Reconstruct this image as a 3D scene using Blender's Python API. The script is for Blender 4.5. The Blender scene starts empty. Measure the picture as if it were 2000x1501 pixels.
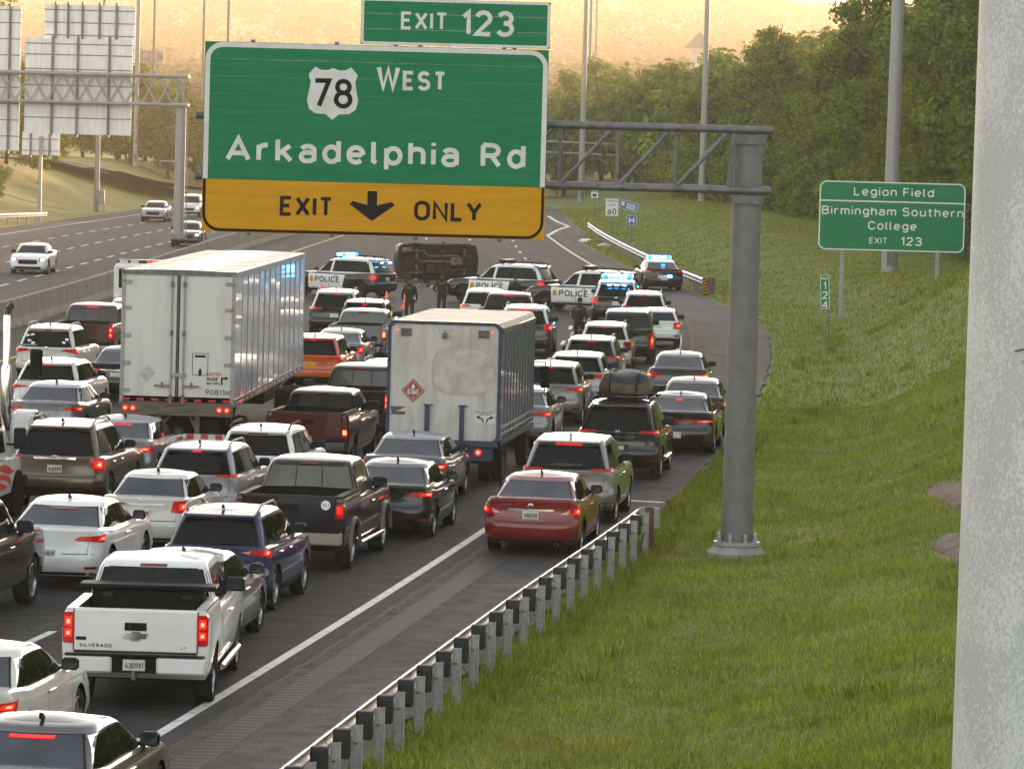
import bpy, bisect, math, random
import numpy as np
from mathutils import Vector, Matrix
R = math.radians
rnd = random.Random(7)
sc = bpy.context.scene

# ------------------------------------------------------------------ camera, world, sun, exposure
CAM_H = 8.2
cd = bpy.data.cameras.new('camera'); cam = bpy.data.objects.new('camera', cd)
sc.collection.objects.link(cam); sc.camera = cam
cd.sensor_width = 36; cd.lens = 162.0; cd.clip_start = 0.5; cd.clip_end = 9000
_p = math.atan(525 / 9000)
cam.matrix_world = (Matrix.Translation((0, 0, CAM_H)) @ Matrix.Rotation(R(90) - _p, 4, 'X') @ Matrix.Rotation(0.0266, 4, 'Z'))

SUN_AZ, SUN_EL = R(14.0), R(4.0)          # azimuth from +Y towards +X
w = bpy.data.worlds.new('World'); sc.world = w; w.use_nodes = True
nt = w.node_tree; nt.nodes.clear()
_o = nt.nodes.new('ShaderNodeOutputWorld'); _b = nt.nodes.new('ShaderNodeBackground'); _s = nt.nodes.new('ShaderNodeTexSky')
_s.sky_type = 'NISHITA'; _s.sun_disc = False; _s.sun_elevation = SUN_EL; _s.sun_rotation = SUN_AZ
_s.altitude = 150; _s.air_density = 1.0; _s.dust_density = 0.8; _s.ozone_density = 1.0
_b.inputs['Strength'].default_value = 0.15
_h = nt.nodes.new('ShaderNodeHueSaturation'); _h.inputs['Saturation'].default_value = 0.45
nt.links.new(_s.outputs[0], _h.inputs['Color']); _w = nt.nodes.new('ShaderNodeMix'); _w.data_type = 'RGBA'; _w.blend_type = 'MULTIPLY'; _w.inputs[0].default_value = 1.0; _w.inputs[7].default_value = (1.03, 0.99, 0.97, 1)
nt.links.new(_h.outputs[0], _w.inputs[6]); nt.links.new(_w.outputs[2], _b.inputs[0]); nt.links.new(_b.outputs[0], _o.inputs[0])
sl = bpy.data.lights.new('sun', 'SUN'); sl.energy = 2.0; sl.angle = R(0.55); sl.color = (1.0, 0.60, 0.31)
so = bpy.data.objects.new('sun', sl); sc.collection.objects.link(so)
_sd = Vector((math.sin(SUN_AZ) * math.cos(SUN_EL), math.cos(SUN_AZ) * math.cos(SUN_EL), math.sin(SUN_EL)))
so.rotation_euler = _sd.to_track_quat('Z', 'Y').to_euler(); so.location = (0, 0, 60)
vs = sc.view_settings; vs.view_transform = 'Standard'; vs.look = 'None'; vs.gamma = 1.0; vs.use_curve_mapping = False
vs.exposure = 2.7
sc.render.engine = 'CYCLES'
cy = sc.cycles
cy.use_denoising = True
try: cy.denoiser = 'OPENIMAGEDENOISE'
except Exception: pass
cy.max_bounces = 4; cy.diffuse_bounces = 2; cy.glossy_bounces = 2; cy.transmission_bounces = 4; cy.transparent_max_bounces = 10
cy.volume_bounces = 0; cy.caustics_reflective = False; cy.caustics_refractive = False
cy.sample_clamp_indirect = 6.0; cy.use_adaptive_sampling = True; cy.adaptive_threshold = 0.015

# ------------------------------------------------------------------ helpers
COL = sc.collection
def prop(o, label=None, cat=None, group=None, kind=None):
    if label: o['label'] = label
    if cat: o['category'] = cat
    if group: o['group'] = group
    if kind: o['kind'] = kind
    return o
def empty(name, loc=(0, 0, 0), rz=0.0, label=None, cat=None, group=None):
    o = bpy.data.objects.new(name, None); o.empty_display_size = 0.2
    COL.objects.link(o); o.location = loc; o.rotation_euler = (0, 0, rz)
    return prop(o, label, cat, group)
def link(name, me, parent=None, loc=None, rot=None, scale=None):
    o = bpy.data.objects.new(name, me); COL.objects.link(o)
    if parent is not None: o.parent = parent
    if loc is not None: o.location = loc
    if rot is not None: o.rotation_euler = rot
    if scale is not None: o.scale = scale
    return o
def copy_tree(o, parent=None):
    c = o.copy(); COL.objects.link(c); c.parent = parent
    for ch in list(o.children): copy_tree(ch, c)
    return c

class MB:
    """collects faces of one mesh"""
    def __init__(s): s.v = []; s.f = []; s.m = []
    def add(s, vs, fs, m=0):
        n = len(s.v); s.v += [tuple(v) for v in vs]
        for f in fs: s.f.append([i + n for i in f]); s.m.append(m)
        return s
    def box(s, c, d, rot=None, m=0, taper=None):
        x, y, z = d[0] / 2, d[1] / 2, d[2] / 2
        vs = [(-x, -y, -z), (x, -y, -z), (x, y, -z), (-x, y, -z), (-x, -y, z), (x, -y, z), (x, y, z), (-x, y, z)]
        if taper:
            vs = [(a * (taper if k > 3 else 1), b * (taper if k > 3 else 1), cc) for k, (a, b, cc) in enumerate(vs)]
        vs = [Vector(v) for v in vs]
        if rot is not None: vs = [rot @ v for v in vs]
        c = Vector(c)
        return s.add([v + c for v in vs], [(0, 3, 2, 1), (4, 5, 6, 7), (0, 1, 5, 4), (1, 2, 6, 5), (2, 3, 7, 6), (3, 0, 4, 7)], m)
    def rbox(s, c, d, b, m=0):
        """box with chamfered edges"""
        c = Vector(c); h = [k / 2 for k in d]; vs = []; idx = {}
        for ax in range(3):
            for sx in (-1, 1):
                for sy in (-1, 1):
                    for sz in (-1, 1):
                        q = [sx * (h[0] - b), sy * (h[1] - b), sz * (h[2] - b)]; sg = (sx, sy, sz)
                        q[ax] = sg[ax] * h[ax]; idx[(ax, sx, sy, sz)] = len(vs); vs.append(c + Vector(q))
        fs = []
        S = (-1, 1)
        for ax in range(3):
            o = [k for k in range(3) if k != ax]
            for sg in S:
                f = []
                for a, bb in ((-1, -1), (1, -1), (1, 1), (-1, 1)):
                    q = [0, 0, 0]; q[ax] = sg; q[o[0]] = a; q[o[1]] = bb; f.append(idx[(ax, *q)])
                fs.append(f)
        for ax in range(3):
            o = [k for k in range(3) if k != ax]
            for a in S:
                for bb in S:
                    f = []
                    for (pl, e) in ((o[0], -1), (o[0], 1), (o[1], 1), (o[1], -1)):
                        q = [0, 0, 0]; q[o[0]] = a; q[o[1]] = bb; q[ax] = e; f.append(idx[(pl, *q)])
                    fs.append(f)
        for a in S:
            for bb in S:
                for cc in S: fs.append([idx[(0, a, bb, cc)], idx[(1, a, bb, cc)], idx[(2, a, bb, cc)]])
        return s.add(vs, fs, m)
    def tube(s, p0, p1, r0, r1=None, n=10, m=0, caps=True):
        p0, p1 = Vector(p0), Vector(p1); r1 = r0 if r1 is None else r1
        d = (p1 - p0).normalized(); a = d.orthogonal().normalized(); b = d.cross(a)
        vs = []
        for p, r in ((p0, r0), (p1, r1)):
            for k in range(n):
                t = 2 * math.pi * k / n; vs.append(p + (a * math.cos(t) + b * math.sin(t)) * r)
        fs = [(k, (k + 1) % n, n + (k + 1) % n, n + k) for k in range(n)]
        if caps: fs += [list(range(n))[::-1], list(range(n, 2 * n))]
        return s.add(vs, fs, m)
    def path(s, pts, r, n=8, m=0):
        for k in range(len(pts) - 1): s.tube(pts[k], pts[k + 1], r, r, n, m)
        return s
    def lathe(s, prof, c=(0, 0, 0), axis='Z', n=24, m=0, ms=None):
        c = Vector(c); vs = []
        for (r, h) in prof:
            for k in range(n):
                t = 2 * math.pi * k / n; x, y = r * math.cos(t), r * math.sin(t)
                vs.append(c + Vector((x, y, h) if axis == 'Z' else (h, x, y) if axis == 'X' else (x, h, y)))
        base = len(s.v); s.v += [tuple(v) for v in vs]
        for j in range(len(prof) - 1):
            for k in range(n):
                s.f.append([base + j * n + k, base + j * n + (k + 1) % n, base + (j + 1) * n + (k + 1) % n, base + (j + 1) * n + k])
                s.m.append(ms[j] if ms else m)
        return s
    def prism(s, pts, y0, y1, m=0, axis='Y'):
        """closed polygon of (x,z) pushed from y0 to y1"""
        n = len(pts)
        mk = (lambda x, z, y: (x, y, z)) if axis == 'Y' else ((lambda x, z, y: (y, x, z)) if axis == 'X' else (lambda x, z, y: (x, z, y)))
        vs = [mk(x, z, y0) for x, z in pts] + [mk(x, z, y1) for x, z in pts]
        fs = [list(range(n))[::-1], list(range(n, 2 * n))] + [(k, (k + 1) % n, n + (k + 1) % n, n + k) for k in range(n)]
        return s.add(vs, fs, m)
    def grid(s, P, m=0, flip=False):
        """P[i][j] of points"""
        ni, nj = len(P), len(P[0]); vs = [p for row in P for p in row]; fs = []
        for i in range(ni - 1):
            for j in range(nj - 1):
                f = (i * nj + j, i * nj + j + 1, (i + 1) * nj + j + 1, (i + 1) * nj + j)
                fs.append(f[::-1] if flip else f)
        return s.add(vs, fs, m)
    def mesh(s, name, mats, smooth=None):
        me = bpy.data.meshes.new(name); me.from_pydata(s.v, [], s.f)
        mats = mats if isinstance(mats, (list, tuple)) else [mats]
        for q in mats: me.materials.append(q)
        if len(mats) > 1: me.polygons.foreach_set('material_index', s.m)
        if smooth:
            me.polygons.foreach_set('use_smooth', [True] * len(me.polygons))
            me.update(); me.set_sharp_from_angle(angle=R(smooth))
        me.update(); return me
    def build(s, name, mats, parent=None, smooth=None, loc=None, rot=None):
        return link(name, s.mesh(name, mats, smooth), parent, loc, rot)

def spline(pts):
    """natural cubic spline through (Y, X) points"""
    x = np.array([p[0] for p in pts], float); y = np.array([p[1] for p in pts], float); n = len(x)
    h = np.diff(x); A = np.eye(n); b = np.zeros(n)
    for i in range(1, n - 1):
        A[i, i - 1], A[i, i], A[i, i + 1] = h[i - 1], 2 * (h[i - 1] + h[i]), h[i]
        b[i] = 6 * ((y[i + 1] - y[i]) / h[i] - (y[i] - y[i - 1]) / h[i - 1])
    M = np.linalg.solve(A, b)
    x, y, M = [float(q) for q in x], [float(q) for q in y], [float(q) for q in M]
    def f(t):
        if t < x[0]: return y[0] + (t - x[0]) * (f(x[0] + 1) - y[0])
        i = min(max(bisect.bisect_left(x, t) - 1, 0), n - 2); d = x[i + 1] - x[i]; a, c = (x[i + 1] - t), (t - x[i])
        return (M[i] * a ** 3 + M[i + 1] * c ** 3) / (6 * d) + (y[i] / d - M[i] * d / 6) * a + (y[i + 1] / d - M[i + 1] * d / 6) * c
    return f
def sstep(a, b, x):
    t = min(max((x - a) / (b - a), 0.0), 1.0); return t * t * (3 - 2 * t)
# ------------------------------------------------------------------ materials
def _nodes(name):
    m = bpy.data.materials.new(name); m.use_nodes = True
    return m, m.node_tree, m.node_tree.nodes['Principled BSDF']
def _rgb(c): return (c[0], c[1], c[2], 1.0)
def _noise(t, scale, detail=4, coord='Object', dist=0.0, vec=None):
    n = t.nodes.new('ShaderNodeTexNoise'); n.inputs['Scale'].default_value = scale; n.inputs['Detail'].default_value = detail
    n.inputs['Distortion'].default_value = dist
    if vec is None:
        c = t.nodes.new('ShaderNodeTexCoord'); t.links.new(c.outputs[coord], n.inputs['Vector'])
    else: t.links.new(vec, n.inputs['Vector'])
    return n
def _ramp(t, fac, p0, p1, c0=(0, 0, 0), c1=(1, 1, 1)):
    r = t.nodes.new('ShaderNodeValToRGB'); r.color_ramp.elements[0].position = p0; r.color_ramp.elements[1].position = p1
    r.color_ramp.elements[0].color = _rgb(c0); r.color_ramp.elements[1].color = _rgb(c1)
    t.links.new(fac, r.inputs[0]); return r
def _mix(t, fac, a, b, mode='MIX'):
    n = t.nodes.new('ShaderNodeMix'); n.data_type = 'RGBA'; n.blend_type = mode
    for k, v in ((0, fac), (6, a), (7, b)):
        if hasattr(v, 'links') or hasattr(v, 'is_linked'): t.links.new(v, n.inputs[k])
        else: n.inputs[k].default_value = v if k == 0 else _rgb(v)
    return n.outputs[2]
def _bump(t, p, h, strength, dist=0.02):
    b = t.nodes.new('ShaderNodeBump'); b.inputs['Strength'].default_value = strength; b.inputs['Distance'].default_value = dist
    t.links.new(h, b.inputs['Height']); t.links.new(b.outputs[0], p.inputs['Normal']); return b
def simple(name, c, rough=0.5, metal=0.0, c2=None, scale=3.0, lo=0.4, hi=0.65, bump=0.0, bscale=20.0, coat=0.0, spec=0.5, detail=5):
    m, t, p = _nodes(name)
    p.inputs['Base Color'].default_value = _rgb(c); p.inputs['Roughness'].default_value = rough; p.inputs['Metallic'].default_value = metal
    p.inputs['Coat Weight'].default_value = coat; p.inputs['Coat Roughness'].default_value = 0.06; p.inputs['Specular IOR Level'].default_value = spec
    if c2 is not None:
        n = _noise(t, scale, detail); r = _ramp(t, n.outputs['Fac'], lo, hi, c, c2); t.links.new(r.outputs[0], p.inputs['Base Color'])
    if bump: _bump(t, p, _noise(t, bscale, 4).outputs['Fac'], bump)
    return m
def emit(name, c, strength, base=None, rough=0.25):
    m, t, p = _nodes(name); p.inputs['Base Color'].default_value = _rgb(base or c); p.inputs['Roughness'].default_value = rough
    p.inputs['Emission Color'].default_value = _rgb(c); p.inputs['Emission Strength'].default_value = strength; return m
_paints = {}
def paint(c, metal=0.0, rough=0.42):
    k = (tuple(c), metal)
    if k in _paints: return _paints[k]
    m, t, p = _nodes('car_paint'); p.inputs['Metallic'].default_value = metal; p.inputs['Coat Weight'].default_value = 1.0
    p.inputs['Coat Roughness'].default_value = 0.035; p.inputs['Roughness'].default_value = rough; p.inputs['Specular IOR Level'].default_value = 0.12 if metal < 0.3 else 0.5
    # road film and dried splashes
    n = _noise(t, 2.4, 8); mu2 = t.nodes.new('ShaderNodeMapRange'); mu2.inputs['From Min'].default_value = 0.45; mu2.inputs['From Max'].default_value = 0.8
    mu2.inputs['To Max'].default_value = 0.16; t.links.new(n.outputs['Fac'], mu2.inputs[0])
    t.links.new(_mix(t, mu2.outputs[0], c, (0.16, 0.145, 0.125)), p.inputs['Base Color'])
    n2 = _noise(t, 5.0, 6); mr2 = t.nodes.new('ShaderNodeMapRange'); mr2.inputs['To Min'].default_value = 0.02; mr2.inputs['To Max'].default_value = 0.14
    t.links.new(n2.outputs['Fac'], mr2.inputs[0]); t.links.new(mr2.outputs[0], p.inputs['Coat Roughness'])
    _paints[k] = m; return m

M = {}
M['glass'] = simple('tinted_glass', (0.003, 0.0035, 0.004), 0.04, c2=(0.007, 0.007, 0.0075), scale=1.6, spec=0.2)
M['glass_clear'] = simple('window_glass', (0.012, 0.017, 0.024), 0.05, c2=(0.030, 0.038, 0.048), scale=1.3, spec=0.4)
M['black'] = simple('black_plastic', (0.007, 0.007, 0.007), 0.55, c2=(0.013, 0.0125, 0.012), scale=9, spec=0.1)
M['seam'] = simple('panel_gap', (0.006, 0.006, 0.006), 0.8)
M['post_grey'] = simple('painted_steel_post', (0.15, 0.148, 0.145), 0.5, 0.2, c2=(0.125, 0.122, 0.12), scale=3)
M['rubber'] = simple('tyre_rubber', (0.009, 0.009, 0.009), 0.85, c2=(0.02, 0.019, 0.018), scale=7, spec=0.15)
M['alloy'] = simple('alloy', (0.36, 0.36, 0.37), 0.32, 0.9, c2=(0.2, 0.19, 0.18), scale=8)
M['alloy_dark'] = simple('dark_alloy', (0.03, 0.03, 0.032), 0.35, 0.7)
M['chrome'] = simple('chrome', (0.75, 0.75, 0.76), 0.12, 1.0)
M['under'] = simple('underbody', (0.004, 0.004, 0.004), 0.9, spec=0.1)
M['lens'] = emit('tail_lens', (1.0, 0.012, 0.008), 0.035, (0.16, 0.005, 0.005), 0.12)
M['lens_off'] = simple('dim_tail_lens', (0.16, 0.008, 0.008), 0.12, coat=1.0)
M['lens_clear'] = simple('clear_lens', (0.45, 0.33, 0.32), 0.1, coat=1.0)
M['brake'] = emit('brake_light', (1.0, 0.010, 0.008), 0.30, (0.5, 0.01, 0.01))
M['brake_high'] = emit('high_brake_light', (1.0, 0.012, 0.008), 0.14, (0.30, 0.01, 0.01))
M['brake_hot'] = emit('brake_bulb', (1.0, 0.09, 0.04), 1.25, (0.6, 0.05, 0.02))
M['amber'] = emit('turn_light', (1.0, 0.30, 0.02), 1.6, (0.6, 0.2, 0.02))
M['headlight'] = emit('headlight_glow', (1.0, 0.86, 0.66), 2.0, (0.8, 0.8, 0.8))
M['blue_light'] = emit('blue_strobe', (0.0, 0.13, 1.0), 9.0, (0.05, 0.2, 0.8))
M['blue_hot'] = emit('blue_strobe_core', (0.03, 0.40, 1.0), 20.0, (0.2, 0.5, 1.0))
M['blue_dim'] = emit('blue_lamp_housing', (0.01, 0.10, 0.95), 3.0, (0.02, 0.06, 0.3))
M['plate'] = simple('licence_plate', (0.62, 0.60, 0.52), 0.5, c2=(0.45, 0.46, 0.42), scale=12)
M['plate_ink'] = simple('plate_ink', (0.03, 0.03, 0.05), 0.6)
M['galv'] = simple('galvanised_steel', (0.33, 0.325, 0.31), 0.5, 0.1, c2=(0.24, 0.238, 0.23), scale=14, bump=0.04, bscale=60)
M['galv_dark'] = simple('weathered_steel', (0.16, 0.16, 0.16), 0.5, 0.3, c2=(0.10, 0.10, 0.10), scale=5)
M['rail'] = simple('guardrail_steel', (0.42, 0.415, 0.40), 0.38, 0.6, c2=(0.28, 0.27, 0.26), scale=6)
M['rust'] = simple('rusty_steel', (0.13, 0.06, 0.03), 0.75, 0.2, c2=(0.06, 0.045, 0.04), scale=10, bump=0.2, bscale=50)
M['wood'] = simple('weathered_wood', (0.17, 0.12, 0.08), 0.85, c2=(0.09, 0.06, 0.04), scale=8)
M['blockout'] = simple('black_blockout', (0.018, 0.018, 0.018), 0.7)
M['concrete'] = simple('concrete', (0.30, 0.275, 0.245), 0.9, c2=(0.20, 0.18, 0.155), scale=2.5, bump=0.15, bscale=30)
M['white_paint'] = simple('white_lettering', (0.76, 0.76, 0.74), 0.55)
M['grey_white'] = simple('sign_white', (0.60, 0.595, 0.58), 0.45, c2=(0.52, 0.51, 0.49), scale=3)
M['ink'] = simple('black_lettering', (0.008, 0.008, 0.008), 0.55, spec=0.15)
M['red_ink'] = simple('red_lettering', (0.5, 0.03, 0.02), 0.55)
M['road_white'] = simple('road_paint', (0.62, 0.61, 0.57), 0.75, c2=(0.30, 0.29, 0.27), scale=3.5, lo=0.5, hi=0.72, detail=9)
M['road_yellow'] = simple('yellow_road_paint', (0.55, 0.36, 0.06), 0.75, c2=(0.3, 0.2, 0.05), scale=3.0, lo=0.5, hi=0.75)
M['orange'] = emit('cone_orange_glow', (1.0, 0.12, 0.02), 0.06, (0.75, 0.09, 0.02), 0.5)  # cones get a faint glow in the material, without any lamp
M['skin'] = simple('skin', (0.20, 0.10, 0.065), 0.55)
M['uniform'] = simple('dark_uniform', (0.008, 0.009, 0.012), 0.85, c2=(0.014, 0.015, 0.018), scale=8)
M['leather'] = simple('boot_leather', (0.01, 0.01, 0.01), 0.4)

def stretched(name, c, c2, rough, vecscale, scale, bump=0.0, metal=0.0, lo=0.35, hi=0.7, coat=0.0, spec=0.5):
    """noise stretched along one axis: streaks, wood grain, rain stains"""
    m, t, p = _nodes(name); p.inputs['Roughness'].default_value = rough; p.inputs['Metallic'].default_value = metal; p.inputs['Coat Weight'].default_value = coat; p.inputs['Specular IOR Level'].default_value = spec
    tc = t.nodes.new('ShaderNodeTexCoord'); mp = t.nodes.new('ShaderNodeMapping'); mp.inputs['Scale'].default_value = vecscale
    t.links.new(tc.outputs['Object'], mp.inputs[0]); n = _noise(t, scale, 6, vec=mp.outputs[0])
    r = _ramp(t, n.outputs['Fac'], lo, hi, c, c2); t.links.new(r.outputs[0], p.inputs['Base Color'])
    if bump: _bump(t, p, n.outputs['Fac'], bump, 0.01)
    return m
M['sign_green'] = stretched('sign_green', (0.006, 0.150, 0.062), (0.010, 0.185, 0.082), 0.42, (0.5, 0.5, 9), 1.2, spec=0.12)
M['sign_green_light'] = stretched('sign_green_sheeting', (0.010, 0.19, 0.075), (0.014, 0.22, 0.092), 0.42, (0.6, 0.6, 5), 1.0, spec=0.12)
M['sign_yellow'] = stretched('sign_yellow', (0.56, 0.275, 0.008), (0.48, 0.225, 0.006), 0.42, (0.6, 0.6, 7), 1.3, spec=0.12)
M['sign_blue'] = simple('sign_blue', (0.03, 0.10, 0.38), 0.45)
M['sign_back'] = stretched('sign_back', (0.82, 0.81, 0.80), (0.66, 0.64, 0.62), 0.5, (3, 3, 0.35), 2.0)
M['barrier'] = stretched('barrier_concrete', (0.20, 0.175, 0.145), (0.11, 0.095, 0.08), 0.92, (1.2, 1.2, 0.35), 2.0, bump=0.15)
M['trailer_white'] = stretched('trailer_door_white', (0.60, 0.58, 0.555), (0.44, 0.42, 0.395), 0.35, (2, 2, 0.3), 1.6, lo=0.45, hi=0.85)
M['trailer_side'] = stretched('sky_tinted_trailer_sheet', (0.56, 0.58, 0.66), (0.44, 0.46, 0.54), 0.22, (3, 3, 0.2), 1.5, metal=0.0, coat=0.4)  # reflected sky is painted in as a pale blue base colour
M['trailer_roof'] = stretched('trailer_roof', (0.60, 0.55, 0.47), (0.50, 0.44, 0.36), 0.45, (6, 0.3, 1), 3.0)
M['truck_white'] = stretched('dirty_white_panel', (0.52, 0.495, 0.46), (0.30, 0.275, 0.245), 0.55, (2.2, 2.2, 0.5), 1.7, lo=0.42, hi=0.80)
M['truck_blue'] = simple('truck_blue', (0.012, 0.022, 0.075), 0.4, c2=(0.02, 0.03, 0.07), scale=4, coat=0.4)
M['timber'] = stretched('weathered_timber', (0.16, 0.13, 0.10), (0.07, 0.06, 0.05), 0.9, (0.6, 6, 6), 3.0)
M['sticker_grey'] = simple('faded_sticker', (0.50, 0.48, 0.46), 0.6, c2=(0.34, 0.32, 0.30), scale=10)

def road_mat(name, c, c2, tint, spec_scale, cracks=True):
    m, t, p = _nodes(name); p.inputs['Roughness'].default_value = 0.85; p.inputs['Specular IOR Level'].default_value = 0.08
    uv = t.nodes.new('ShaderNodeUVMap'); uv.uv_map = 'lane'
    mp = t.nodes.new('ShaderNodeMapping'); mp.inputs['Scale'].default_value = (1.0, 0.02, 1); t.links.new(uv.outputs[0], mp.inputs[0])
    st = _noise(t, 1.1, 5, vec=mp.outputs[0])                       # tyre tracks along the lane
    big = _noise(t, 0.09, 5); fine = _noise(t, spec_scale, 3); mid = _noise(t, 2.0, 6)
    a = _mix(t, _ramp(t, st.outputs['Fac'], 0.35, 0.7).outputs[0], c, c2)
    a = _mix(t, _ramp(t, big.outputs['Fac'], 0.42, 0.7).outputs[0], a, tint)
    a = _mix(t, 0.55, a, _ramp(t, fine.outputs['Fac'], 0.3, 0.72, (0.2, 0.2, 0.2), (1.9, 1.88, 1.84)).outputs[0], 'MULTIPLY')
    a = _mix(t, 0.75, a, _ramp(t, mid.outputs['Fac'], 0.3, 0.7, (0.5, 0.5, 0.5), (1.4, 1.4, 1.4)).outputs[0], 'MULTIPLY')
    oil = _noise(t, 0.7, 7, dist=0.4); a = _mix(t, _ramp(t, oil.outputs['Fac'], 0.60, 0.70, (0, 0, 0), (0.6, 0.6, 0.6)).outputs[0], a, (0.014, 0.013, 0.013))
    if cracks:
        vo = t.nodes.new('ShaderNodeTexVoronoi'); vo.feature = 'DISTANCE_TO_EDGE'; vo.inputs['Scale'].default_value = 0.22
        tc = t.nodes.new('ShaderNodeTexCoord'); wn = _noise(t, 1.2, 5)
        ad = t.nodes.new('ShaderNodeVectorMath'); ad.operation = 'MULTIPLY_ADD'; t.links.new(wn.outputs['Color'], ad.inputs[0]); ad.inputs[1].default_value = (1.6, 1.6, 0); t.links.new(tc.outputs['Object'], ad.inputs[2])
        t.links.new(ad.outputs[0], vo.inputs['Vector'])
        cr = _ramp(t, vo.outputs['Distance'], 0.0, 0.007, (1, 1, 1), (0, 0, 0))
        gate = _ramp(t, _noise(t, 0.12, 2).outputs['Fac'], 0.42, 0.52)
        mm = t.nodes.new('ShaderNodeMath'); mm.operation = 'MULTIPLY'; t.links.new(cr.outputs[0], mm.inputs[0]); t.links.new(gate.outputs[0], mm.inputs[1])
        a = _mix(t, mm.outputs[0], a, (0.018, 0.017, 0.016))
    t.links.new(a, p.inputs['Base Color'])
    _bump(t, p, fine.outputs['Fac'], 0.35, 0.006)
    return m
M['asphalt'] = road_mat('lane_asphalt', (0.029, 0.029, 0.030), (0.062, 0.062, 0.063), (0.040, 0.040, 0.041), 30)
M['shoulder'] = road_mat('shoulder_asphalt', (0.056, 0.053, 0.054), (0.105, 0.099, 0.099), (0.044, 0.042, 0.043), 20)
M['asphalt_far'] = road_mat('opposite_asphalt', (0.052, 0.050, 0.050), (0.074, 0.071, 0.070), (0.062, 0.060, 0.059), 20)

def grass_mat(name, a, b, dry, drycut=(0.52, 0.68)):
    m, t, p = _nodes(name); p.inputs['Roughness'].default_value = 0.85; p.inputs['Specular IOR Level'].default_value = 0.2
    n1 = _noise(t, 0.5, 6); n2 = _noise(t, 9, 5); n3 = _noise(t, 0.13, 5, dist=0.6)
    c = _mix(t, _ramp(t, n1.outputs['Fac'], 0.35, 0.65).outputs[0], a, b)
    c = _mix(t, _ramp(t, n3.outputs['Fac'], *drycut).outputs[0], c, dry)
    c = _mix(t, 0.7, c, _ramp(t, n2.outputs['Fac'], 0.3, 0.7, (0.45, 0.45, 0.45), (1.5, 1.5, 1.4)).outputs[0], 'MULTIPLY')
    t.links.new(c, p.inputs['Base Color']); _bump(t, p, n2.outputs['Fac'], 0.8, 0.08); return m
M['ground'] = grass_mat('grass_ground', (0.100, 0.135, 0.028), (0.140, 0.175, 0.040), (0.165, 0.165, 0.055))
M['golden_ground'] = grass_mat('golden_lit_dry_grass', (0.20, 0.19, 0.055), (0.14, 0.18, 0.045), (0.27, 0.20, 0.06), (0.45, 0.65))  # dry grass tones with the golden sunlight mixed in
M['dirt'] = simple('bare_dirt', (0.13, 0.085, 0.058), 0.95, c2=(0.055, 0.036, 0.026), scale=3.5, bump=0.6, bscale=9, detail=8)

def leaf_mat(name, a, b, trans=0.35):
    """leaf colour varies from leaf to leaf and from tree to tree"""
    m = bpy.data.materials.new(name); m.use_nodes = True; t = m.node_tree; t.nodes.clear()
    o = t.nodes.new('ShaderNodeOutputMaterial'); d = t.nodes.new('ShaderNodeBsdfDiffuse'); tr = t.nodes.new('ShaderNodeBsdfTranslucent'); mx = t.nodes.new('ShaderNodeMixShader')
    g = t.nodes.new('ShaderNodeNewGeometry'); oi = t.nodes.new('ShaderNodeObjectInfo')
    r = _ramp(t, g.outputs['Random Per Island'], 0.0, 1.0, a, b)
    mr = t.nodes.new('ShaderNodeMapRange'); mr.inputs['To Min'].default_value = 0.72; mr.inputs['To Max'].default_value = 1.25; t.links.new(oi.outputs['Random'], mr.inputs[0])
    vm = t.nodes.new('ShaderNodeVectorMath'); vm.operation = 'SCALE'; t.links.new(r.outputs[0], vm.inputs[0]); t.links.new(mr.outputs[0], vm.inputs['Scale'])
    t.links.new(vm.outputs[0], d.inputs[0])
    tc = _mix(t, 1.0, vm.outputs[0], (1.5, 1.35, 0.45), 'MULTIPLY'); t.links.new(tc, tr.inputs[0])
    mx.inputs[0].default_value = trans; t.links.new(d.outputs[0], mx.inputs[1]); t.links.new(tr.outputs[0], mx.inputs[2]); t.links.new(mx.outputs[0], o.inputs[0]); return m
M['leaf'] = leaf_mat('leaf_green', (0.072, 0.112, 0.022), (0.235, 0.290, 0.060))
M['leaf_dark'] = leaf_mat('leaf_dark_green', (0.052, 0.088, 0.020), (0.180, 0.240, 0.052))
M['leaf_light'] = leaf_mat('leaf_yellow_green', (0.10, 0.14, 0.022), (0.24, 0.28, 0.052), 0.4)
M['blade'] = leaf_mat('grass_blade', (0.092, 0.138, 0.022), (0.290, 0.345, 0.078), 0.3)
_t = M['blade'].node_tree; _vm = [n for n in _t.nodes if n.type == 'VECT_MATH'][0]; _n1 = _noise(_t, 0.55, 5, dist=0.5); _n2 = _noise(_t, 0.16, 4)
_c = _mix(_t, 1.0, _vm.outputs[0], _ramp(_t, _n1.outputs['Fac'], 0.32, 0.68, (0.76, 0.80, 0.74), (1.22, 1.18, 1.12)).outputs[0], 'MULTIPLY')
_c = _mix(_t, _ramp(_t, _n2.outputs['Fac'], 0.56, 0.70, (0, 0, 0), (0.45, 0.45, 0.45)).outputs[0], _c, (0.22, 0.20, 0.075))
for _l in list(_vm.outputs[0].links):
    if _l.to_node.type in ('BSDF_DIFFUSE',) or (_l.to_node.type == 'MIX' and _l.to_socket.name == 'A' and _l.to_node.blend_type == 'MULTIPLY' and _l.to_node.outputs[2].links and _l.to_node.outputs[2].links[0].to_node.type == 'BSDF_TRANSLUCENT'): _t.links.new(_c, _l.to_socket)
M['clover'] = simple('clover_flower', (0.5, 0.5, 0.42), 0.8)
M['leaf_far'] = leaf_mat('distant_leaf', (0.045, 0.058, 0.020), (0.085, 0.095, 0.034), 0.12)
M['bark'] = simple('bark', (0.07, 0.052, 0.038), 0.95, c2=(0.035, 0.026, 0.02), scale=6, bump=0.5, bscale=14)
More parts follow.
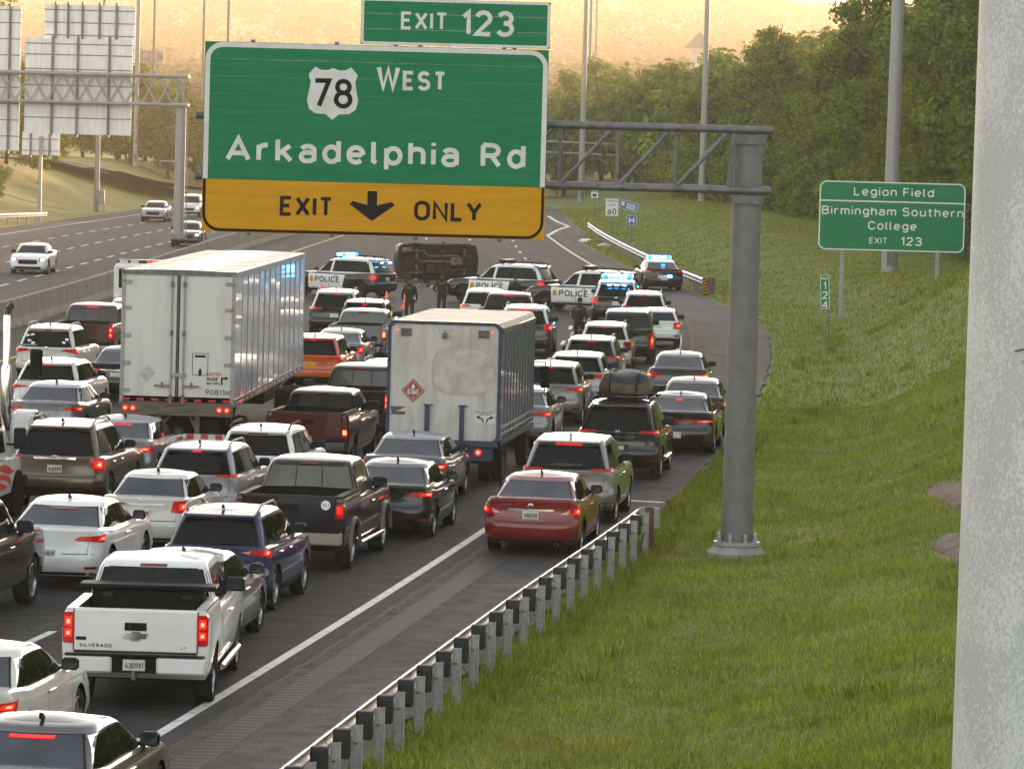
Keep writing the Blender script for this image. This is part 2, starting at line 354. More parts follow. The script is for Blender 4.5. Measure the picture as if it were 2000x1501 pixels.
# galvanised spangle of the big near pole
m, t, p = _nodes('galvanised_spangle'); p.inputs['Roughness'].default_value = 0.55; p.inputs['Metallic'].default_value = 0.2
tc = t.nodes.new('ShaderNodeTexCoord'); mp = t.nodes.new('ShaderNodeMapping'); mp.inputs['Scale'].default_value = (1, 1, 0.55); t.links.new(tc.outputs['Object'], mp.inputs[0])
n1 = _noise(t, 150, 6, vec=mp.outputs[0], dist=0.5); n2 = _noise(t, 5, 3, vec=mp.outputs[0]); n3 = _noise(t, 260, 3, vec=mp.outputs[0])
k = t.nodes.new('ShaderNodeMath'); k.operation = 'MULTIPLY_ADD'; t.links.new(n2.outputs['Fac'], k.inputs[0]); k.inputs[1].default_value = 0.8; t.links.new(n1.outputs['Fac'], k.inputs[2])
c = _mix(t, _ramp(t, k.outputs[0], 0.90, 1.02).outputs[0], (0.47, 0.475, 0.48), (0.61, 0.61, 0.608))
c = _mix(t, 0.35, c, _ramp(t, n3.outputs['Fac'], 0.3, 0.7, (0.75, 0.75, 0.75), (1.2, 1.2, 1.2)).outputs[0], 'MULTIPLY')
t.links.new(c, p.inputs['Base Color']); M['spangle'] = m
# ------------------------------------------------------------------ the lie of the land (world metres, camera above 0,0)
ref = spline([(0, -13.0), (20, -10.2), (40, -7.3), (60, -4.5), (89, -0.7), (110, 1.7), (130, 3.6), (150, 5.1), (169, 6.1), (198, 6.6), (230, 5.6), (257, 4.3), (320, 2.1), (400, 0.0), (700, -8), (1200, -20)])     # white edge line
bar = spline([(0, -37), (60, -28.2), (89, -24.5), (130, -20.6), (165, -18.5), (202, -17.4), (274, -15.9), (302, -14.8), (400, -13.0), (700, -14), (1200, -26)])      # median barrier
opp = spline([(0, -57), (100, -45), (165, -40), (220, -37), (299, -33.6), (361, -30.2), (419, -28.6), (700, -30), (1200, -42)])      # far edge of the opposite road
def shw(Y): return float(np.interp(Y, [0, 100, 150, 185, 217, 253, 300, 330, 400], [3.0, 3.0, 3.2, 3.5, 2.6, 1.9, 1.7, 3.0, 3.6]))
def th(Y): return math.atan((ref(Y + 1) - ref(Y - 1)) / 2)
def hill(X, Y):
    h = 0.0
    h += 10 * sstep(620, 1350, Y) * (0.75 + 0.25 * math.sin(X * 0.006 + 1)) + 122 * sstep(1200, 4300, Y) * (0.86 + 0.14 * math.sin(X * 0.009 + 2.2))
    return h
BY_, BZ_ = [0, 70, 120, 165, 195, 225, 300], [0.6, 1.1, 2.6, 4.0, 2.0, 0.9, 1.6]
def HS(Y): return float(np.interp(Y, [0, 260, 380], [.16, .13, .04]))
def terr(X, Y):
    Yc = min(Y, 1200); r = X - ref(Yc) - shw(Yc); l = opp(Yc) - X
    z = -0.06
    if r > 0:
        B = float(np.interp(Y, BY_, BZ_))
        z = -0.06 * (1 - sstep(0, 0.5, r)) + 0.02 * min(r, 2) + B * sstep(2.5, 9.5, r) + HS(Y) * max(0, min(r - 15, 70))
        z += 0.05 * math.sin(X * 1.3) * math.sin(Y * 0.9) * sstep(0.5, 3, r)
    elif l > -0.3:
        B = float(np.interp(Y, [0, 200, 260, 330, 420, 520], [3.5, 3.8, 4.2, 4.2, 3.2, 2.0]))
        z = -0.06 * (1 - sstep(-0.3, 0.6, l)) + B * sstep(0.6, 11, l) + 0.03 * max(0, min(l - 11, 100))
        z += 0.06 * math.sin(X * 1.1) * math.sin(Y * 0.7) * sstep(0.5, 3, l)
    return z + hill(X, Y)

_gy = np.arange(0, 1201, 0.5); _gref = np.array([ref(v) for v in _gy]); _gshw = np.array([shw(v) for v in _gy])
def right_np(Y): return np.interp(Y, _gy, _gref) + np.interp(Y, _gy, _gshw)
def terr_np(X, Y):
    """height of the right bank for many points at once"""
    r = X - right_np(Y); B = np.interp(Y, BY_, BZ_)
    ss = lambda a, b, v: (lambda t: t * t * (3 - 2 * t))(np.clip((v - a) / (b - a), 0, 1))
    return -0.06 * (1 - ss(0, 0.5, r)) + 0.02 * np.minimum(r, 2) + B * ss(2.5, 9.5, r) + np.interp(Y, [0, 260, 380], [.16, .13, .04]) * np.clip(r - 15, 0, 70) + 0.05 * np.sin(X * 1.3) * np.sin(Y * 0.9) * ss(0.5, 3, r)

# ground: one sheet to the horizon; fine rows near, coarse far
ys = [-900, -500, -300, -200, -150, -100, -70, -45, -25] + list(np.arange(-10, 45, 5.0)) + list(np.arange(45, 240, 1.5)) + list(np.arange(240, 460, 4.0)) + list(np.arange(460, 1000, 20)) + list(np.arange(1000, 6001, 100))
us = [-3000, -1500, -800, -400, -200, -120, -80, -60, -50, -40, -32, -26, -21, -17, -13, -10, -7.5, -5.5, -4, -3, -2, -1.2, -0.6, -0.3, 0, 0.25]      # left of the opposite edge
ur = [-0.3, 0, 0.25, 0.5, 1, 1.6, 2.2, 3, 3.8, 4.6, 5.5, 6.5, 7.5, 8.5, 9.5, 10.5, 11.5, 12.5, 14, 16, 19, 23, 28, 35, 45, 60, 90, 150, 300, 700, 1500, 3000]
P = []
for Y in ys:
    Yc = min(Y, 1200); a, b = opp(Yc), ref(Yc) + shw(Yc)
    xs = [a + u for u in us] + [a + (b - a) * k for k in (0.1, 0.3, 0.5, 0.7, 0.9)] + [b + u for u in ur]
    P.append([(X, Y, terr(X, Y)) for X in xs])
gm = MB().grid(P); nj = len(P[0]) - 1
gm.m = [1 if (q % nj) < len(us) and 0 <= q // nj < len(ys) else 0 for q in range(len(gm.f))]       # left bank: dry grass with golden sunlight put into its colour
g = gm.build('ground', [M['ground'], M['golden_ground']], smooth=60); prop(g, 'green roadside grass banks and verges on both sides of the highway', 'ground', kind='structure')

def strip(fa, fb, y0, y1, dy, z, na=2, uv=True, crown=0.0):
    """sheet between two curves, as rows; uv = metres across, metres along"""
    mb = MB(); n = max(2, int((y1 - y0) / dy) + 1); rows = []
    for Y in np.linspace(y0, y1, n):
        a, b = fa(Y), fb(Y); rows.append([(a + (b - a) * k / (na - 1), Y, z(a + (b - a) * k / (na - 1), Y) if callable(z) else z) for k in range(na)])
    mb.grid(rows); return mb
def lane_uv(o):
    me = o.data; l = me.uv_layers.new(name='lane')
    co = np.empty(len(me.vertices) * 3); me.vertices.foreach_get('co', co); co = co.reshape(-1, 3)
    li = np.empty(len(me.loops), int); me.loops.foreach_get('vertex_index', li)
    rr = np.array([ref(min(y, 1200)) for y in co[:, 1]]); u = np.stack([co[:, 0] - rr, co[:, 1]], 1)
    l.data.foreach_set('uv', u[li].ravel().astype(np.float32)); return o
road = lane_uv(strip(lambda Y: bar(Y) + 0.2, lambda Y: ref(Y) + 0.45, -500, 700, 4, 0.0, 8).build('road', M['asphalt']))
prop(road, 'dark asphalt carriageway jammed with stopped traffic', 'road', kind='structure')
shoulder = lane_uv(strip(lambda Y: ref(Y) + 0.45, lambda Y: ref(Y) + shw(Y) + 0.12 * math.sin(Y * 1.7) * math.sin(Y * .53), -200, 420, 1.0, 0.0, 5).build('road_shoulder', M['shoulder']))
prop(shoulder, 'greyish paved shoulder between edge line and guardrail', 'road shoulder', kind='structure')
road2 = lane_uv(strip(opp, lambda Y: bar(Y) - 0.2, -500, 700, 6, 0.0, 8).build('opposite_road', M['asphalt_far']))
prop(road2, 'lighter opposite carriageway beyond the median barrier', 'road', kind='structure')
cross = MB().box((0, 405, 0.012), (160, 9, 0.02)).build('cross_road', M['asphalt_far'], rot=(0, 0, -0.05)); lane_uv(cross)
prop(cross, 'grey cross road beyond the end of the ramp', 'road', kind='structure')
# slip road climbing the left bank
_rp = [(-29.5, 428), (-33.0, 402), (-37.2, 382), (-41.5, 368), (-47.0, 356), (-55.0, 347)]
rows = []
for k in range(61):
    t = k / 60 * 4.999; i = int(t); f = t - i; a, b = _rp[i], _rp[i + 1]; x, y = a[0] + (b[0] - a[0]) * f, a[1] + (b[1] - a[1]) * f
    n = Vector((-(b[1] - a[1]), b[0] - a[0])).normalized() * 2.9; zz = max(terr(x + n.x * q * .9, y + n.y * q * .9) for q in (-1, -.5, 0, .5, 1))
    rows.append([(x + n.x * q, y + n.y * q, (terr(x + n.x * q, y + n.y * q) * .35 + zz * .65) + .10) for q in (-1, -.5, 0, .5, 1)])
ramp = lane_uv(MB().grid(rows).build('slip_road', M['asphalt_far'], smooth=40)); prop(ramp, 'narrow slip road climbing the golden-lit dry grass bank on the left', 'road', kind='structure')
rows = [[r[0], r[2], r[4]] for r in rows]
for q in (0, 2):
    pts = [[Vector(r[q]).lerp(Vector(r[1]), e) + Vector((0, 0, 0.004)) for e in (0.10, 0.16)] for r in rows]
    MB().grid(pts).build('edge_line', M['road_white'], ramp)

# markings: children of the road they are painted on
def line(parent, f, y0, y1, wd, mat, z=0.004, name='edge_line', dy=3.0):
    return strip(lambda Y: f(Y) - wd / 2, lambda Y: f(Y) + wd / 2, y0, y1, dy, z).build(name, mat, parent)
line(road, ref, 20, 318, 0.16, M['road_white'])
line(road, lambda Y: bar(Y) + 3.3, 20, 420, 0.14, M['road_yellow'])
def poly_line(parent, pts, wd, mat, z=0.006, name='edge_line'):
    rows = []
    for i, p in enumerate(pts):
        a = Vector(pts[max(i - 1, 0)]); b = Vector(pts[min(i + 1, len(pts) - 1)]); d = (b - a).normalized(); n = Vector((d.y, -d.x)) * wd / 2
        rows.append([(p[0] - n.x, p[1] - n.y, z), (p[0] + n.x, p[1] + n.y, z)])
    return MB().grid(rows).build(name, mat, parent)
poly_line(road, [(2.2, 318), (3.0, 334), (3.95, 346), (3.2, 360), (2.6, 380)], 0.3, M['road_white'], name='gore_line')
def lane_x(k, Y):      # line between lanes, k = 1..4 from the right
    a, b = bar(Y) + 3.3, ref(Y); return b + (a - b) * k / 5.0
for k in (1, 2, 3, 4):
    Y = 44.0
    while Y < 330:
        if not (k == 4 and Y > 235): strip(lambda q: lane_x(k, q) - 0.07, lambda q: lane_x(k, q) + 0.07, Y, Y + 3.0, 1.5, 0.004).build('lane_dash', M['road_white'], road)
        Y += 12.2
for k in (1, 2, 3):
    Y = 120.0
    fx = lambda q: bar(q) - 1.6 + (opp(q) + 2.6 - bar(q) + 1.6) * k / 4.0
    while Y < 400:
        strip(lambda q: fx(q) - 0.08, lambda q: fx(q) + 0.08, Y, Y + 3.0, 1.5, 0.004).build('lane_dash', M['road_white'], road2); Y += 6.1
line(road2, lambda Y: opp(Y) + 2.4, 60, 420, 0.14, M['road_white']); line(road2, lambda Y: bar(Y) - 1.3, 60, 420, 0.14, M['road_yellow'])
# transverse joints and the long crack beside the edge line
for Y in np.arange(47, 330, 5.7):
    Y = float(Y) + rnd.uniform(-1.2, 1.2); a, b = bar(Y) + 0.6, ref(Y) - 0.1; sk = (b - a) * math.tan(th(Y)) * -1.0
    pts = [[(a + (b - a) * q, Y + sk * (q - 1) * 0.0 + 0.03 * math.sin(q * 23 + Y) + e, 0.003) for e in (-0.018, 0.018)] for q in np.linspace(0, 1, 24)]
    MB().grid(pts, flip=True).build('pavement_joint', M['seam'], road)
def wig(Y): return ref(Y) + 0.46 + 0.025 * math.sin(Y * 2.3) + 0.03 * math.sin(Y * 5.1)
strip(lambda Y: wig(Y) - 0.035, lambda Y: wig(Y) + 0.035 + 0.03 * math.sin(Y * 3.7) ** 2, 40, 230, 0.4, 0.005).build('pavement_crack', M['seam'], road)
strip(lambda Y: wig(Y) - 0.24, lambda Y: wig(Y) - 0.222, 40, 170, 0.4, 0.0045).build('pavement_crack', M['seam'], road)
# stop line across the shoulder near the guardrail end
poly_line(shoulder, [(ref(95) + 0.6, 99.5), (ref(95) + 3.3, 98.6)], 0.22, M['road_white'], 0.005, 'shoulder_marking')
# milled rumble strip: a rippled sheet
rs = MB()
for Y in np.arange(44, 128, 0.31):
    Y = float(Y); x = ref(Y) + 0.72; s_ = 0.31 * math.tan(th(Y))
    for q, (d0, d1, z0_, z1_) in enumerate(((0.0, 0.075, 0.010, 0.003), (0.075, 0.15, 0.003, 0.010), (0.15, 0.31, 0.010, 0.010))):
        rs.add([(x + s_ * d0 / .31, Y + d0, z0_), (x + .41 + s_ * d0 / .31, Y + d0, z0_), (x + .41 + s_ * d1 / .31, Y + d1, z1_), (x + s_ * d1 / .31, Y + d1, z1_)], [(0, 1, 2, 3)], 0 if q == 2 else 1)
    rs.add([(x - .03, Y, .002), (x, Y, .010), (x + s_, Y + .31, .010), (x - .03 + s_, Y + .31, .002)], [(0, 1, 2, 3)], 0); rs.add([(x + .41, Y, .010), (x + .44, Y, .002), (x + .44 + s_, Y + .31, .002), (x + .41 + s_, Y + .31, .010)], [(0, 1, 2, 3)], 0)
rs = rs.build('rumble_strip', [simple('milled_ridge', (0.060, 0.056, 0.056), 0.8, c2=(0.085, 0.080, 0.079), scale=9, spec=0.15), simple('milled_groove', (0.006, 0.006, 0.006), 0.6, c2=(0.012, 0.0115, 0.0115), scale=9, spec=0.12)], shoulder)
rs['kind'] = 'stuff'
# bare dirt showing on the bank by the near pole
for (cx, cyy, sx, sy, sd) in ((7.95, 78.5, 0.60, 4.0, 1), (8.80, 90.0, 0.50, 4.6, 2)):
    pr = random.Random(sd); rows = []
    for i in range(9):
        q = i / 8; rows.append([])
        for j in range(25):
            a = 2 * math.pi * j / 24; rr = q * (1 + 0.22 * math.sin(a * 3 + sd) + 0.12 * math.sin(a * 7 + 2 * sd))
            x, y = cx + sx * rr * math.cos(a), cyy + sy * rr * math.sin(a)
            rows[-1].append((x, y, terr(x, y) + (0.07 * (1 - q ** 3)) + 0.02 * math.sin(x * 9) * math.sin(y * 5) - (0.03 if i == 8 else 0)))
    o = MB().grid(rows).build('bare_soil', M['dirt'], smooth=50); prop(o, 'bare reddish soil on the bank %s' % ('lower patch beside near pole' if sd == 1 else 'upper patch beside near pole'), 'soil', kind='structure')

# the overpass the picture is taken from, just behind the camera
ov = empty('overpass', (0, 0, 0), label='concrete overpass deck crossing behind the viewpoint', cat='bridge')
MB().rbox((0, -7.0, 5.9), (160, 12.4, 1.2), .05).build('deck', M['concrete'], ov)
for y in (-0.95, -13.0): MB().rbox((0, y, 6.95), (160, .30, .9), .03).build('parapet', M['concrete'], ov)
for x in (-44, -21.5, 12.5): MB().rbox((x - 12, -7, 2.6), (1.2, 9, 5.4), .1).build('pier', M['concrete'], ov)
# ------------------------------------------------------------------ stroke lettering in the manner of highway alphabets (cap height 1)
def _arc(cx, cy, rx, ry, a0, a1, n=10):
    return [(cx + rx * math.cos(R(a0 + (a1 - a0) * k / n)), cy + ry * math.sin(R(a0 + (a1 - a0) * k / n))) for k in range(n + 1)]
def _glyphs():
    G = {}; xh = 0.72
    def g(ch, w, *st): G[ch] = (w, st)
    b = (0.0, 1.0)
    g('A', .72, [(0, 0), (.36, 1), (.72, 0)], [(.12, .3), (.60, .3)])
    g('B', .56, [(0, 0), (0, 1)], [(0, 1), (.3, 1)] + _arc(.3, .765, .22, .235, 90, -90) + [(0, .53)], [(.3, .53)] + _arc(.3, .265, .26, .265, 90, -90) + [(0, 0)])
    g('C', .58, _arc(.3, .68, .29, .32, 15, 180) + _arc(.3, .32, .29, .32, 180, 345))
    g('D', .58, [(0, 0), (0, 1)], [(0, 1), (.26, 1)] + _arc(.26, .68, .3, .32, 90, 0) + _arc(.26, .32, .3, .32, 0, -90) + [(0, 0)])
    g('E', .48, [(.48, 1), (0, 1), (0, 0), (.48, 0)], [(0, .52), (.4, .52)])
    g('F', .46, [(.46, 1), (0, 1), (0, 0)], [(0, .5), (.38, .5)])
    g('G', .6, _arc(.3, .68, .29, .32, 20, 180) + _arc(.3, .32, .29, .32, 180, 360) + [(.59, .46), (.34, .46)])
    g('H', .56, [(0, 0), (0, 1)], [(.56, 0), (.56, 1)], [(0, .5), (.56, .5)])
    g('I', .0, [(0, 0), (0, 1)])
    g('J', .46, [(.44, 1), (.44, .25)] + _arc(.22, .24, .22, .24, 0, -180))
    g('K', .56, [(0, 0), (0, 1)], [(.54, 1), (0, .38)], [(.2, .6), (.56, 0)])
    g('L', .46, [(0, 1), (0, 0), (.46, 0)])
    g('M', .68, [(0, 0), (0, 1), (.34, .3), (.68, 1), (.68, 0)])
    g('N', .58, [(0, 0), (0, 1), (.58, 0), (.58, 1)])
    g('O', .62, _arc(.31, .66, .31, .34, 0, 180) + _arc(.31, .34, .31, .34, 180, 360) + [(.62, .66)])
    g('P', .54, [(0, 0), (0, 1)], [(0, 1), (.28, 1)] + _arc(.28, .74, .25, .26, 90, -90) + [(0, .48)])
    g('Q', .62, _arc(.31, .66, .31, .34, 0, 180) + _arc(.31, .34, .31, .34, 180, 360) + [(.62, .66)], [(.38, .22), (.64, -.06)])
    g('R', .56, [(0, 0), (0, 1)], [(0, 1), (.28, 1)] + _arc(.28, .75, .25, .25, 90, -90) + [(0, .5)], [(.3, .5), (.56, 0)])
    g('S', .54, _arc(.27, .76, .26, .24, 25, 180) + _arc(.27, .74, .26, .22, 180, 262) + _arc(.27, .27, .27, .25, 80, 0) + _arc(.27, .25, .27, .25, 0, -160))
    g('T', .52, [(0, 1), (.52, 1)], [(.26, 1), (.26, 0)])
    g('U', .56, [(0, 1), (0, .3)] + _arc(.28, .29, .28, .29, 180, 360) + [(.56, 1)])
    g('V', .66, [(0, 1), (.33, 0), (.66, 1)])
    g('W', .88, [(0, 1), (.22, 0), (.44, .92), (.66, 0), (.88, 1)])
    g('X', .58, [(0, 0), (.58, 1)], [(0, 1), (.58, 0)])
    g('Y', .62, [(0, 1), (.31, .46), (.62, 1)], [(.31, .46), (.31, 0)])
    g('Z', .52, [(0, 1), (.52, 1), (0, 0), (.52, 0)])
    g('0', .54, _arc(.27, .68, .27, .32, 0, 180) + _arc(.27, .32, .27, .32, 180, 360) + [(.54, .68)])
    g('1', .18, [(-.02, .78), (.18, 1), (.18, 0)])
    g('2', .54, _arc(.27, .73, .26, .27, 165, -25) + [(0, 0), (.54, 0)])
    g('3', .54, _arc(.26, .75, .25, .25, 155, -80) + [(.22, .53)], [(.22, .53)] + _arc(.26, .27, .28, .27, 80, -155))
    g('4', .58, [(.44, 0), (.44, 1)], [(.44, 1), (0, .28), (.58, .28)])
    g('5', .54, [(.5, 1), (.06, 1), (.03, .56)] + _arc(.26, .32, .28, .32, 125, -150))
    g('6', .54, [(.44, 1), (.06, .5)] + _arc(.27, .3, .27, .3, 160, -200, 16))
    g('7', .52, [(0, 1), (.52, 1), (.16, 0)])
    g('8', .54, _arc(.27, .765, .23, .235, -90, 270, 18), _arc(.27, .27, .27, .27, 90, 450, 18))
    g('9', .54, [(.1, 0), (.48, .5)] + _arc(.27, .7, .27, .3, -20, 340, 16))
    g('a', .46, _arc(.23, xh - .2, .22, .2, 160, 0) + [(.45, 0)], [(.45, .4), (.2, .42)] + _arc(.2, .21, .2, .21, 90, 270) + [(.34, .02), (.45, .14)])
    g('b', .48, [(0, 1), (0, 0)], [(0, xh / 2)] + _arc(.24, xh / 2, .24, xh / 2, 180, -180, 18))
    g('c', .46, _arc(.25, xh / 2, .25, xh / 2, 40, 320, 14))
    g('d', .48, [(.48, 1), (.48, 0)], _arc(.24, xh / 2, .24, xh / 2, 0, 360, 18))
    g('e', .5, [(.04, xh / 2), (.46, xh / 2)], _arc(.25, xh / 2, .25, xh / 2, 0, 315, 16))
    g('f', .34, _arc(.34, .76, .2, .24, 80, 180) + [(.14, 0)], [(0, xh), (.34, xh)])
    g('g', .48, [(.48, xh), (.48, -.08)] + _arc(.25, -.08, .23, .2, 0, -160), _arc(.24, xh / 2 + .02, .24, xh / 2 - .02, 0, 360, 18))
    g('h', .44, [(0, 1), (0, 0)], [(0, .44)] + _arc(.22, xh - .22, .22, .22, 180, 0) + [(.44, 0)])
    g('i', .0, [(0, xh), (0, 0)], [(0, .9), (0, 1.04)])
    g('k', .46, [(0, 1), (0, 0)], [(.42, xh), (0, .28)], [(.16, .44), (.46, 0)])
    g('l', .1, [(0, 1), (0, .1), (.1, 0)])
    g('m', .74, [(0, xh), (0, 0)], [(0, .44)] + _arc(.185, xh - .18, .185, .18, 180, 0) + [(.37, 0)], [(.37, .44)] + _arc(.555, xh - .18, .185, .18, 180, 0) + [(.74, 0)])
    g('n', .44, [(0, xh), (0, 0)], [(0, .44)] + _arc(.22, xh - .22, .22, .22, 180, 0) + [(.44, 0)])
    g('o', .5, _arc(.25, xh / 2, .25, xh / 2, 0, 360, 18))
    g('p', .48, [(0, xh), (0, -.3)], [(0, xh / 2)] + _arc(.24, xh / 2, .24, xh / 2, 180, -180, 18))
    g('r', .3, [(0, xh), (0, 0)], [(0, .42)] + _arc(.24, xh - .26, .24, .26, 180, 75))
    g('s', .42, _arc(.21, xh - .17, .2, .17, 30, 250) + _arc(.21, .18, .21, .18, 75, -150))
    g('t', .34, [(.14, .96), (.14, .16)] + _arc(.3, .16, .16, .16, 180, 280), [(0, xh), (.34, xh)])
    g('u', .44, [(0, xh), (0, .22)] + _arc(.22, .22, .22, .22, 180, 360), [(.44, xh), (.44, 0)])
    g('v', .48, [(0, xh), (.24, 0), (.48, xh)])
    g('y', .48, [(0, xh), (.25, .02)], [(.48, xh), (.16, -.28)])
    g('.', .0, [(0, 0), (0, .08)]); g('-', .3, [(0, .45), (.3, .45)]); g('&', .5, _arc(.25, .8, .16, .2, -60, 220) + [(.5, 0)], _arc(.22, .26, .22, .26, 110, 330) + [(.5, .5)])
    return G
GLYPH = _glyphs()
def _ribbon(mb, pts, w, y):
    q = [Vector(pts[0])]
    for p in pts[1:]:
        if (Vector(p) - q[-1]).length > 1e-4: q.append(Vector(p))
    if len(q) < 2: return
    closed = (q[0] - q[-1]).length < 1e-3 and len(q) > 5
    L, Rr = [], []
    n = len(q)
    for i in range(n):
        if closed: a, b, c = q[(i - 1) if i else n - 2], q[i], q[(i + 1) if i < n - 1 else 1]
        else: a, b, c = q[max(i - 1, 0)], q[i], q[min(i + 1, n - 1)]
        d1 = (b - a) if i or closed else (c - b); d2 = (c - b) if i < n - 1 or closed else (b - a)
        d1 = d1.normalized(); d2 = d2.normalized(); n1 = Vector((-d1.y, d1.x)); n2 = Vector((-d2.y, d2.x)); mt = (n1 + n2)
        if mt.length < 1e-3: mt = n1
        mt.normalize(); k = w / 2 / max(0.5, mt.dot(n1)); L.append(b + mt * k); Rr.append(b - mt * k)
    mb.grid([[(l.x, y, l.y), (r.x, y, r.y)] for l, r in zip(L, Rr)])
def text_mesh(s, h, sw=0.165, gap=0.2, space=0.42, xs=1.0, align='c', small=1.0, width=None):
    """lettering in the XZ plane facing -Y; h = cap height in metres; width fits the line to that width"""
    mb = MB(); x = 0.0; k = 0; up = 1.0; items = []
    for i, ch in enumerate(s):
        if ch == ' ': x += space; continue
        f = small if (small != 1.0 and ch.isupper() and i > 0 and s[i - 1] != ' ') else 1.0
        wd, st = GLYPH.get(ch, GLYPH['-']); items.append((x, f, st)); x += wd * xs * f + sw + gap
    tot = x - gap - sw
    if width: xs2 = (width / h - sw) / max(tot, 1e-3)
    else: xs2 = 1.0
    x0 = {'c': -tot * xs2 / 2, 'l': sw / 2, 'r': -tot * xs2 - sw / 2}[align]
    for (gx, f, st) in items:
        for pts in st:
            k += 1
            _ribbon(mb, [((x0 + (gx + p[0] * xs * f) * xs2) * h, (sw / 2 + p[1] * (1 - sw) * f) * h) for p in pts], sw * h * f, -0.0004 * (k % 7))
    return mb
def text(parent, s, h, mat, loc, rot=(0, 0, 0), name='lettering', **kw):
    return text_mesh(s, h, **kw).build(name, mat, parent, loc=loc, rot=rot)
# ------------------------------------------------------------------ median barrier, guardrails, gantries, signs, poles
bt = empty('median_barrier', (0, 0, 0), label='weathered concrete median barrier between the two carriageways', cat='barrier')
prof = [(-0.30, 0), (-0.30, 0.08), (-0.17, 0.32), (-0.11, 1.02), (0.11, 1.02), (0.17, 0.32), (0.30, 0.08), (0.30, 0)]
Y = 96.0
while Y < 420:
    n = 3.05; rows = []
    for q in (0.012, 0.5, n - 0.012):
        yy = Y + q; rows.append([(bar(yy) + x, yy, z) for x, z in prof])
    mb = MB(); mb.grid(rows, flip=False)
    mb.add(rows[0], [list(range(8))]); mb.add(rows[-1], [list(range(8))[::-1]])
    mb.build('barrier_segment', M['barrier'], bt); Y += n

def wbeam(p0, p1, mat, name, parent, face):
    """corrugated rail between two points; face = side (+1/-1) of travel direction it bulges to"""
    prof = [(0.0, -0.155), (0.05, -0.145), (0.083, -0.10), (0.083, -0.07), (0.0, -0.02), (0.0, 0.02), (0.083, 0.07), (0.083, 0.10), (0.05, 0.145), (0.0, 0.155)]
    p0, p1 = Vector(p0), Vector(p1); d = (p1 - p0).normalized(); n = Vector((d.y, -d.x, 0)).normalized() * face
    mb = MB(); rows = [[p + n * a + Vector((0, 0, b)) for a, b in prof] for p in (p0, p1)]; mb.grid(rows)
    rows2 = [[p + n * (a - 0.006) + Vector((0, 0, b)) for a, b in prof] for p in (p0, p1)]; mb.grid(rows2, flip=True)
    for k in (0, -1): mb.add([rows[0][k], rows[1][k], rows2[1][k], rows2[0][k]], [(0, 1, 2, 3)])
    return mb.build(name, mat, parent, smooth=35)
gr = empty('guardrail', (0, 0, 0), label='near galvanised guardrail with steel posts beside the shoulder', cat='guardrail')
_post = MB()                                    # rolled steel post: web with two flanges
_post.box((0, 0, 0.0), (0.105, 0.008, 1.30)); _post.box((-0.055, 0, 0), (0.007, 0.075, 1.30)); _post.box((0.055, 0, 0), (0.007, 0.075, 1.30))
_post_me = _post.mesh('steel_post', M['galv']); _bl_me = MB().rbox((0, 0, 0), (0.20, 0.15, 0.36), 0.012).mesh('blockout', M['blockout'])
_bolt_me = MB().tube((-0.06, 0, 0), (-0.0, 0, 0), 0.014, n=6).mesh('bolt', M['galv_dark'])
def grx(Y): return float(np.interp(Y, [45, 53.6, 56.9, 60.2, 63.5, 67.0, 70.5, 74.1, 77.5, 81.0, 84.5, 90.0], [-3.05, -1.95, -1.53, -1.10, -.66, -.19, .29, .81, 1.31, 1.83, 2.33, 3.13])) - 0.30
GY = [48.6, 50.2, 51.9, 53.6, 55.2, 56.9, 58.5, 60.2, 61.8, 63.5, 65.2, 66.9, 68.7, 70.5, 72.3, 74.1, 75.8, 77.5, 79.2, 81.0, 82.7, 84.4, 86.2]
for k, Y in enumerate(GY):
    a = -th(Y); x = grx(Y); z = terr(x + 0.35, Y); px = x + 0.30
    link('post', _post_me, gr, (px, Y, z + 0.70 - 0.55 + 0.02), (0, 0, a))
    link('blockout', _bl_me, gr, (x + 0.11, Y - 0.003, 0.60), (0, 0, a)); link('bolt', _bolt_me, gr, (px + 0.0, Y - 0.012, 0.61), (0, 0, a))
    if k < len(GY) - 1: wbeam((x, Y - (0.02), 0.60), (grx(GY[k + 1]), GY[k + 1] + 0.02, 0.60), M['rail'], 'rail', gr, -1)
Y = GY[-1]; x = grx(Y)
wbeam((x, Y, 0.60), (x + 0.22, Y + 1.7, 0.60), M['rail'], 'rail', gr, -1)
wp = MB().rbox((x + 0.40, Y + 1.1, 0.38), (0.17, 0.21, 0.95), 0.01); wp.build('wooden_end_post', M['rust'], gr)
MB().rbox((x + 0.30, Y + 0.2, 0.66), (0.15, 0.18, 0.22), 0.01).build('rusty_blockout', M['rust'], gr)
MB().rbox((x + 0.42, Y + 1.95, 0.56), (0.40, 0.06, 0.42), 0.02).build('end_terminal', M['galv'], gr)
MB().path([(x + 0.42, Y + 1.0, 0.06), (x + 0.2, Y - 0.2, 0.10), (x + 0.25, Y - 0.9, 0.55)], 0.012).build('anchor_cable', M['galv_dark'], gr)

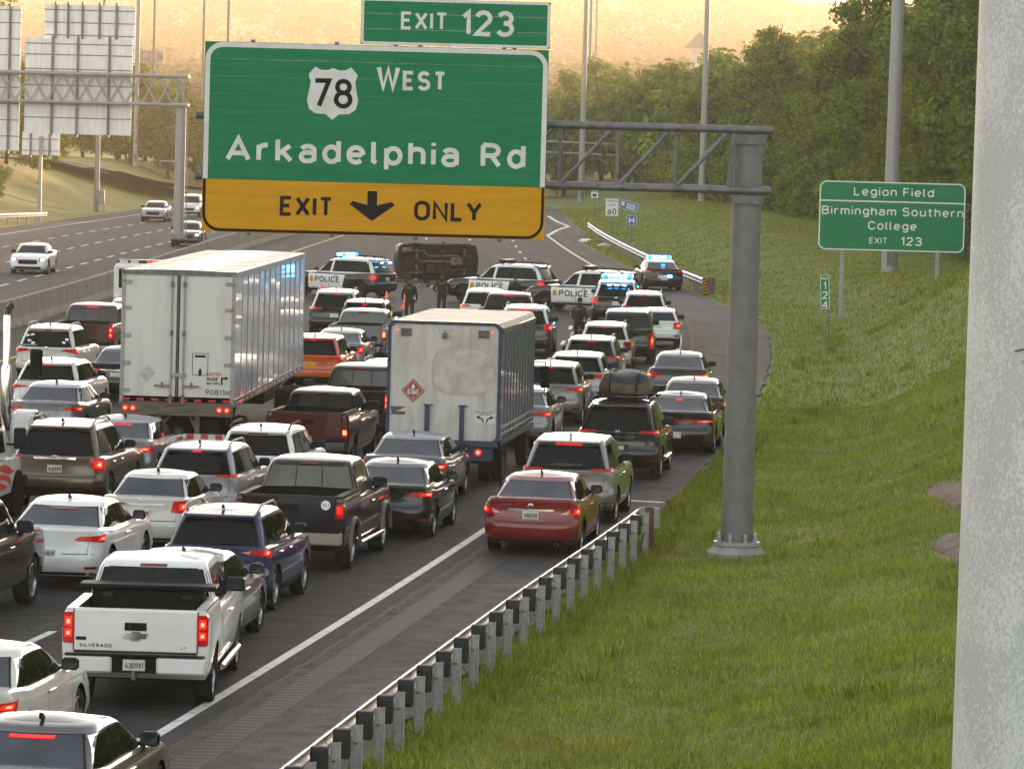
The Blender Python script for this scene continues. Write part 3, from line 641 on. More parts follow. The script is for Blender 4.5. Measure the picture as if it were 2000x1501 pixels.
fg = empty('guardrail', (0, 0, 0), label='far guardrail with striped end marker beside the police sedan', cat='guardrail')
pts = [(8.95, 217.0), (8.1, 232.0), (7.5, 247.0), (6.9, 262.0), (6.3, 278.0), (5.8, 294.0), (5.4, 310.0), (5.1, 326.0)]
for k in range(len(pts) - 1):
    (x0, y0), (x1, y1) = pts[k], pts[k + 1]; wbeam((x0, y0, 0.62), (x1, y1, 0.62), M['rail'], 'rail', fg, -1)
    for q in range(8):
        f = q / 8; X, Yy = x0 + (x1 - x0) * f + 0.22, y0 + (y1 - y0) * f
        link('post', _post_me, fg, (X, Yy, 0.18), (0, 0, 0.04)); link('blockout', _bl_me, fg, (X - 0.16, Yy, 0.60), (0, 0, 0.04))
em = MB().rbox((8.95, 216.75, 0.40), (0.26, 0.04, 0.80), 0.006).build('end_marker', M['ink'], fg)
for k in range(5):
    z = 0.02 + 0.145 * k; MB().add([(8.83, 216.722, z), (9.07, 216.722, z + 0.12), (9.07, 216.722, z + 0.19), (8.83, 216.722, z + 0.07)], [(0, 1, 2, 3)]).build('stripe', M['sign_yellow'], em)
MB().rbox((9.3, 217.1, 0.4), (0.3, 0.25, 0.9), 0.01).build('end_post', M['wood'], fg)
lr = empty('guardrail', (0, 0, 0), label='short guardrail on the golden-lit dry bank left of opposite road', cat='guardrail')
for (a, b) in (((-34.6, 303), (-33.4, 310)), ((-33.4, 310), (-32.3, 317))):
    za, zb = terr(*a), terr(*b); wbeam((a[0], a[1], za + 0.62), (b[0], b[1], zb + 0.62), M['rail'], 'rail', lr, 1)
    for f in (0, 0.33, 0.66): link('post', _post_me, lr, (a[0] + (b[0] - a[0]) * f - 0.1, a[1] + (b[1] - a[1]) * f, za + (zb - za) * f + 0.2))

def rrect(w, h, r, n=6):
    p = []
    for cx, cz, a in ((w / 2 - r, h / 2 - r, 0), (-w / 2 + r, h / 2 - r, 90), (-w / 2 + r, -h / 2 + r, 180), (w / 2 - r, -h / 2 + r, 270)):
        p += [(cx + r * math.cos(R(a + 90 * k / n)), cz + r * math.sin(R(a + 90 * k / n))) for k in range(n + 1)]
    return p
def frame(parent, w, h, r, t, mat, loc, name='border', half=None):
    """rounded border strip facing -Y; half: keep only z above / below"""
    a, b = rrect(w, h, r), rrect(w - 2 * t, h - 2 * t, max(r - t, 0.005)); n = len(a); mb = MB()
    for k in range(n):
        j = (k + 1) % n
        q = [a[k], a[j], b[j], b[k]]
        if half is not None:
            zc = half[1]
            if half[0] == '>' and max(p[1] for p in q) <= zc: continue
            if half[0] == '<' and min(p[1] for p in q) >= zc: continue
            q = [(x, max(z, zc) if half[0] == '>' else min(z, zc)) for x, z in q]
        mb.add([(x, 0, z) for x, z in q], [(3, 2, 1, 0)])
    return mb.build(name, mat, parent, loc=loc)

# --- near gantry
GX, GYY = 4.30, 86.3
ga = empty('sign_gantry', (GX, GYY, terr(GX, GYY)), label='grey steel gantry post with truss arm holding the exit sign', cat='gantry')
gz = terr(GX, GYY)
MB().lathe([(0, -0.3), (0.56, -0.3), (0.56, 0.10), (0.50, 0.16), (0.40, 0.24), (0.0, 0.24)], n=28).build('concrete_base', M['concrete'], ga, smooth=35)
MB().lathe([(0, 0.24), (0.44, 0.24), (0.44, 0.31), (0, 0.31)], n=28).build('base_plate', M['galv'], ga, smooth=35)
for k in range(8):
    a = 2 * math.pi * (k + .5) / 8; MB().tube((0.365 * math.cos(a), 0.365 * math.sin(a), 0.31), (0.365 * math.cos(a), 0.365 * math.sin(a), 0.47), 0.035, n=6).build('anchor_bolt', M['galv'], ga)
Zt, Zb = 8.05 - gz, 6.92 - gz
MB().lathe([(0.295, 0.31), (0.268, Zt - 0.05), (0, Zt - 0.05)], n=32).build('post', M['post_grey'], ga, smooth=40)
XL = -10.3
for z in (Zt, Zb):
    for yy in (-0.36, 0.36):
        MB().tube((XL, yy, z), (0.42, yy, z), 0.072, n=14).build('chord', M['galv_dark'], ga, smooth=40)
    for s in (-1, 1): MB().prism([(-0.36, z - 0.05), (0.36, z - 0.05), (0.27, z - 0.27), (-0.27, z - 0.27)] if z == Zt else [(-0.36, z - 0.05), (0.36, z - 0.05), (0.27, z - 0.25), (-0.27, z - 0.25)], s * 0.30 - 0.02, s * 0.30 + 0.02).build('saddle_plate', M['galv_dark'], ga)
for k, x in enumerate(np.arange(-10.0, -0.2, 1.08)):
    for yy in (-0.36, 0.36):
        MB().tube((x, yy, Zb), (x, yy, Zt), 0.026, n=8).build('strut', M['galv_dark'], ga)
        if x < -1.2: MB().tube((x, yy, Zb), (x + 1.02, yy, Zt), 0.030, n=8).build('diagonal_brace', M['galv_dark'], ga)
    MB().tube((x, -0.36, Zt), (x, 0.36, Zt), 0.022, n=6).build('cross_brace', M['galv_dark'], ga)
for yy in (-0.36, 0.36): MB().tube((-0.34, yy, Zb), (-0.30, yy, Zt), 0.028, n=8).build('strut', M['galv_dark'], ga)

# --- the big exit sign, hung on the truss
SX, SY, SW = -2.66, 85.45, 6.36
sg = empty('exit_sign', (SX, SY, 5.90), label='big green and yellow Arkadelphia Rd exit sign on the near gantry', cat='sign')
HY, HG = 0.98, 2.54                                   # yellow and green heights
# panels: horizontal extruded planks with fine gaps
def planks(parent, x0, x1, z0, z1, n, mat, name='panel'):
    h = (z1 - z0) / n
    for k in range(n):
        MB().rbox(((x0 + x1) / 2, 0.02, z0 + h * (k + 0.5)), (x1 - x0, 0.04, h - 0.0025), 0.001).build(name, mat, parent)
planks(sg, -SW / 2, SW / 2, 0, HY, 3, M['sign_yellow']); planks(sg, -SW / 2, SW / 2, HY + 0.004, HY + HG, 8, M['sign_green'])
HT = HY + HG
frame(sg, SW - 0.03, HT - 0.03, 0.32, 0.055, M['ink'], (0, -0.003, HT / 2), 'black_border', ('<', HY - HT / 2))
frame(sg, SW - 0.02, HT - 0.02, 0.32, 0.09, M['grey_white'], (0, -0.003, HT / 2), 'white_border', ('>', HY - HT / 2 + 0.006))
for x in (-2.3, -0.75, 0.8, 2.35): MB().box((x, 0.13, HT / 2), (0.08, 0.15, HT + 0.1)).build('sign_bracket', M['galv_dark'], sg)
W_ = M['grey_white']; yy = -0.006
text(sg, 'Arkadelphia Rd', 0.47, W_, (0.02, yy, 1.31), sw=0.185, gap=0.17, width=5.56, space=0.55)
text(sg, 'WEST', 0.46, W_, (0.0, yy, 2.70), sw=0.185, gap=0.13, small=0.78, align='l', width=1.30)
text(sg, 'EXIT', 0.37, M['ink'], (-1.24, yy, 0.33), sw=0.185, gap=0.14, width=0.98); text(sg, 'ONLY', 0.37, M['ink'], (1.39, yy, 0.31), sw=0.185, gap=0.14, width=1.26)
MB().add([(-0.09, 0, 0.56), (0.09, 0, 0.56), (0.09, 0, 0.30), (0.36, 0, 0.37), (0.42, 0, 0.31), (0.02, 0, 0.02), (-0.02, 0, 0.02), (-0.42, 0, 0.31), (-0.36, 0, 0.37), (-0.09, 0, 0.30)],
         [(0, 1, 2, 9), (2, 3, 4, 5), (9, 2, 5, 6), (9, 6, 7, 8)]).build('arrow', M['ink'], sg, loc=(-0.02, yy, 0.27))
# route shield
sh = [(0, 0.50), (0.10, 0.455), (0.22, 0.46), (0.32, 0.52), (0.44, 0.37), (0.40, 0.22), (0.43, 0.02), (0.46, -0.14), (0.42, -0.32), (0.30, -0.41), (0.12, -0.42), (0, -0.53)]
sh = sh + [(-x, z) for x, z in sh[-2:0:-1]]
shd = MB().add([(x * 1.03, 0, z * 0.93) for x, z in sh] + [(0, 0, 0)], [(len(sh), (k + 1) % len(sh), k) for k in range(len(sh))]).build('route_shield', W_, sg, loc=(-0.80, yy, 2.62))
text(shd, '78', 0.55, M['ink'], (0.0, -0.005, -0.28), sw=0.155, gap=0.13, width=0.74)
# exit number tab
et = MB(); TW, TH = 3.50, 0.86
tb = empty('exit_tab', (0, 0, 0)); tb.parent = sg; tb.location = (1.44, 0.0, HT + 0.02)
planks(tb, -TW / 2, TW / 2, 0, TH, 3, M['sign_green'])
frame(tb, TW - 0.01, TH - 0.01, 0.08, 0.05, W_, (0, -0.003, TH / 2), 'white_border')
text(tb, 'EXIT', 0.33, W_, (-0.58, yy, 0.29), sw=0.165, gap=0.15, width=0.86); text(tb, '123', 0.48, W_, (0.60, yy, 0.20), sw=0.17, gap=0.14, width=0.97)
for x in (-1.1, 1.1): MB().box((x, 0.13, TH / 2 - 0.2), (0.08, 0.15, TH + 0.3)).build('tab_bracket', M['galv_dark'], tb)

# --- Legion Field guide sign
lx, ly = 15.55, 191.0
ls = empty('guide_sign', (lx, ly, 3.0), label='green Legion Field guide sign on posts in the grass', cat='sign')
LW, LH = 6.05, 2.86
planks(ls, -LW / 2, LW / 2, 0, LH, 6, M['sign_green_light'])
frame(ls, LW - 0.01, LH - 0.01, 0.30, 0.05, M['white_paint'], (0, -0.003, LH / 2), 'white_border')
MB().box((0, -0.004, 2.04), (LW - 0.1, 0.004, 0.055)).build('divider', M['white_paint'], ls)
G_ = M['white_paint']
text(ls, 'Legion Field', 0.36, G_, (0.05, yy, 2.27), sw=0.15, gap=0.15, width=3.32)
text(ls, 'Birmingham Southern', 0.36, G_, (0.02, yy, 1.46), sw=0.15, gap=0.15, width=5.86)
text(ls, 'College', 0.36, G_, (0.03, yy, 0.87), sw=0.15, gap=0.15, width=2.02)
text(ls, 'EXIT', 0.26, G_, (-0.54, yy, 0.30), sw=0.15, gap=0.16, width=0.74); text(ls, '123', 0.37, G_, (0.84, yy, 0.24), sw=0.165, gap=0.13, width=0.86)
for x in (-2.0, 1.95):
    zz = terr(lx + x, ly + .2) - 3.0; MB().box((x, 0.13, (zz + 2.6) / 2), (0.14, 0.16, 2.6 - zz + .3)).build('post', M['galv'], ls)
# --- mile marker
mx, my = 12.0, 177.0; mz = terr(mx, my)
mm = empty('mile_marker', (mx, my, mz), label='narrow green mile 124 marker tilted on a thin post', cat='sign')
mm.rotation_euler = (0, R(-2.5), 0)
MB().box((0.12, 0.03, 0.55), (0.05, 0.04, 1.5)).build('post', M['galv_dark'], mm)
pn = MB().rbox((0, 0, 1.72), (0.34, 0.012, 1.32), 0.004).build('panel', M['sign_green_light'], mm)
frame(mm, 0.335, 1.31, 0.02, 0.022, G_, (0, -0.008, 1.72), 'white_border')
text(mm, 'MILE', 0.12, G_, (0, -0.012, 2.18), width=0.24)
for k, ch in enumerate('124'): text(mm, ch, 0.30, G_, (0, -0.012, 1.80 - 0.36 * k), sw=0.16)
mm.location.z += 0.0
# --- small signs at the ramp
def post_sign(name, label, X, Y, w, h, zc, mat, posts, tilt=0.0):
    z0 = terr(X, Y); e = empty(name, (X, Y, z0), label=label, cat='sign')
    e.rotation_euler = (0, tilt, 0)
    MB().rbox((0, 0, zc), (w, 0.02, h), 0.006).build('panel', mat, e)
    for x in posts: MB().box((x, 0.04, zc / 2 - 0.1), (0.06, 0.05, zc + 0.3)).build('post', M['galv_dark'], e)
    return e
e = post_sign('speed_limit_sign', 'white speed limit 60 sign beside the ramp', 6.65, 322, 0.92, 1.24, 1.92, M['white_paint'], (0.0,))
frame(e, 0.88, 1.2, 0.05, 0.02, M['ink'], (0, -0.013, 1.92), 'black_border')
text(e, 'SPEED', 0.17, M['ink'], (0, -0.016, 2.27), width=0.68); text(e, 'LIMIT', 0.17, M['ink'], (0, -0.016, 2.0), width=0.6); text(e, '60', 0.42, M['ink'], (0, -0.016, 1.42), width=0.62, sw=0.17)
e = post_sign('tilted_sign', 'leaning blue service sign behind the speed limit sign', 7.55, 330, 1.32, 0.66, 2.0, M['sign_blue'], (-0.35, 0.35), R(14))
frame(e, 1.28, 0.62, 0.05, 0.03, G_, (0, -0.013, 2.0), 'white_border')
MB().box((-0.45, -0.014, 2.05), (0.2, 0.006, 0.28)).build('pictogram', G_, e)
for z in (2.12, 1.98, 1.84): MB().box((0.15, -0.014, z), (0.68, 0.006, 0.07)).build('text_line', G_, e)
e = post_sign('hospital_sign', 'small square blue hospital H sign on thin post', 7.3, 292, 0.62, 0.62, 1.72, M['sign_blue'], (0.0,))
text(e, 'H', 0.42, G_, (0, -0.016, 1.51), sw=0.22, width=0.36); frame(e, 0.6, 0.6, 0.04, 0.02, G_, (0, -0.013, 1.72), 'white_border')
e = post_sign('route_sign', 'small pale route marker sign near the cross road', 6.6, 392, 0.6, 0.6, 2.2, M['white_paint'], (0.0,))
MB().rbox((0, 0, 1.55), (0.6, 0.02, 0.5), 0.006).build('shield_panel', M['white_paint'], e); MB().box((0, -0.014, 1.53), (0.34, 0.006, 0.26)).build('route_number', M['ink'], e); MB().box((0, -0.014, 2.2), (0.36, 0.006, 0.18)).build('text_line', M['ink'], e)

# --- left gantry on the median, seen from behind its signs
lg = empty('sign_gantry', (-18.75, 256.0, 0), label='left steel truss gantry rising from the median barrier', cat='gantry')
MB().lathe([(0.30, 0.9), (0.28, 8.42), (0, 8.42)], n=24).build('post', M['galv'], lg, smooth=40)
MB().rbox((0, 0, 1.0), (0.9, 0.8, 0.35), 0.05).build('post_base', M['concrete'], lg)
for z in (8.28, 9.86):
    for yy_ in (-0.5, 0.5): MB().tube((-14, yy_, z + 0.0), (0.42, yy_, z), 0.11 if z > 9 else 0.09, n=10).build('chord', M['galv'], lg, smooth=40)
for k, x in enumerate(np.arange(-13.6, -0.9, 1.75)):
    for yy_ in (-0.5, 0.5):
        MB().tube((x, yy_, 8.28), (x + 0.87, yy_, 9.86), 0.032, n=6).build('diagonal_brace', M['galv'], lg); MB().tube((x + 0.87, yy_, 9.86), (x + 1.75, yy_, 8.28), 0.032, n=6).build('diagonal_brace', M['galv'], lg)
        MB().tube((x, yy_, 9.86), (x + 0.87, yy_, 8.28), 0.032, n=6).build('diagonal_brace', M['galv'], lg); MB().tube((x + 0.87, yy_, 8.28), (x + 1.75, yy_, 9.86), 0.032, n=6).build('diagonal_brace', M['galv'], lg)
for x in (-0.25, 0.12): MB().tube((x, 0.3, 8.28), (x, 0.3, 9.86), 0.06, n=6).build('strut', M['galv'], lg)
MB().tube((0.42, -0.25, 1.0), (0.40, -0.25, 8.5), 0.03, n=6).build('conduit', M['galv'], lg)
sp = MB().rbox((-0.72, -0.1, 5.15), (0.80, 0.5, 0.07), 0.01).build('solar_panel', M['galv'], lg, rot=None); sp.location = (0, 0, 0)
MB().tube((-0.45, -0.1, 5.0), (0, -0.1, 4.9), 0.04, n=6).build('panel_arm', M['galv'], lg)
def sign_back(label, X, Y, z0, w, h, uprights, rails, cat='sign'):
    e = empty('gantry_sign', (X, Y, z0), label=label, cat=cat)
    MB().box((0, 0, h / 2), (w, 0.04, h)).build('panel', M['sign_back'], e)
    for z in rails: MB().box((0, -0.035, z), (w, 0.03, 0.05)).build('rail', M['galv_dark'], e)
    for x in uprights: MB().box((x, -0.08, h / 2), (0.14, 0.12, h + 0.3)).build('upright', M['galv_dark'], e)
    return e
sign_back('large white sign back hung on the left truss gantry', -24.55, 256.8, 6.5, 5.95, 5.3, (-1.45, -0.05, 1.7), (0.9, 1.8, 2.7, 3.6, 4.4, 5.0))
sign_back('tall white panel back rising above the large sign back', -24.05, 257.5, 10.4, 5.05, 3.3, (-1.9, -1.2, -0.4, 0.55, 1.5), (0.1, 0.85, 1.6, 2.3, 3.0))
sign_back('white sign back cut by the picture edge on the left gantry', -29.3, 256.8, 5.5, 3.0, 8.0, (0.9,), (0.8, 1.7, 2.6, 3.5, 4.4, 5.3, 6.2, 7.1, 7.8))
# road-side sign backs on the left bank
sx_, sy_ = -33.1, 318.0; z0 = terr(sx_, sy_)
e = sign_back('small white sign back on a single post on the left bank', sx_ + 0.2, sy_, 4.6, 2.6, 1.6, (-0.7, 0.6), (0.3, 1.1)); MB().box((-0.0, -0.14, (z0 - 4.6) / 2 + 0.5), (0.24, 0.2, 4.6 - z0 + 1.6)).build('post', M['galv'], e)
e = empty('sign_post', (-31.9, 350.0, terr(-31.9, 350)), label='tall grey steel post with small box on left bank', cat='post')
MB().lathe([(0.22, -0.2), (0.18, 6.2), (0, 6.2)], n=12).build('post', M['galv'], e, smooth=40); MB().rbox((0.35, -0.2, 1.15), (0.55, 0.3, 1.0), 0.03).build('control_box', M['galv'], e)
for x in (0.05, 0.6): MB().box((x, -0.2, 0.3), (0.06, 0.06, 1.5)).build('box_leg', M['galv_dark'], e)

# --- poles
def mast(label, X, Y, r0, r1, h, z0=None, extra=None):
    z = terr(X, Y) if z0 is None else z0
    e = empty('light_mast', (X, Y, z), label=label, cat='light pole')
    MB().lathe([(r0 * 1.25, -0.3), (r0 * 1.25, 0.12), (r0, 0.14), (r1, h), (0, h)], n=20).build('pole', M['galv'], e, smooth=40)
    MB().rbox((0, -r0, 0.8), (r0 * 0.9, 0.05, 0.7), 0.01).build('access_door', M['galv_dark'], e)
    MB().lathe([(0.0, h), (0.7, h), (0.7, h + 0.3), (0, h + 0.4)], n=16).build('lamp_ring', M['galv_dark'], e)
    return e
mast('tall grey light mast rising behind the Legion Field sign', 18.2, 224, 0.40, 0.12, 32)
mast('light mast standing before the tree line left of gantry post', 14.9, 372, 0.28, 0.10, 34)
mast('light mast far down the ramp beside the truss arm', 6.1, 440, 0.30, 0.11, 36)
mast('thin light mast close behind the far ramp mast', 7.8, 520, 0.22, 0.10, 38)
mast('light mast on the left slope beyond the slip road', -36.5, 440, 0.24, 0.10, 36)
for k, (X, Y) in enumerate(((-47.0, 520), (-44.5, 560), (-38.5, 560), (-33.0, 520), (17.0, 1050))):
    e = empty('thin_pole', (X, Y, terr(X, Y)), label='thin distant pole %s' % ('first from the left edge above the sign backs', 'second from the left edge above the sign backs', 'third from the left edge above the sign backs', 'fourth from the left edge, near the bare slope', 'far off above the right tree line')[k], cat='pole')
    MB().tube((0, 0, -0.3), (0, 0, 45 if k < 4 else 75), 0.16 if k < 4 else 0.3, 0.1, 8).build('pole', M['galv_dark'], e)
# traffic signal arm seen through the truss
e = empty('signal_arm', (3.0, 430, 0), label='thin horizontal signal mast arms beyond the truss', cat='signal')
MB().tube((-2, 0, 0), (-2, 0, 6.2), 0.12, n=8).build('pole', M['galv_dark'], e)
for z in (4.9, 5.9): MB().tube((-2, 0, z), (7.2, 0, z - 0.15), 0.07, n=8).build('arm', M['galv'], e)
for x in (1.0, 5.0): MB().rbox((x, -0.1, 4.75), (0.34, 0.3, 0.95), 0.03).build('signal_head', M['ink'], e)
# big near pole at the right edge of the bridge
e = empty('roadside_pole', (1.385, 12.0, -0.05), label='huge pale galvanised pole filling the right edge', cat='pole')
MB().lathe([(0.232, -0.5), (0.17, 16), (0, 16)], n=64).build('pole', M['spangle'], e, smooth=60)
for (z, a0, a1, dz, r_) in ((7.68, -118, -82, .010, .0022), (7.655, -112, -88, -.006, .0016), (8.17, -104, -78, .012, .0018), (7.50, -110, -92, .004, .0010)):
    MB().path([((.2008 + .0038 * (8.2 - z) + .001) * math.cos(R(a0 + (a1 - a0) * k / 8)), (.2008 + .0038 * (8.2 - z) + .001) * math.sin(R(a0 + (a1 - a0) * k / 8)), z + dz * math.sin(k * .6)) for k in range(9)], r_, 5).build('scratch', M['galv_dark'], e)
# ------------------------------------------------------------------ vehicles. Local space: rear bumper at y = 0, nose at y = L, ground at z = 0
class Loft:
    """stack of rounded plan outlines; lev(t) -> (rear y, front y, half width, rear radius, front radius, rear bow, front bow)"""
    NR, NC, NF = 5, 5, 5
    def __init__(s, levels, zfun, L, kr=0.05, kf=0.10, ns=44):
        s.lv = levels; s.z = zfun; s.L = L; s.kr = kr; s.kf = kf; s.ns = ns
        s.T = [l[0] for l in levels]
        s._c = {}
    def lev(s, t):
        T = s.T
        if t <= T[0]: return list(s.lv[0][1:])
        for i in range(1, len(T)):
            if t <= T[i]:
                f = (t - T[i - 1]) / (T[i] - T[i - 1]); return [p_ + (q_ - p_) * f for p_, q_ in zip(s.lv[i - 1][1:], s.lv[i][1:])]
        return list(s.lv[-1][1:])
    def ring(s, t):
        """outline cached on a fine ladder of levels, with arc lengths"""
        k = int(round(t * 160))
        if k not in s._c:
            h = s.half(k / 160); d = [0.0]
            for p_, q_ in zip(h[:-1], h[1:]): d.append(d[-1] + math.hypot(q_[0] - p_[0], q_[1] - p_[1]))
            s._c[k] = (h, d, [q_[1] for q_ in h], [q_[0] for q_ in h])
        return s._c[k]
    def _two(s, t):
        k = math.floor(t * 160); return s.ring(k / 160), s.ring((k + 1) / 160), t * 160 - k
    def tap(s, x, y):
        m = s.L / 2; d = (y - m) / m
        return x * (1 - (s.kf * max(d, 0) ** 3 if d > 0 else s.kr * (-d) ** 3))
    def half(s, t):
        yr, yf, hw, rr, rf, br, bf = s.lev(t); p = []
        for i in range(s.NR):
            x = (hw - rr) * i / s.NR; p.append((x, yr + br * (x / hw) ** 2))
        b0 = br * ((hw - rr) / hw) ** 2; cy_ = yr + b0 + rr
        for i in range(s.NC):
            a = math.pi / 2 * i / s.NC; p.append((hw - rr + rr * math.sin(a), cy_ - rr * math.cos(a)))
        f0 = bf * ((hw - rf) / hw) ** 2; fy = yf - f0 - rf
        for i in range(s.ns): p.append((hw, cy_ + (fy - cy_) * i / s.ns))
        for i in range(s.NC):
            a = math.pi / 2 * i / s.NC; p.append((hw - rf + rf * math.cos(a), fy + rf * math.sin(a)))
        for i in range(s.NF + 1):
            x = (hw - rf) * (1 - i / s.NF); p.append((x, yf - bf * (x / hw) ** 2))
        return [(s.tap(x, y), y) for x, y in p]
    def at(s, a, t):
        """point on the outline at arc length a from the rear centre (negative = left)"""
        sg = 1 if a >= 0 else -1; a = abs(a); r = []; A_, B_, f = s._two(t)
        for (h, d, yy, xx) in (A_, B_):
            i = min(max(bisect.bisect_right(d, a) - 1, 0), len(h) - 2); g = (a - d[i]) / max(d[i + 1] - d[i], 1e-6)
            r.append((h[i][0] + (h[i + 1][0] - h[i][0]) * g, h[i][1] + (h[i + 1][1] - h[i][1]) * g))
        x = r[0][0] + (r[1][0] - r[0][0]) * f; y = r[0][1] + (r[1][1] - r[0][1]) * f
        return Vector((sg * x, y, s.z(t, y)))
    def side(s, y, t, sg):
        A_, B_, f = s._two(t); x = []
        for (h, d, yy, xx) in (A_, B_):
            i = min(max(bisect.bisect_right(yy, y) - 1, 0), len(h) - 2); g = min(max((y - yy[i]) / max(yy[i + 1] - yy[i], 1e-6), 0), 1); x.append(xx[i] + (xx[i + 1] - xx[i]) * g)
        return Vector((sg * (x[0] + (x[1] - x[0]) * f), y, s.z(t, y)))
    def tz(s, z, y=0.1):
        z0, z1 = s.z(0, y), s.z(1, y); return (z - z0) / (z1 - z0)
    def rear_pt(s, a, z): return s.at(a, s.tz(z))
    def side_pt(s, y, z, sg): return s.side(y, s.tz(z, y), sg)
    def mesh(s, levels, crown=0.02, arches=(), skip=None, band=None, capn=6, front_cap=True):
        mb = MB(); rings = []
        for t in levels:
            h = s.half(t); row = [Vector((x, y, s.z(t, y))) for x, y in h]; rings.append(row)
        n = len(rings[0]); dead = set()
        for (wy, wz, wr) in arches:
            for j, row in enumerate(rings):
                for i in range(s.NR + 2, n - s.NF - 2):
                    p = row[i]; d = math.hypot(p.y - wy, p.z - wz)
                    if d < wr:
                        dead.add((j, i)); k = wr / max(d, 1e-3)
                        if p.z < wz and j == 0: p.y = wy + (wr if p.y > wy else -wr) * math.sqrt(max(0.05, 1 - ((p.z - wz) / wr) ** 2))
                        else:
                            p.y = wy + (p.y - wy) * k; p.z = wz + (p.z - wz) * k
        for sg in (1, -1):
            base = len(mb.v); mb.v += [(sg * p.x, p.y, p.z) for row in rings for p in row]
            for j in range(len(rings) - 1):
                for i in range(n - 1):
                    if all(q in dead for q in ((j, i), (j, i + 1), (j + 1, i + 1), (j + 1, i))): continue
                    f = [base + j * n + i, base + j * n + i + 1, base + (j + 1) * n + i + 1, base + (j + 1) * n + i]
                    mb.f.append(f if sg > 0 else f[::-1]); mb.m.append(band(j, i, rings[j][i]) if band else 0)
        top = rings[-1]; y0c, y1c = top[0].y, top[-1].y
        for i in range(n - 1):
            if skip and skip(top[i].y, top[i + 1].y): continue
            rows = []
            for q in (top[i], top[i + 1]):
                k_ = 4 * (q.y - y0c) * (y1c - q.y) / (y1c - y0c) ** 2
                rows.append([(q.x * u, q.y, q.z + crown * (1 - u * u) * max(k_, 0)) for u in np.linspace(-1, 1, capn * 2 + 1)])
            mb.grid(rows, flip=True)
        return mb

def patch(fn, q, off=0.006, nu=8, nv=4, skirt=0.012):
    """panel lying on a surface. fn(a, b) -> point; q = four corners (BL, BR, TR, TL) in surface coordinates"""
    mb = MB(); P = []
    def pos(u, v):
        a = (q[0][0] * (1 - u) + q[1][0] * u) * (1 - v) + (q[3][0] * (1 - u) + q[2][0] * u) * v
        b = (q[0][1] * (1 - u) + q[1][1] * u) * (1 - v) + (q[3][1] * (1 - u) + q[2][1] * u) * v
        return fn(a, b)
    c = Vector((0, 2.2, 0.7)); e = 0.02
    for j in range(nv + 1):
        row = []
        for i in range(nu + 1):
            u, v = i / nu, j / nv; p = pos(u, v)
            du = pos(min(u + e, 1), v) - pos(max(u - e, 0), v); dv = pos(u, min(v + e, 1)) - pos(u, max(v - e, 0)); n = du.cross(dv)
            n = n.normalized() if n.length > 1e-9 else Vector((0, -1, 0))
            if n.dot(p - c) < 0: n = -n
            row.append((p, n))
        P.append(row)
    top = [[p + n * off for p, n in r] for r in P]; nrm = (top[0][1] - top[0][0]).cross(top[1][0] - top[0][0])
    flip = nrm.dot(P[0][0][1]) < 0
    mb.grid(top, flip=flip)
    loop = [(0, i) for i in range(nu + 1)] + [(j, nu) for j in range(1, nv + 1)] + [(nv, i) for i in range(nu - 1, -1, -1)] + [(j, 0) for j in range(nv - 1, -1, -1)]
    rows = [[top[j][i], P[j][i][0] + P[j][i][1] * (off - skirt)] for j, i in loop]; mb.grid(rows, flip=not flip)
    return mb

_wheel = {}
def wheel_meshes(r, wd, style):
    k = (round(r, 3), round(wd, 3), style)
    if k in _wheel: return _wheel[k]
    h = wd / 2; ri = r * (0.68 if style != 'steel' else 0.6)
    tyre = MB().lathe([(ri, -h * .82), (r * .93, -h), (r * .985, -h * .86), (r, -h * .6), (r, h * .6), (r * .985, h * .86), (r * .93, h), (ri, h * .82)], axis='X', n=32).mesh('tyre', M['rubber'], 35)
    mb = MB(); mb.lathe([(ri * 1.02, h * .80), (ri * .97, h * .86), (ri * .90, h * .55), (ri * .88, -h * .7), (0, -h * .7)], axis='X', n=32)
    ns = {'five': 5, 'ten': 10, 'six': 6, 'steel': 8}[style]
    for i in range(ns):
        a = 2 * math.pi * i / ns; c, s_ = math.cos(a), math.sin(a); wv = ri * (0.20 if ns <= 6 else 0.10)
        d = Vector((0, c, s_)); n = Vector((0, -s_, c)); x0, x1 = h * .60, h * .82
        mb.add([Vector((x1, 0, 0)) + d * ri * .12 + n * wv * .8, Vector((x1, 0, 0)) + d * ri * .12 - n * wv * .8, Vector((x0, 0, 0)) + d * ri * .95 - n * wv, Vector((x0, 0, 0)) + d * ri * .95 + n * wv], [(0, 1, 2, 3)])
    mb.lathe([(ri * .24, h * .60), (ri * .22, h * .88), (0, h * .90)], axis='X', n=16)
    rim = mb.mesh('rim', M['alloy_dark'] if style == 'steel' else M['alloy'], 35)
    _wheel[k] = (tyre, rim); return _wheel[k]
def wheels(e, W, y1, y2, r, wd, style, inset=0.03, rear_dual=False):
    ty, ri = wheel_meshes(r, wd, style)
    for y in (y1, y2):
        for sg in (1, -1):
            o = link('wheel', ty, e, (sg * (W / 2 - wd / 2 - inset), y, r)); q = link('rim', ri, o)
            if sg < 0: o.rotation_euler = (0, 0, math.pi)
            if rear_dual and y == y1:
                o = link('wheel', ty, e, (sg * (W / 2 - wd * 1.6 - inset), y, r)); link('rim', ri, o)
_shared = {}
def shared(name, fn):
    if name not in _shared: _shared[name] = fn()
    return _shared[name]
def plate(e, x, y, z, txt, rx=0.0, w=0.305, h=0.152, mat=None):
    me = shared('plate', lambda: MB().rbox((0, 0, 0), (0.305, 0.006, 0.152), 0.003).mesh('licence_plate', M['plate']))
    o = link('licence_plate', me, e, (x, y, z), (rx, 0, 0))
    if mat: o.data = me.copy(); o.data.materials[0] = mat
    if txt: text(o, txt, 0.075, M['plate_ink'], (0, -0.006, -0.042), width=0.25, sw=0.15, name='plate_number')
    return o
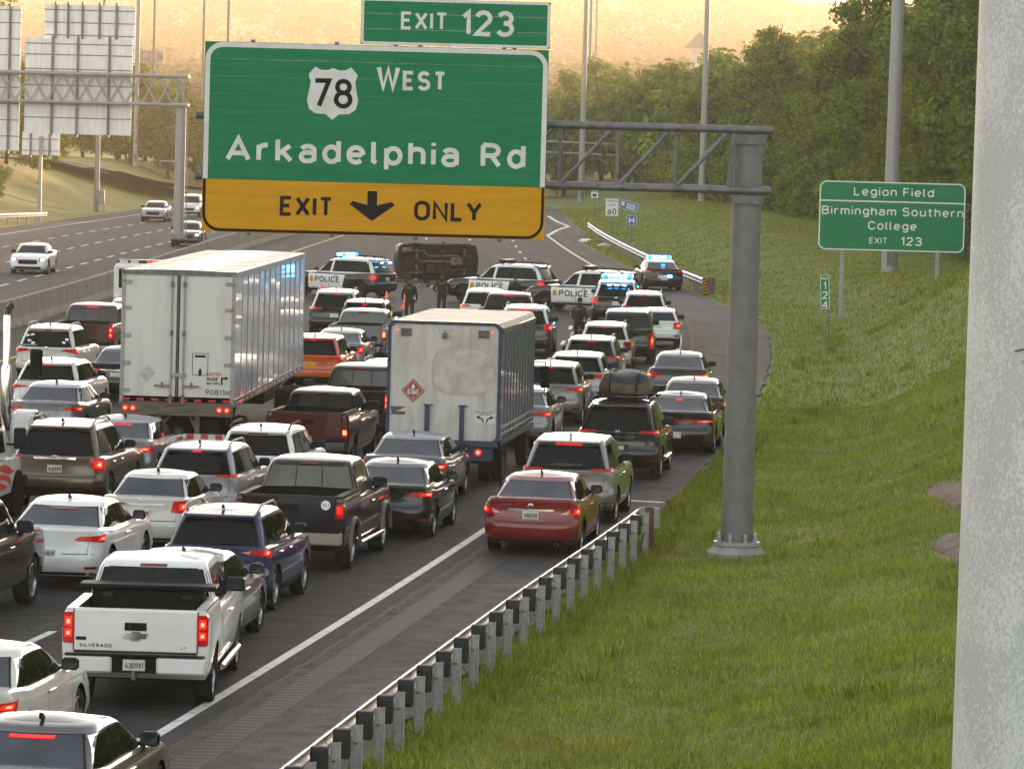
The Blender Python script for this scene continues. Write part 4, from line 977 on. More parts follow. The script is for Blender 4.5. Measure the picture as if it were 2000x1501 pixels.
def badge(e, kind, x, y, z, rx=0.0, s=1.0):
    mb = MB()
    if kind == 'ring':
        mb.lathe([(0.05, -0.002), (0.05, -0.010), (0.040, -0.012), (0.036, -0.004)], axis='Y', n=20); mb.box((0, -0.01, 0), (0.13, 0.008, 0.022))
    elif kind == 'oval':
        for k in range(20): pass
        mb.lathe([(0.0, -0.012), (0.048, -0.010), (0.055, -0.002)], axis='Y', n=20); mb.v = [(v[0] * 1.55, v[1], v[2] * 0.62) for v in mb.v]
    elif kind == 'bowtie':
        p = [(-0.17, -0.035), (-0.135, 0.035), (-0.055, 0.035), (-0.055, 0.062), (0.07, 0.062), (0.07, 0.035), (0.17, 0.035), (0.135, -0.035), (0.055, -0.035), (0.055, -0.062), (-0.07, -0.062), (-0.07, -0.035)]
        mb.prism([(a * 1.0, b) for a, b in p], -0.014, 0.0)
    elif kind == 'chev': 
        mb.prism([(-0.06, -0.03), (0, 0.03), (0.06, -0.03), (0.03, -0.03), (0, 0.0), (-0.03, -0.03)], -0.012, 0)
    else:
        mb.lathe([(0.05, -0.002), (0.05, -0.011), (0.041, -0.011), (0.041, -0.002)], axis='Y', n=20); mb.box((0, -0.008, 0), (0.012, 0.006, 0.09))
    return mb.build('badge', M['chrome'], e, loc=(x, y, z), rot=(rx, 0, 0))

# taillight outlines: (inner bottom, outer bottom, outer top, inner top) in (arc length / half width, height fraction of tail zone), right side
TL = {
 'sedan': [(0.52, 0.30), (1.16, 0.34), (1.20, 0.86), (0.52, 0.70)],
 'sharp': [(0.48, 0.46), (1.18, 0.30), (1.28, 0.84), (0.60, 0.74)],
 'altima': [(0.60, 0.30), (1.12, 0.20), (1.20, 0.96), (0.72, 0.62)],
 'block': [(0.62, 0.14), (1.02, 0.08), (1.04, 0.94), (0.68, 0.86)],
 'thin': [(0.48, 0.52), (1.18, 0.42), (1.24, 0.82), (0.48, 0.72)],
 'bar': [(0.0, 0.50), (1.10, 0.46), (1.12, 0.72), (0.0, 0.70)],
 'suvwing': [(0.46, 0.56), (1.16, 0.16), (1.26, 0.84), (0.60, 0.72)],
 'tall': [(0.83, -0.55), (1.08, -0.55), (1.08, 1.05), (0.86, 1.05)],
 'round': [(0.66, 0.06), (1.10, 0.06), (1.12, 0.92), (0.70, 0.92)],
 'eshape': [(0.74, -0.20), (1.14, -0.26), (1.18, 0.86), (0.72, 0.86)],
}
def car(name, label, cat, X, Y, rz, p, group=None):
    """generic road car from a parameter dict"""
    kind = p['kind']; L, W, H = p['L'], p['W'], p['H']; hw = W / 2; pm = p['paint']; det = p.get('det', 2)
    e = empty(name, (X, Y, 0.004), rz, label, cat, group)
    zb = p.get('zb', 0.20 if kind == 'sedan' else 0.26 if kind != 'pickup' else 0.40)
    belt = p['belt']; deck = p['deck']; hood = p['hood']; cowl = p.get('cowl', belt)
    r_w = p.get('rw', 0.335); ya = p.get('ya', 1.02 if kind == 'sedan' else 0.92); yb = ya + p['wb']
    # shoulder line along the car
    if kind == 'pickup':
        bedl = p['bed']; prof = [(0, deck), (bedl, deck), (bedl + 0.02, belt), (p['cabf'], cowl), (p['cabf'] + 0.3, hood + 0.04), (L - 0.3, hood - 0.02), (L, hood - 0.12)]
    elif kind == 'sedan':
        prof = [(0, deck - 0.02), (0.12, deck), (p['cr0'] + 0.1, deck - 0.01), (p['cr0'] + 0.8, belt), (p['cf0'] - 0.5, cowl), (p['cf0'] + 0.3, hood + 0.02), (L - 0.5, hood - 0.06), (L, hood - 0.22)]
    else:
        prof = [(0, deck), (0.9, belt), (p['cf0'] - 0.4, cowl), (p['cf0'] + 0.3, hood + 0.02), (L - 0.4, hood - 0.06), (L, hood - 0.18)]
    py, pz = [a for a, b in prof], [b for a, b in prof]
    def ztop(y):
        if y <= py[0]: return pz[0]
        i = min(bisect.bisect_right(py, y), len(py) - 1); return pz[i - 1] + (pz[i] - pz[i - 1]) * min((y - py[i - 1]) / (py[i] - py[i - 1]), 1.0)
    zf = lambda t, y: zb + t * (ztop(y) - zb)
    rr, rf = p.get('rr', 0.26), p.get('rf', 0.30); b = p.get('bump', 0.05); br = p.get('bow', 0.07)
    if kind == 'pickup':
        lv = [(0, 0.22, L - 0.3, hw * .93, .06, .25, .0, .06), (.08, 0.10, L - .06, hw * .965, .06, .28, 0, .08), (.40, 0.06, L, hw * 1.0, .07, .30, 0, .1), (.75, 0.06, L - .02, hw * .995, .07, .30, 0, .1), (.94, 0.065, L - .05, hw * .97, .06, .3, 0, .1), (1, 0.08, L - .12, hw * .945, .05, .3, 0, .1)]
    else:
        s2 = 1.0 if kind == 'sedan' else 0.75
        lv = [(0, .30, L - .35, hw * .90, rr, rf, br, .12), (.05, .13, L - .12, hw * .945, rr, rf, br, .14), (.16, .035, L - .03, hw * .975, rr, rf, br, .15), (.34, 0, L, hw, rr, rf, br, .16), (.47, 0.012, L - .01, hw, rr, rf, br, .16),
              (.53, b, L - .03, hw * .995, rr, rf, br, .16), (.70, b + .03 * s2, L - .06, hw * .995, rr, rf, br, .16), (.86, b + .035 * s2, L - .12, hw * .975, rr * .95, rf, br, .16), (.95, b + .03 * s2, L - .2, hw * .945, rr * .85, rf, br, .16), (1, b + .075 * s2, L - .30, hw * .905, rr * .7, rf, br, .16)]
    low = Loft(lv, zf, L, p.get('kr', 0.045 if kind != 'pickup' else 0.0), 0.09 if kind != 'pickup' else 0.05)
    ts = sorted(set([0, .05, .10, .16, .25, .34, .41, .47, .53, .61, .70, .78, .86, .91, .95, .98, 1.0]))
    clad = p.get('clad', 0.0)
    ra = r_w + 0.065
    bd = (lambda j, i, q: 1 if ts[j] < clad else 0) if clad else None
    skip = (lambda y0, y1: y0 > 0.10 and y1 < p['bed'] + 0.05) if kind == 'pickup' else None
    cr = p.get('crown', 0.035)
    low.mesh(ts, cr, [(ya, r_w, ra), (yb, r_w, ra)], skip, bd).build('body', [pm, M['black']], e, smooth=38)
    # underbody and wheel wells
    mb = MB(); mb.box((0, L / 2, zb + 0.10), (W * .80, L - 0.9, 0.22))
    for y in (ya, yb): mb.box((0, y, zb + 0.30), (W * 0.86, ra * 2.1, 0.62 if kind != 'pickup' else 0.75))
    mb.build('underbody', M['under'], e)
    # cabin
    hb, hr = p.get('hb', 0.93) * hw, p.get('hr', 0.73) * hw
    c0, c1, f0, f1 = p['cr0'], p['cr1'], p['cf0'], p['cf1']      # rear/front glass: base y, roof y
    zb0 = (belt if kind != 'pickup' else belt) - 0.05; rc = p.get('rc', 0.16)
    zlist = [0, .12, .30, .5, .70, .84, .92, .97, 1.0]; cl = []
    for v in zlist:
        g_ = min(v / .92, 1.0); e_ = max(0, (v - .84) / .16); rnd_ = 1 - math.sqrt(max(0, 1 - e_ * e_))
        bulge = p.get('gb', 0.05) * math.sin(math.pi * min(g_, 1))
        yr_ = c0 + (c1 - c0) * g_ - bulge + 0.22 * rnd_; yf_ = f0 + (f1 - f0) * g_ + bulge - 0.28 * rnd_
        ww = hb + (hr - hb) * (g_ ** 1.25) - 0.10 * rnd_
        cl.append((v, yr_, yf_, ww, min(rc, ww * .5), .22, p.get('cbow', 0.06), .16))
    zc = lambda t, y: zb0 + t * (H - p.get('rcrown', 0.045) - zb0) - 0.035 * t * max(0, (abs(y - (c1 + f1) / 2) / max(0.5, (f1 - c1) / 2))) ** 2 * (1 if kind != 'pickup' else .5)
    cab = Loft(cl, zc, L, 0, 0, ns=24); cab.tap = lambda x, y: x * (1 - 0.05 * sstep(c1 - .6, c0 - .3, y) - 0.06 * sstep(f1 - .4, f0 + .2, y) - (p.get('ctap', 0.05) * sstep((c1 + f1) / 2, c0, y) if c0 < c1 else p.get('ctap', 0.03) * sstep((c1 + f1) / 2, c0, y)))
    roofm = p.get('roof') or pm
    cab.mesh([0, .12, .30, .5, .70, .80, .84, .88, .92, .95, .975, .99, 1.0], p.get('rcrown', 0.045)).build('cabin', [roofm], e, smooth=50)
    gl = p.get('glass', M['glass']); sgl = p.get('sglass', gl)
    # rear window on a black surround
    v0, v1 = p.get('rg', (0.14, 0.83)); wb_, wt_ = p.get('rgw', (0.84, 0.80))
    def hwv(v): return cab.lev(v)[2]
    A = lambda s_: [(-hwv(v0) * wb_ * s_, v0 - .02 * (s_ - 1) * 20), (hwv(v0) * wb_ * s_, v0 - .02 * (s_ - 1) * 20), (hwv(v1) * wt_ * s_, v1 + .02 * (s_ - 1) * 20), (-hwv(v1) * wt_ * s_, v1 + .02 * (s_ - 1) * 20)]
    sur = patch(cab.at, A(1.05), 0.006, 12, 5, 0.02).build('window_surround', M['black'], e, smooth=40)
    rwin = patch(cab.at, A(1.0), 0.011, 12, 5, 0.012).build('rear_window', gl, e, smooth=40)
    # windscreen
    def front(a, v):
        h = cab.ring(v)[0]; n = len(h); x = abs(a); k = h[n - Loft.NF - Loft.NC - 3:]; ys_ = float(np.interp(-x, [-q[0] for q in k], [q[1] for q in k])); return Vector((a, ys_, zc(v, ys_)))
    patch(front, [(-hwv(.1) * .86, .1), (hwv(.1) * .86, .1), (hwv(.84) * .8, .86), (-hwv(.84) * .8, .86)], 0.008, 10, 4).build('windscreen', M['glass'], e, smooth=40)
    # side windows, split by pillars
    ytop = lambda v, k: cab.lev(v)[k]
    def slope(y, y0, y1): return y0 + (y1 - y0) * y
    nwin = p.get('nwin', 3 if kind == 'suv' else 2); v0s, v1s = p.get('sv', (0.16, 0.80))
    ra0, ra1 = slope(v0s / .92, c0, c1) + p.get('dp', 0.20), slope(v1s / .92, c0, c1) + p.get('dp', 0.20) * .8
    fb0, fb1 = slope(v0s / .92, f0, f1) - .14, slope(v1s / .92, f0, f1) - .14
    cuts = {1: [0, 1], 2: [0, .46, 1], 3: [0, .24, .60, 1]}[nwin]
    midb = [ra0 + (fb0 - ra0) * c for c in cuts]; midt = [ra1 + (fb1 - ra1) * c for c in cuts]
    for k in range(1, nwin):       # pillars stand nearly upright
        m_ = (midb[k] + midt[k]) / 2; midb[k], midt[k] = m_ + .02, m_ - .03
        midb[k] = min(max(midb[k], ra0 + .05), fb0 - .05); midt[k] = min(max(midt[k], ra1 + .04), fb1 - .04)
    for sg in (1, -1):
        fn = lambda y, v, sg=sg: cab.side(y, v, sg)
        patch(fn, [(ra0 - .05, v0s - .035), (fb0 + .05, v0s - .035), (fb1 + .03, v1s + .03), (ra1 - .04, v1s + .03)], 0.004, 14, 4).build('window_trim', p.get('wtrim', M['black']), e, smooth=40)
        for k in range(nwin):
            patch(fn, [(midb[k] + .025, v0s), (midb[k + 1] - .025, v0s), (midt[k + 1] - .02, v1s), (midt[k] + .02, v1s)], 0.009, 6, 4).build('side_window', sgl, e, smooth=40)
    # taillights
    zl0, zl1 = p['tz']; q = TL[p['tl']]; S_ = lambda pts, s_=1: [(s_ * a * hw, zl0 + (zl1 - zl0) * c) for a, c in pts]
    rp = low.rear_pt
    lit = p.get('lit', True)
    for sg in ((1, -1) if kind != 'pickup' else ()):
        o = patch(rp, S_(q, sg), 0.014, 10, 4, 0.03).build('taillight', M['lens'] if lit else M['lens_off'], e, smooth=40)
        if p.get('clear'):
            a, c = q[0], q[3]; patch(rp, S_([(a[0] + .02, a[1] + .04), (a[0] + .17, q[1][1] * .5 + a[1] * .5 + .08), (a[0] + .2, c[1] + .03), (c[0] + .02, c[1] - .06)], sg), 0.020, 4, 3).build('clear_lens', M['lens_clear'], o, smooth=40)
        if lit:
            f0_, f1_ = p.get('core', (0.38, 0.80)); f0_, f1_ = f0_ + (f1_ - f0_) * .14, f1_ - (f1_ - f0_) * .10; u0, u1 = p.get('corez', (0.24, 0.76))
            def bil(u, v): return tuple(((q[0][k] * (1 - u) + q[1][k] * u) * (1 - v) + (q[3][k] * (1 - u) + q[2][k] * u) * v) for k in (0, 1))
            patch(rp, S_([bil(f0_, u0), bil(f1_, u0), bil(f1_, u1), bil(f0_, u1)], sg), 0.020, 6, 3, 0.012).build('brake_lamp', M['brake'], o, smooth=40)
            m0, m1 = f0_ + (f1_ - f0_) * .3, f0_ + (f1_ - f0_) * .72; n0, n1 = u0 + (u1 - u0) * .28, u0 + (u1 - u0) * .75
            patch(rp, S_([bil(m0, n0), bil(m1, n0), bil(m1, n1), bil(m0, n1)], sg), 0.026, 4, 3, 0.012).build('bulb', p.get('hot', M['amber'] if p.get('turn') == sg else M['brake_hot']), o, smooth=40)
    # third brake light
    t3 = p.get('t3', 'top')
    if t3:
        w3 = p.get('w3', 0.11) * .85; vv = (v1 + .035, v1 + .075) if t3 == 'top' else (v0 + .03, v0 + .10) if t3 == 'low' else (v1 - .07, v1 - .02)
        patch(cab.at, [(-w3, vv[0]), (w3, vv[0]), (w3, vv[1]), (-w3, vv[1])], 0.022, 6, 2, 0.02).build('high_brake_light', M['brake_high'] if p.get('lit3', lit) else M['lens_off'], e, smooth=40)
    # trunk / tailgate seams, bumper line
    if det > 0:
        zs = p.get('seamz', (zb + (deck - zb) * .50))
        if kind != 'pickup': patch(rp, [(-hw * .86, zs - .006), (hw * .86, zs - .006), (hw * .86, zs + .006), (-hw * .86, zs + .006)], 0.002, 14, 1).build('panel_gap', M['seam'], e)
        for sg in (1, -1):
            xs_ = p.get('seamx', .78)
            if kind != 'pickup': patch(rp, [(sg * hw * (xs_ - .05), zs), (sg * hw * (xs_ - .043), zs), (sg * hw * (xs_ + .007), deck - .02), (sg * hw * xs_, deck - .02)], 0.002, 1, 6).build('panel_gap', M['seam'], e)
            # doors
            for y in ([midb[1] + .0, ra0 + p.get('rd', -.05), fb0 + .05] if kind != 'pickup' else [midb[1], c0 + .06, fb0 + .05]):
                pts = [[low.side_pt(y + d_, z, sg) + Vector((sg * .003, 0, 0)) for d_ in (-.006, .006)] for z in np.linspace(zb + .14, ztop(y) - .02, 8)]
                if abs(y - ya) > ra + .05: MB().grid(pts, flip=sg > 0).build('door_gap', M['seam'], e)
            pts = [[low.side_pt(y, z, sg) + Vector((sg * .003, 0, 0)) for z in (zb + .13, zb + .15)] for y in np.linspace(ya + ra + .04, yb - ra - .04, 8)]
            MB().grid(pts, flip=sg > 0).build('sill_gap', M['seam'], e)
            hm = M['chrome'] if p.get('chromeh') else pm
            for y in ([midb[1] + .10, fb0 - 1.0] if nwin < 3 else [midb[1] + .13, midb[2] + .13]):
                zz = belt - .14; pt = low.side_pt(y, zz, sg); MB().rbox((pt.x + sg * .018, y, zz), (.035, .2, .032), .01).build('door_handle', hm, e)
            if p.get('beltchrome'):
                pts = [[cab.side(y, v, sg) + Vector((sg * .014, 0, 0)) for v in (v0s - .05, v0s - .02)] for y in np.linspace(ra0, fb0, 8)]
                MB().grid(pts, flip=sg < 0).build('belt_moulding', M['chrome'], e)
    # mirrors
    mc = M['black'] if p.get('bmir', True) else pm
    for sg in (1, -1):
        pt = cab.side(fb0 - .02, .18, sg); ms = p.get('ms', 1.0)
        m_ = MB(); m_.rbox((sg * .15 * ms, -.02, .05), (.22 * ms, .13, .16 * ms), .035); m_.box((sg * .02, 0, -.01), (.10, .07, .05)); m_.build('wing_mirror', mc, e, loc=pt)
        MB().rbox((sg * .155 * ms, -.088, .05), (.18 * ms, .006, .12 * ms), .003).build('mirror_glass', M['glass_clear'], e, loc=pt)
    # roof rails, antenna
    if p.get('rails'):
        for sg in (1, -1):
            xr = hr * .90; yy_ = np.linspace(c1 + .10, f1 - .25, 7); pts = []
            for i, y in enumerate(yy_): pts.append((sg * xr, y, H - .02 + (0.05 if 0 < i < 6 else -.03)))
            MB().path(pts, .022, 6).build('roof_rail', M['galv'] if p['rails'] == 'silver' else M['black'], e, smooth=50)
    if p.get('fin', True):
        y = c1 + .22; MB().prism([(y, H - .03), (y + .17, H - .03), (y + .13, H + .0), (y + .03, H + .042), (y, H + .035)], -.016, .016, axis='X').build('antenna', p.get('finm', M['black']), e)
    if kind == 'suv' and p.get('spoiler', True):
        zz = zc(.92, c1); hwr = hwv(.9) * .86; y0_ = cab.at(0, .9).y
        mb = MB(); mb.prism([(y0_ + .22, H - .055), (y0_ - .10, H - .10), (y0_ - .11, H - .135), (y0_ + .1, H - .14)], -hwr, hwr, axis='X'); mb.build('spoiler', p.get('spm', roofm), e, smooth=30)
    if p.get('wiper'):
        pa, pb = cab.at(-.08, v0 + .03), cab.at(.34, v0 + .07); MB().tube(pa + Vector((0, -.03, 0)), pb + Vector((0, -.03, 0)), .013, .008, 6).build('rear_wiper', M['black'], e)
    # plate, badge, chrome strip, exhausts, lower trim
    pzz = p.get('pz', zl0 - .10); yp = rp(0.0, pzz).y
    if p.get('plate', True) is not False and kind != 'pickup':
        patch(rp, [(-.24, pzz - .11), (.24, pzz - .11), (.26, pzz + .10), (-.26, pzz + .10)], 0.001, 4, 2).build('plate_recess', p.get('recess', M['seam'] if p.get('darkrec') else pm), e)
        plate(e, 0, yp - .012, pzz, p.get('plate') if isinstance(p.get('plate'), str) else '', mat=p.get('pmat'))
    if p.get('badge'): bz = p.get('bz', pzz + .20); badge(e, p['badge'], 0, rp(0, bz).y - .006, bz)
    if p.get('strip'): 
        z = p['strip']; patch(rp, [(-.42, z - .018), (.42, z - .018), (.44, z + .02), (-.44, z + .02)], 0.022, 10, 2, .02).build('chrome_strip', M['chrome'], e, smooth=40)
    for (s_, a, z, h_, w_, mt) in p.get('words', ()): text(e, s_, h_, mt, (a, rp(a, z).y - .012, z), width=w_, name='badge_lettering', sw=.18)
    if p.get('trim', True):
        z = zb + .06; patch(rp, [(-hw * .92, zb + .0), (hw * .92, zb + .0), (hw * .96, zb + .11 + p.get('trimh', 0)), (-hw * .96, zb + .11 + p.get('trimh', 0))], 0.004, 14, 3).build('bumper_trim', M['black'], e, smooth=40)
        for sg in (1, -1): patch(rp, [(sg * hw * .70, zb + .17), (sg * hw * .94, zb + .17), (sg * hw * .94, zb + .215), (sg * hw * .70, zb + .215)], 0.006, 3, 1).build('reflector', M['lens_off'], e)
    for x in p.get('exh', ()): MB().lathe([(.045, 0), (.045, .2), (.036, .2), (.036, .0), (.045, 0)], axis='Y', n=14).build('exhaust_tip', M['chrome'], e, loc=(x, .06, zb + .03))
    wheels(e, W, ya, yb, r_w, p.get('ww', 0.23), p.get('rims', 'five'))
    if p.get('front'):        # headlights for oncoming cars
        for sg in (1, -1):
            def fp(a, z, sg=sg):
                h = low.ring(low.tz(z, L - .3))[0]; k = h[-(Loft.NF + Loft.NC + 2):]; x = abs(a)
                y = float(np.interp(-x, [-q_[0] for q_ in k], [q_[1] for q_ in k])); return Vector((a, y, z))
            o = patch(fp, [(sg * hw * .55, .62), (sg * hw * .92, .64), (sg * hw * .9, .80), (sg * hw * .56, .74)], .012, 4, 3).build('headlight', M['lens_clear'], e)
            if p['front'] == 'on': patch(fp, [(sg * hw * .68, .65), (sg * hw * .84, .66), (sg * hw * .83, .76), (sg * hw * .68, .74)], .02, 3, 3).build('bulb', M['headlight'], o)
        patch(lambda a, z: Vector((a, L + .004 - .16 * (a / hw) ** 2 - max(0, z - .6) * .15, z)), [(-hw * .5, .50), (hw * .5, .50), (hw * .48, .70), (-hw * .48, .70)], .006, 6, 2).build('grille', M['black'], e)
        patch(lambda a, z: Vector((a, L + .006 - .16 * (a / hw) ** 2, z)), [(-hw * .7, .26), (hw * .7, .26), (hw * .66, .38), (-hw * .66, .38)], .006, 6, 2).build('lower_grille', M['black'], e)
    # pickup bed
    if kind == 'pickup':
        bl = p['bed']; zi = 0.86; iw = hw * .80; mb = MB(); y0_, y1_ = .13, bl - .05
        c8 = [(-iw, y0_, zi), (iw, y0_, zi), (iw, y1_, zi), (-iw, y1_, zi), (-iw, y0_, deck + .004), (iw, y0_, deck + .004), (iw, y1_, deck + .004), (-iw, y1_, deck + .004)]
        mb.add(c8, [(0, 1, 2, 3), (0, 4, 5, 1), (1, 5, 6, 2), (2, 6, 7, 3), (3, 7, 4, 0)]); mb.build('bed_liner', M['black'], e)
        ho = hw * .93; rim_ = MB(); zz = deck + .012
        for (a0, a1, b0, b1) in ((-ho, ho, .07, y0_), (-ho, -iw, y0_, bl), (iw, ho, y0_, bl), (-iw, iw, y1_, bl)):
            rim_.box(((a0 + a1) / 2, (b0 + b1) / 2, zz - .01), (a1 - a0, b1 - b0, .03))
        rim_.build('bed_rail', p.get('railm', M['black']), e)
        rear = .058
        tw = hw * .83; tg = MB(); tg.rbox((0, rear, (p['tgz'] + deck) / 2), (tw * 2, .05, deck - p['tgz']), .012); tg.build('tailgate', pm, e)
        hz = deck - .20; MB().rbox((0, rear - .026, hz), (.30, .02, .11), .008).build('tailgate_handle', M['black'], e)
        for sg in (1, -1): MB().box((sg * (tw + .006), rear + .012, (p['tgz'] + deck) / 2), (.012, .06, deck - p['tgz'])).build('panel_gap', M['seam'], e)
        MB().box((0, rear + .012, p['tgz'] - .012), (tw * 2, .06, .024)).build('panel_gap', M['seam'], e)
        for sg in (1, -1):       # vertical lamps at the corners
            z0_, z1_ = p['tz']; o = MB().rbox((sg * (hw * .905), .07, (z0_ + z1_) / 2), (hw * .15, .11, z1_ - z0_), .02).build('taillight', M['lens'], e)
            if lit:
                for f in ((.2, .45), (.55, .85)) if p.get('two', True) else ((.35, .85),):
                    MB().rbox((sg * hw * .905, .016, z0_ + (z1_ - z0_) * (f[0] + f[1]) / 2), (hw * .095, .012, (z1_ - z0_) * (f[1] - f[0])), .004).build('brake_lamp', M['brake_hot' if p.get('bright') else 'brake'], o)
                    if p.get('two', True): MB().rbox((sg * hw * .905, .008, z0_ + (z1_ - z0_) * (f[0] + f[1]) / 2), (hw * .045, .012, (z1_ - z0_) * (f[1] - f[0]) * .45), .004).build('bulb', M['brake_hot'], o)
        bm = p.get('bumperm', M['chrome']); bz_ = p['tgz'] - .17
        for sg in (1, -1): MB().rbox((sg * hw * .63, -.02, bz_), (hw * .66, .20, .23), .03).build('bumper', bm, e, smooth=40)
        MB().rbox((0, .0, bz_), (hw * .66, .14, .21), .01).build('bumper_step', M['black'], e)
        MB().rbox((0, -.02, bz_ + .125), (W * .94, .20, .02), .006).build('bumper_pad', M['black'], e)
        plate(e, 0, -.082, bz_ + .0, p.get('plate') if isinstance(p.get('plate'), str) else '')
        if p.get('hitch', True): MB().tube((0, .1, bz_ - .17), (0, -.12, bz_ - .17), .035, n=8).tube((0, -.12, bz_ - .19), (0, -.12, bz_ - .08), .025, n=8).build('tow_hitch', M['galv_dark'], e)
        if p.get('steps'):
            for sg in (1, -1): MB().tube((sg * (hw + .02), ya + ra + .1, .42), (sg * (hw + .02), yb - ra - .1, .42), .045, n=10).build('side_step', M['chrome'], e, smooth=40)
        if p.get('slider', True):
            for sg in (1, -1): patch(cab.at, [(sg * .245 - .008, v0 + .02), (sg * .245 + .008, v0 + .02), (sg * .235 + .008, v1 - .02), (sg * .235 - .008, v1 - .02)], .016, 1, 4).build('window_divider', M['black'], e)
        if p.get('flare'):
            for sg in (1, -1):
                for y in (ya, yb):
                    rows = []
                    for k in range(13):
                        a = math.pi * k / 12; c, s_ = math.cos(a), math.sin(a); rows.append([(sg * (hw - .02), y + c * (ra - .0), r_w + s_ * ra), (sg * (hw + .035), y + c * (ra + .02), r_w + s_ * (ra + .02)), (sg * (hw + .035), y + c * (ra + .07), r_w + s_ * (ra + .07)), (sg * (hw - .02), y + c * (ra + .09), r_w + s_ * (ra + .09))])
                    MB().grid(rows).build('wheel_flare', p['flare'], e, smooth=40)
    return e, low, cab

# parameter sets ---------------------------------------------------
def sedan(pm, **k):
    d = dict(kind='sedan', L=4.85, W=1.83, H=1.46, wb=2.78, belt=.98, deck=1.05, hood=.93, cowl=.99, cr0=.50, cr1=1.42, cf0=3.55, cf1=2.75, tz=(.70, .96), tl='sedan', t3='low', glass=M['glass_clear'], sglass=M['glass'], nwin=2, pz=.72, exh=(-.55, .55), fin=True, gb=.06, paint=pm, hr=.70, hb=.92, cbow=.10, rc=.22, ctap=.06, rg=(.20, .84), rgw=(.90, .82)); d.update(k); return d
def suv(pm, **k):
    d = dict(kind='suv', L=4.60, W=1.85, H=1.68, wb=2.68, belt=1.08, deck=1.10, hood=1.04, cowl=1.08, cr0=.12, cr1=.50, cf0=3.25, cf1=2.45, tz=(.86, 1.10), tl='suvwing', t3='top', glass=M['glass'], nwin=3, pz=.80, clad=.17, rw=.355, fin=True, gb=.03, rails='silver', wiper=True, paint=pm, hr=.74, hb=.94, bump=.06, rc=.18, cbow=.08, ctap=.07, dp=.26, rg=(.13, .80), rgw=(.82, .78), bow=.08); d.update(k); return d
def pickup(pm, **k):
    d = dict(kind='pickup', L=5.85, W=2.02, H=1.90, wb=3.60, ya=1.20, belt=1.22, deck=1.36, hood=1.22, cowl=1.24, cr0=1.98, cr1=2.16, cf0=4.45, cf1=3.75, cabf=4.4, bed=1.94, tgz=.80, tz=(.88, 1.30), tl='tall', t3='top', w3=.22, glass=M['glass'], nwin=2, rw=.40, ww=.27, fin=False, gb=.015, bmir=True, paint=pm, hr=.78, hb=.95, rc=.14, cbow=.03, trim=False, seamz=.60, rg=(.20, .84), rgw=(.88, .86), ms=1.25, ctap=.0, dp=.14, det=1, zb=.42, rims='six', plate=''); d.update(k); return d
# ------------------------------------------------------------------ the traffic jam
WHITE = paint((0.72, 0.71, 0.69)); PEARL = paint((0.54, 0.51, 0.47)); SILVER = paint((0.24, 0.24, 0.25), .6); GREY = paint((0.16, 0.165, 0.17), .6); LGREY = paint((0.19, 0.185, 0.18), .5)
BLACK = paint((0.008, 0.008, 0.009)); CHAR = paint((0.035, 0.037, 0.04), .4); DBLUE = paint((0.03, 0.04, 0.06), .5); BLUE = paint((0.006, 0.012, 0.062)); BROWN = paint((0.105, 0.075, 0.052), .55)
RED = paint((0.17, 0.006, 0.007)); DRED = paint((0.075, 0.006, 0.007)); MAROON = paint((0.06, 0.008, 0.008)); ORANGE = paint((0.42, 0.075, 0.008)); BEIGE = paint((0.19, 0.175, 0.155), .5); SLATE = paint((0.13, 0.145, 0.17), .6)
CG, CC = M['glass'], M['glass_clear']
JAM = 'vehicles stopped in the traffic jam'
_pc = [0]
def put(name, label, cat, X, Y, p, dh=0.0, grp=JAM):
    _pc[0] += 1
    if _pc[0] % 3 == 2 and 'lit3' not in p: p['lit3'] = False
    return car(name, label, cat, X, Y, -th(Y) + dh, p, grp)
S, U, T = sedan, suv, pickup
INK = M['ink']
put('sedan', 'dark charcoal sedan cropped by the bottom left corner', 'car', -5.32, 48.8, S(BLACK, w3=.30, t3='high', glass=CC, tl='thin', wtrim=M['chrome'], exh=(), bow=.1))
put('sedan', 'off-white sedan cropped by left edge behind the white pickup', 'car', -6.88, 55.6, S(PEARL, tl='sharp', wtrim=M['chrome'], roof=None))
e, lo, ca = put('pickup_truck', 'white pickup with black toolbox in its bed and plate A3D9X1', 'pickup', -5.02, 62.2, T(WHITE, H=1.90, L=5.9, two=True, bright=False, bumperm=WHITE, plate='A3D9X1', steps=True, slider=False, tz=(.90, 1.32), lit3=False, glass=CG, railm=WHITE, roof=None), .105)
# toolbox, bowtie and words on the white pickup
tb_ = empty('toolbox', (0, 0, 0), label='black truck toolbox lying across the white pickup bed', cat='toolbox'); tb_.matrix_world = e.matrix_world.copy()
tb_.location = Vector(e.location) ; tb_.rotation_euler = e.rotation_euler
MB().rbox((0, 1.66, 1.33), (1.55, .42, .36), .03).build('box', M['black'], tb_); MB().rbox((0, 1.64, 1.535), (1.92, .50, .07), .02).build('lid', M['black'], tb_)
for x in (-.55, .55): MB().rbox((x, 1.43, 1.42), (.16, .03, .06), .01).build('latch', M['alloy_dark'], tb_)
for o in list(e.children):
    if o.name.startswith('tailgate_handle'): o.location.z -= 0.02
badge(e, 'bowtie', 0, .030, 1.015, s=1.0)
text(e, 'SILVERADO', .05, M['alloy_dark'], (-.76, .030, .85), align='l', width=.44, sw=.2, name='badge_lettering'); text(e, 'LT', .04, M['alloy_dark'], (.66, .030, .85), width=.07, name='badge_lettering')
MB().box((-.74, .031, .965), (.14, .004, .045)).build('dealer_sticker', M['ink'], e)
put('sedan', 'grey sedan mostly hidden in front of the white pickup', 'car', -5.12, 68.4, S(GREY, tl='sedan', sglass=CG), .03)
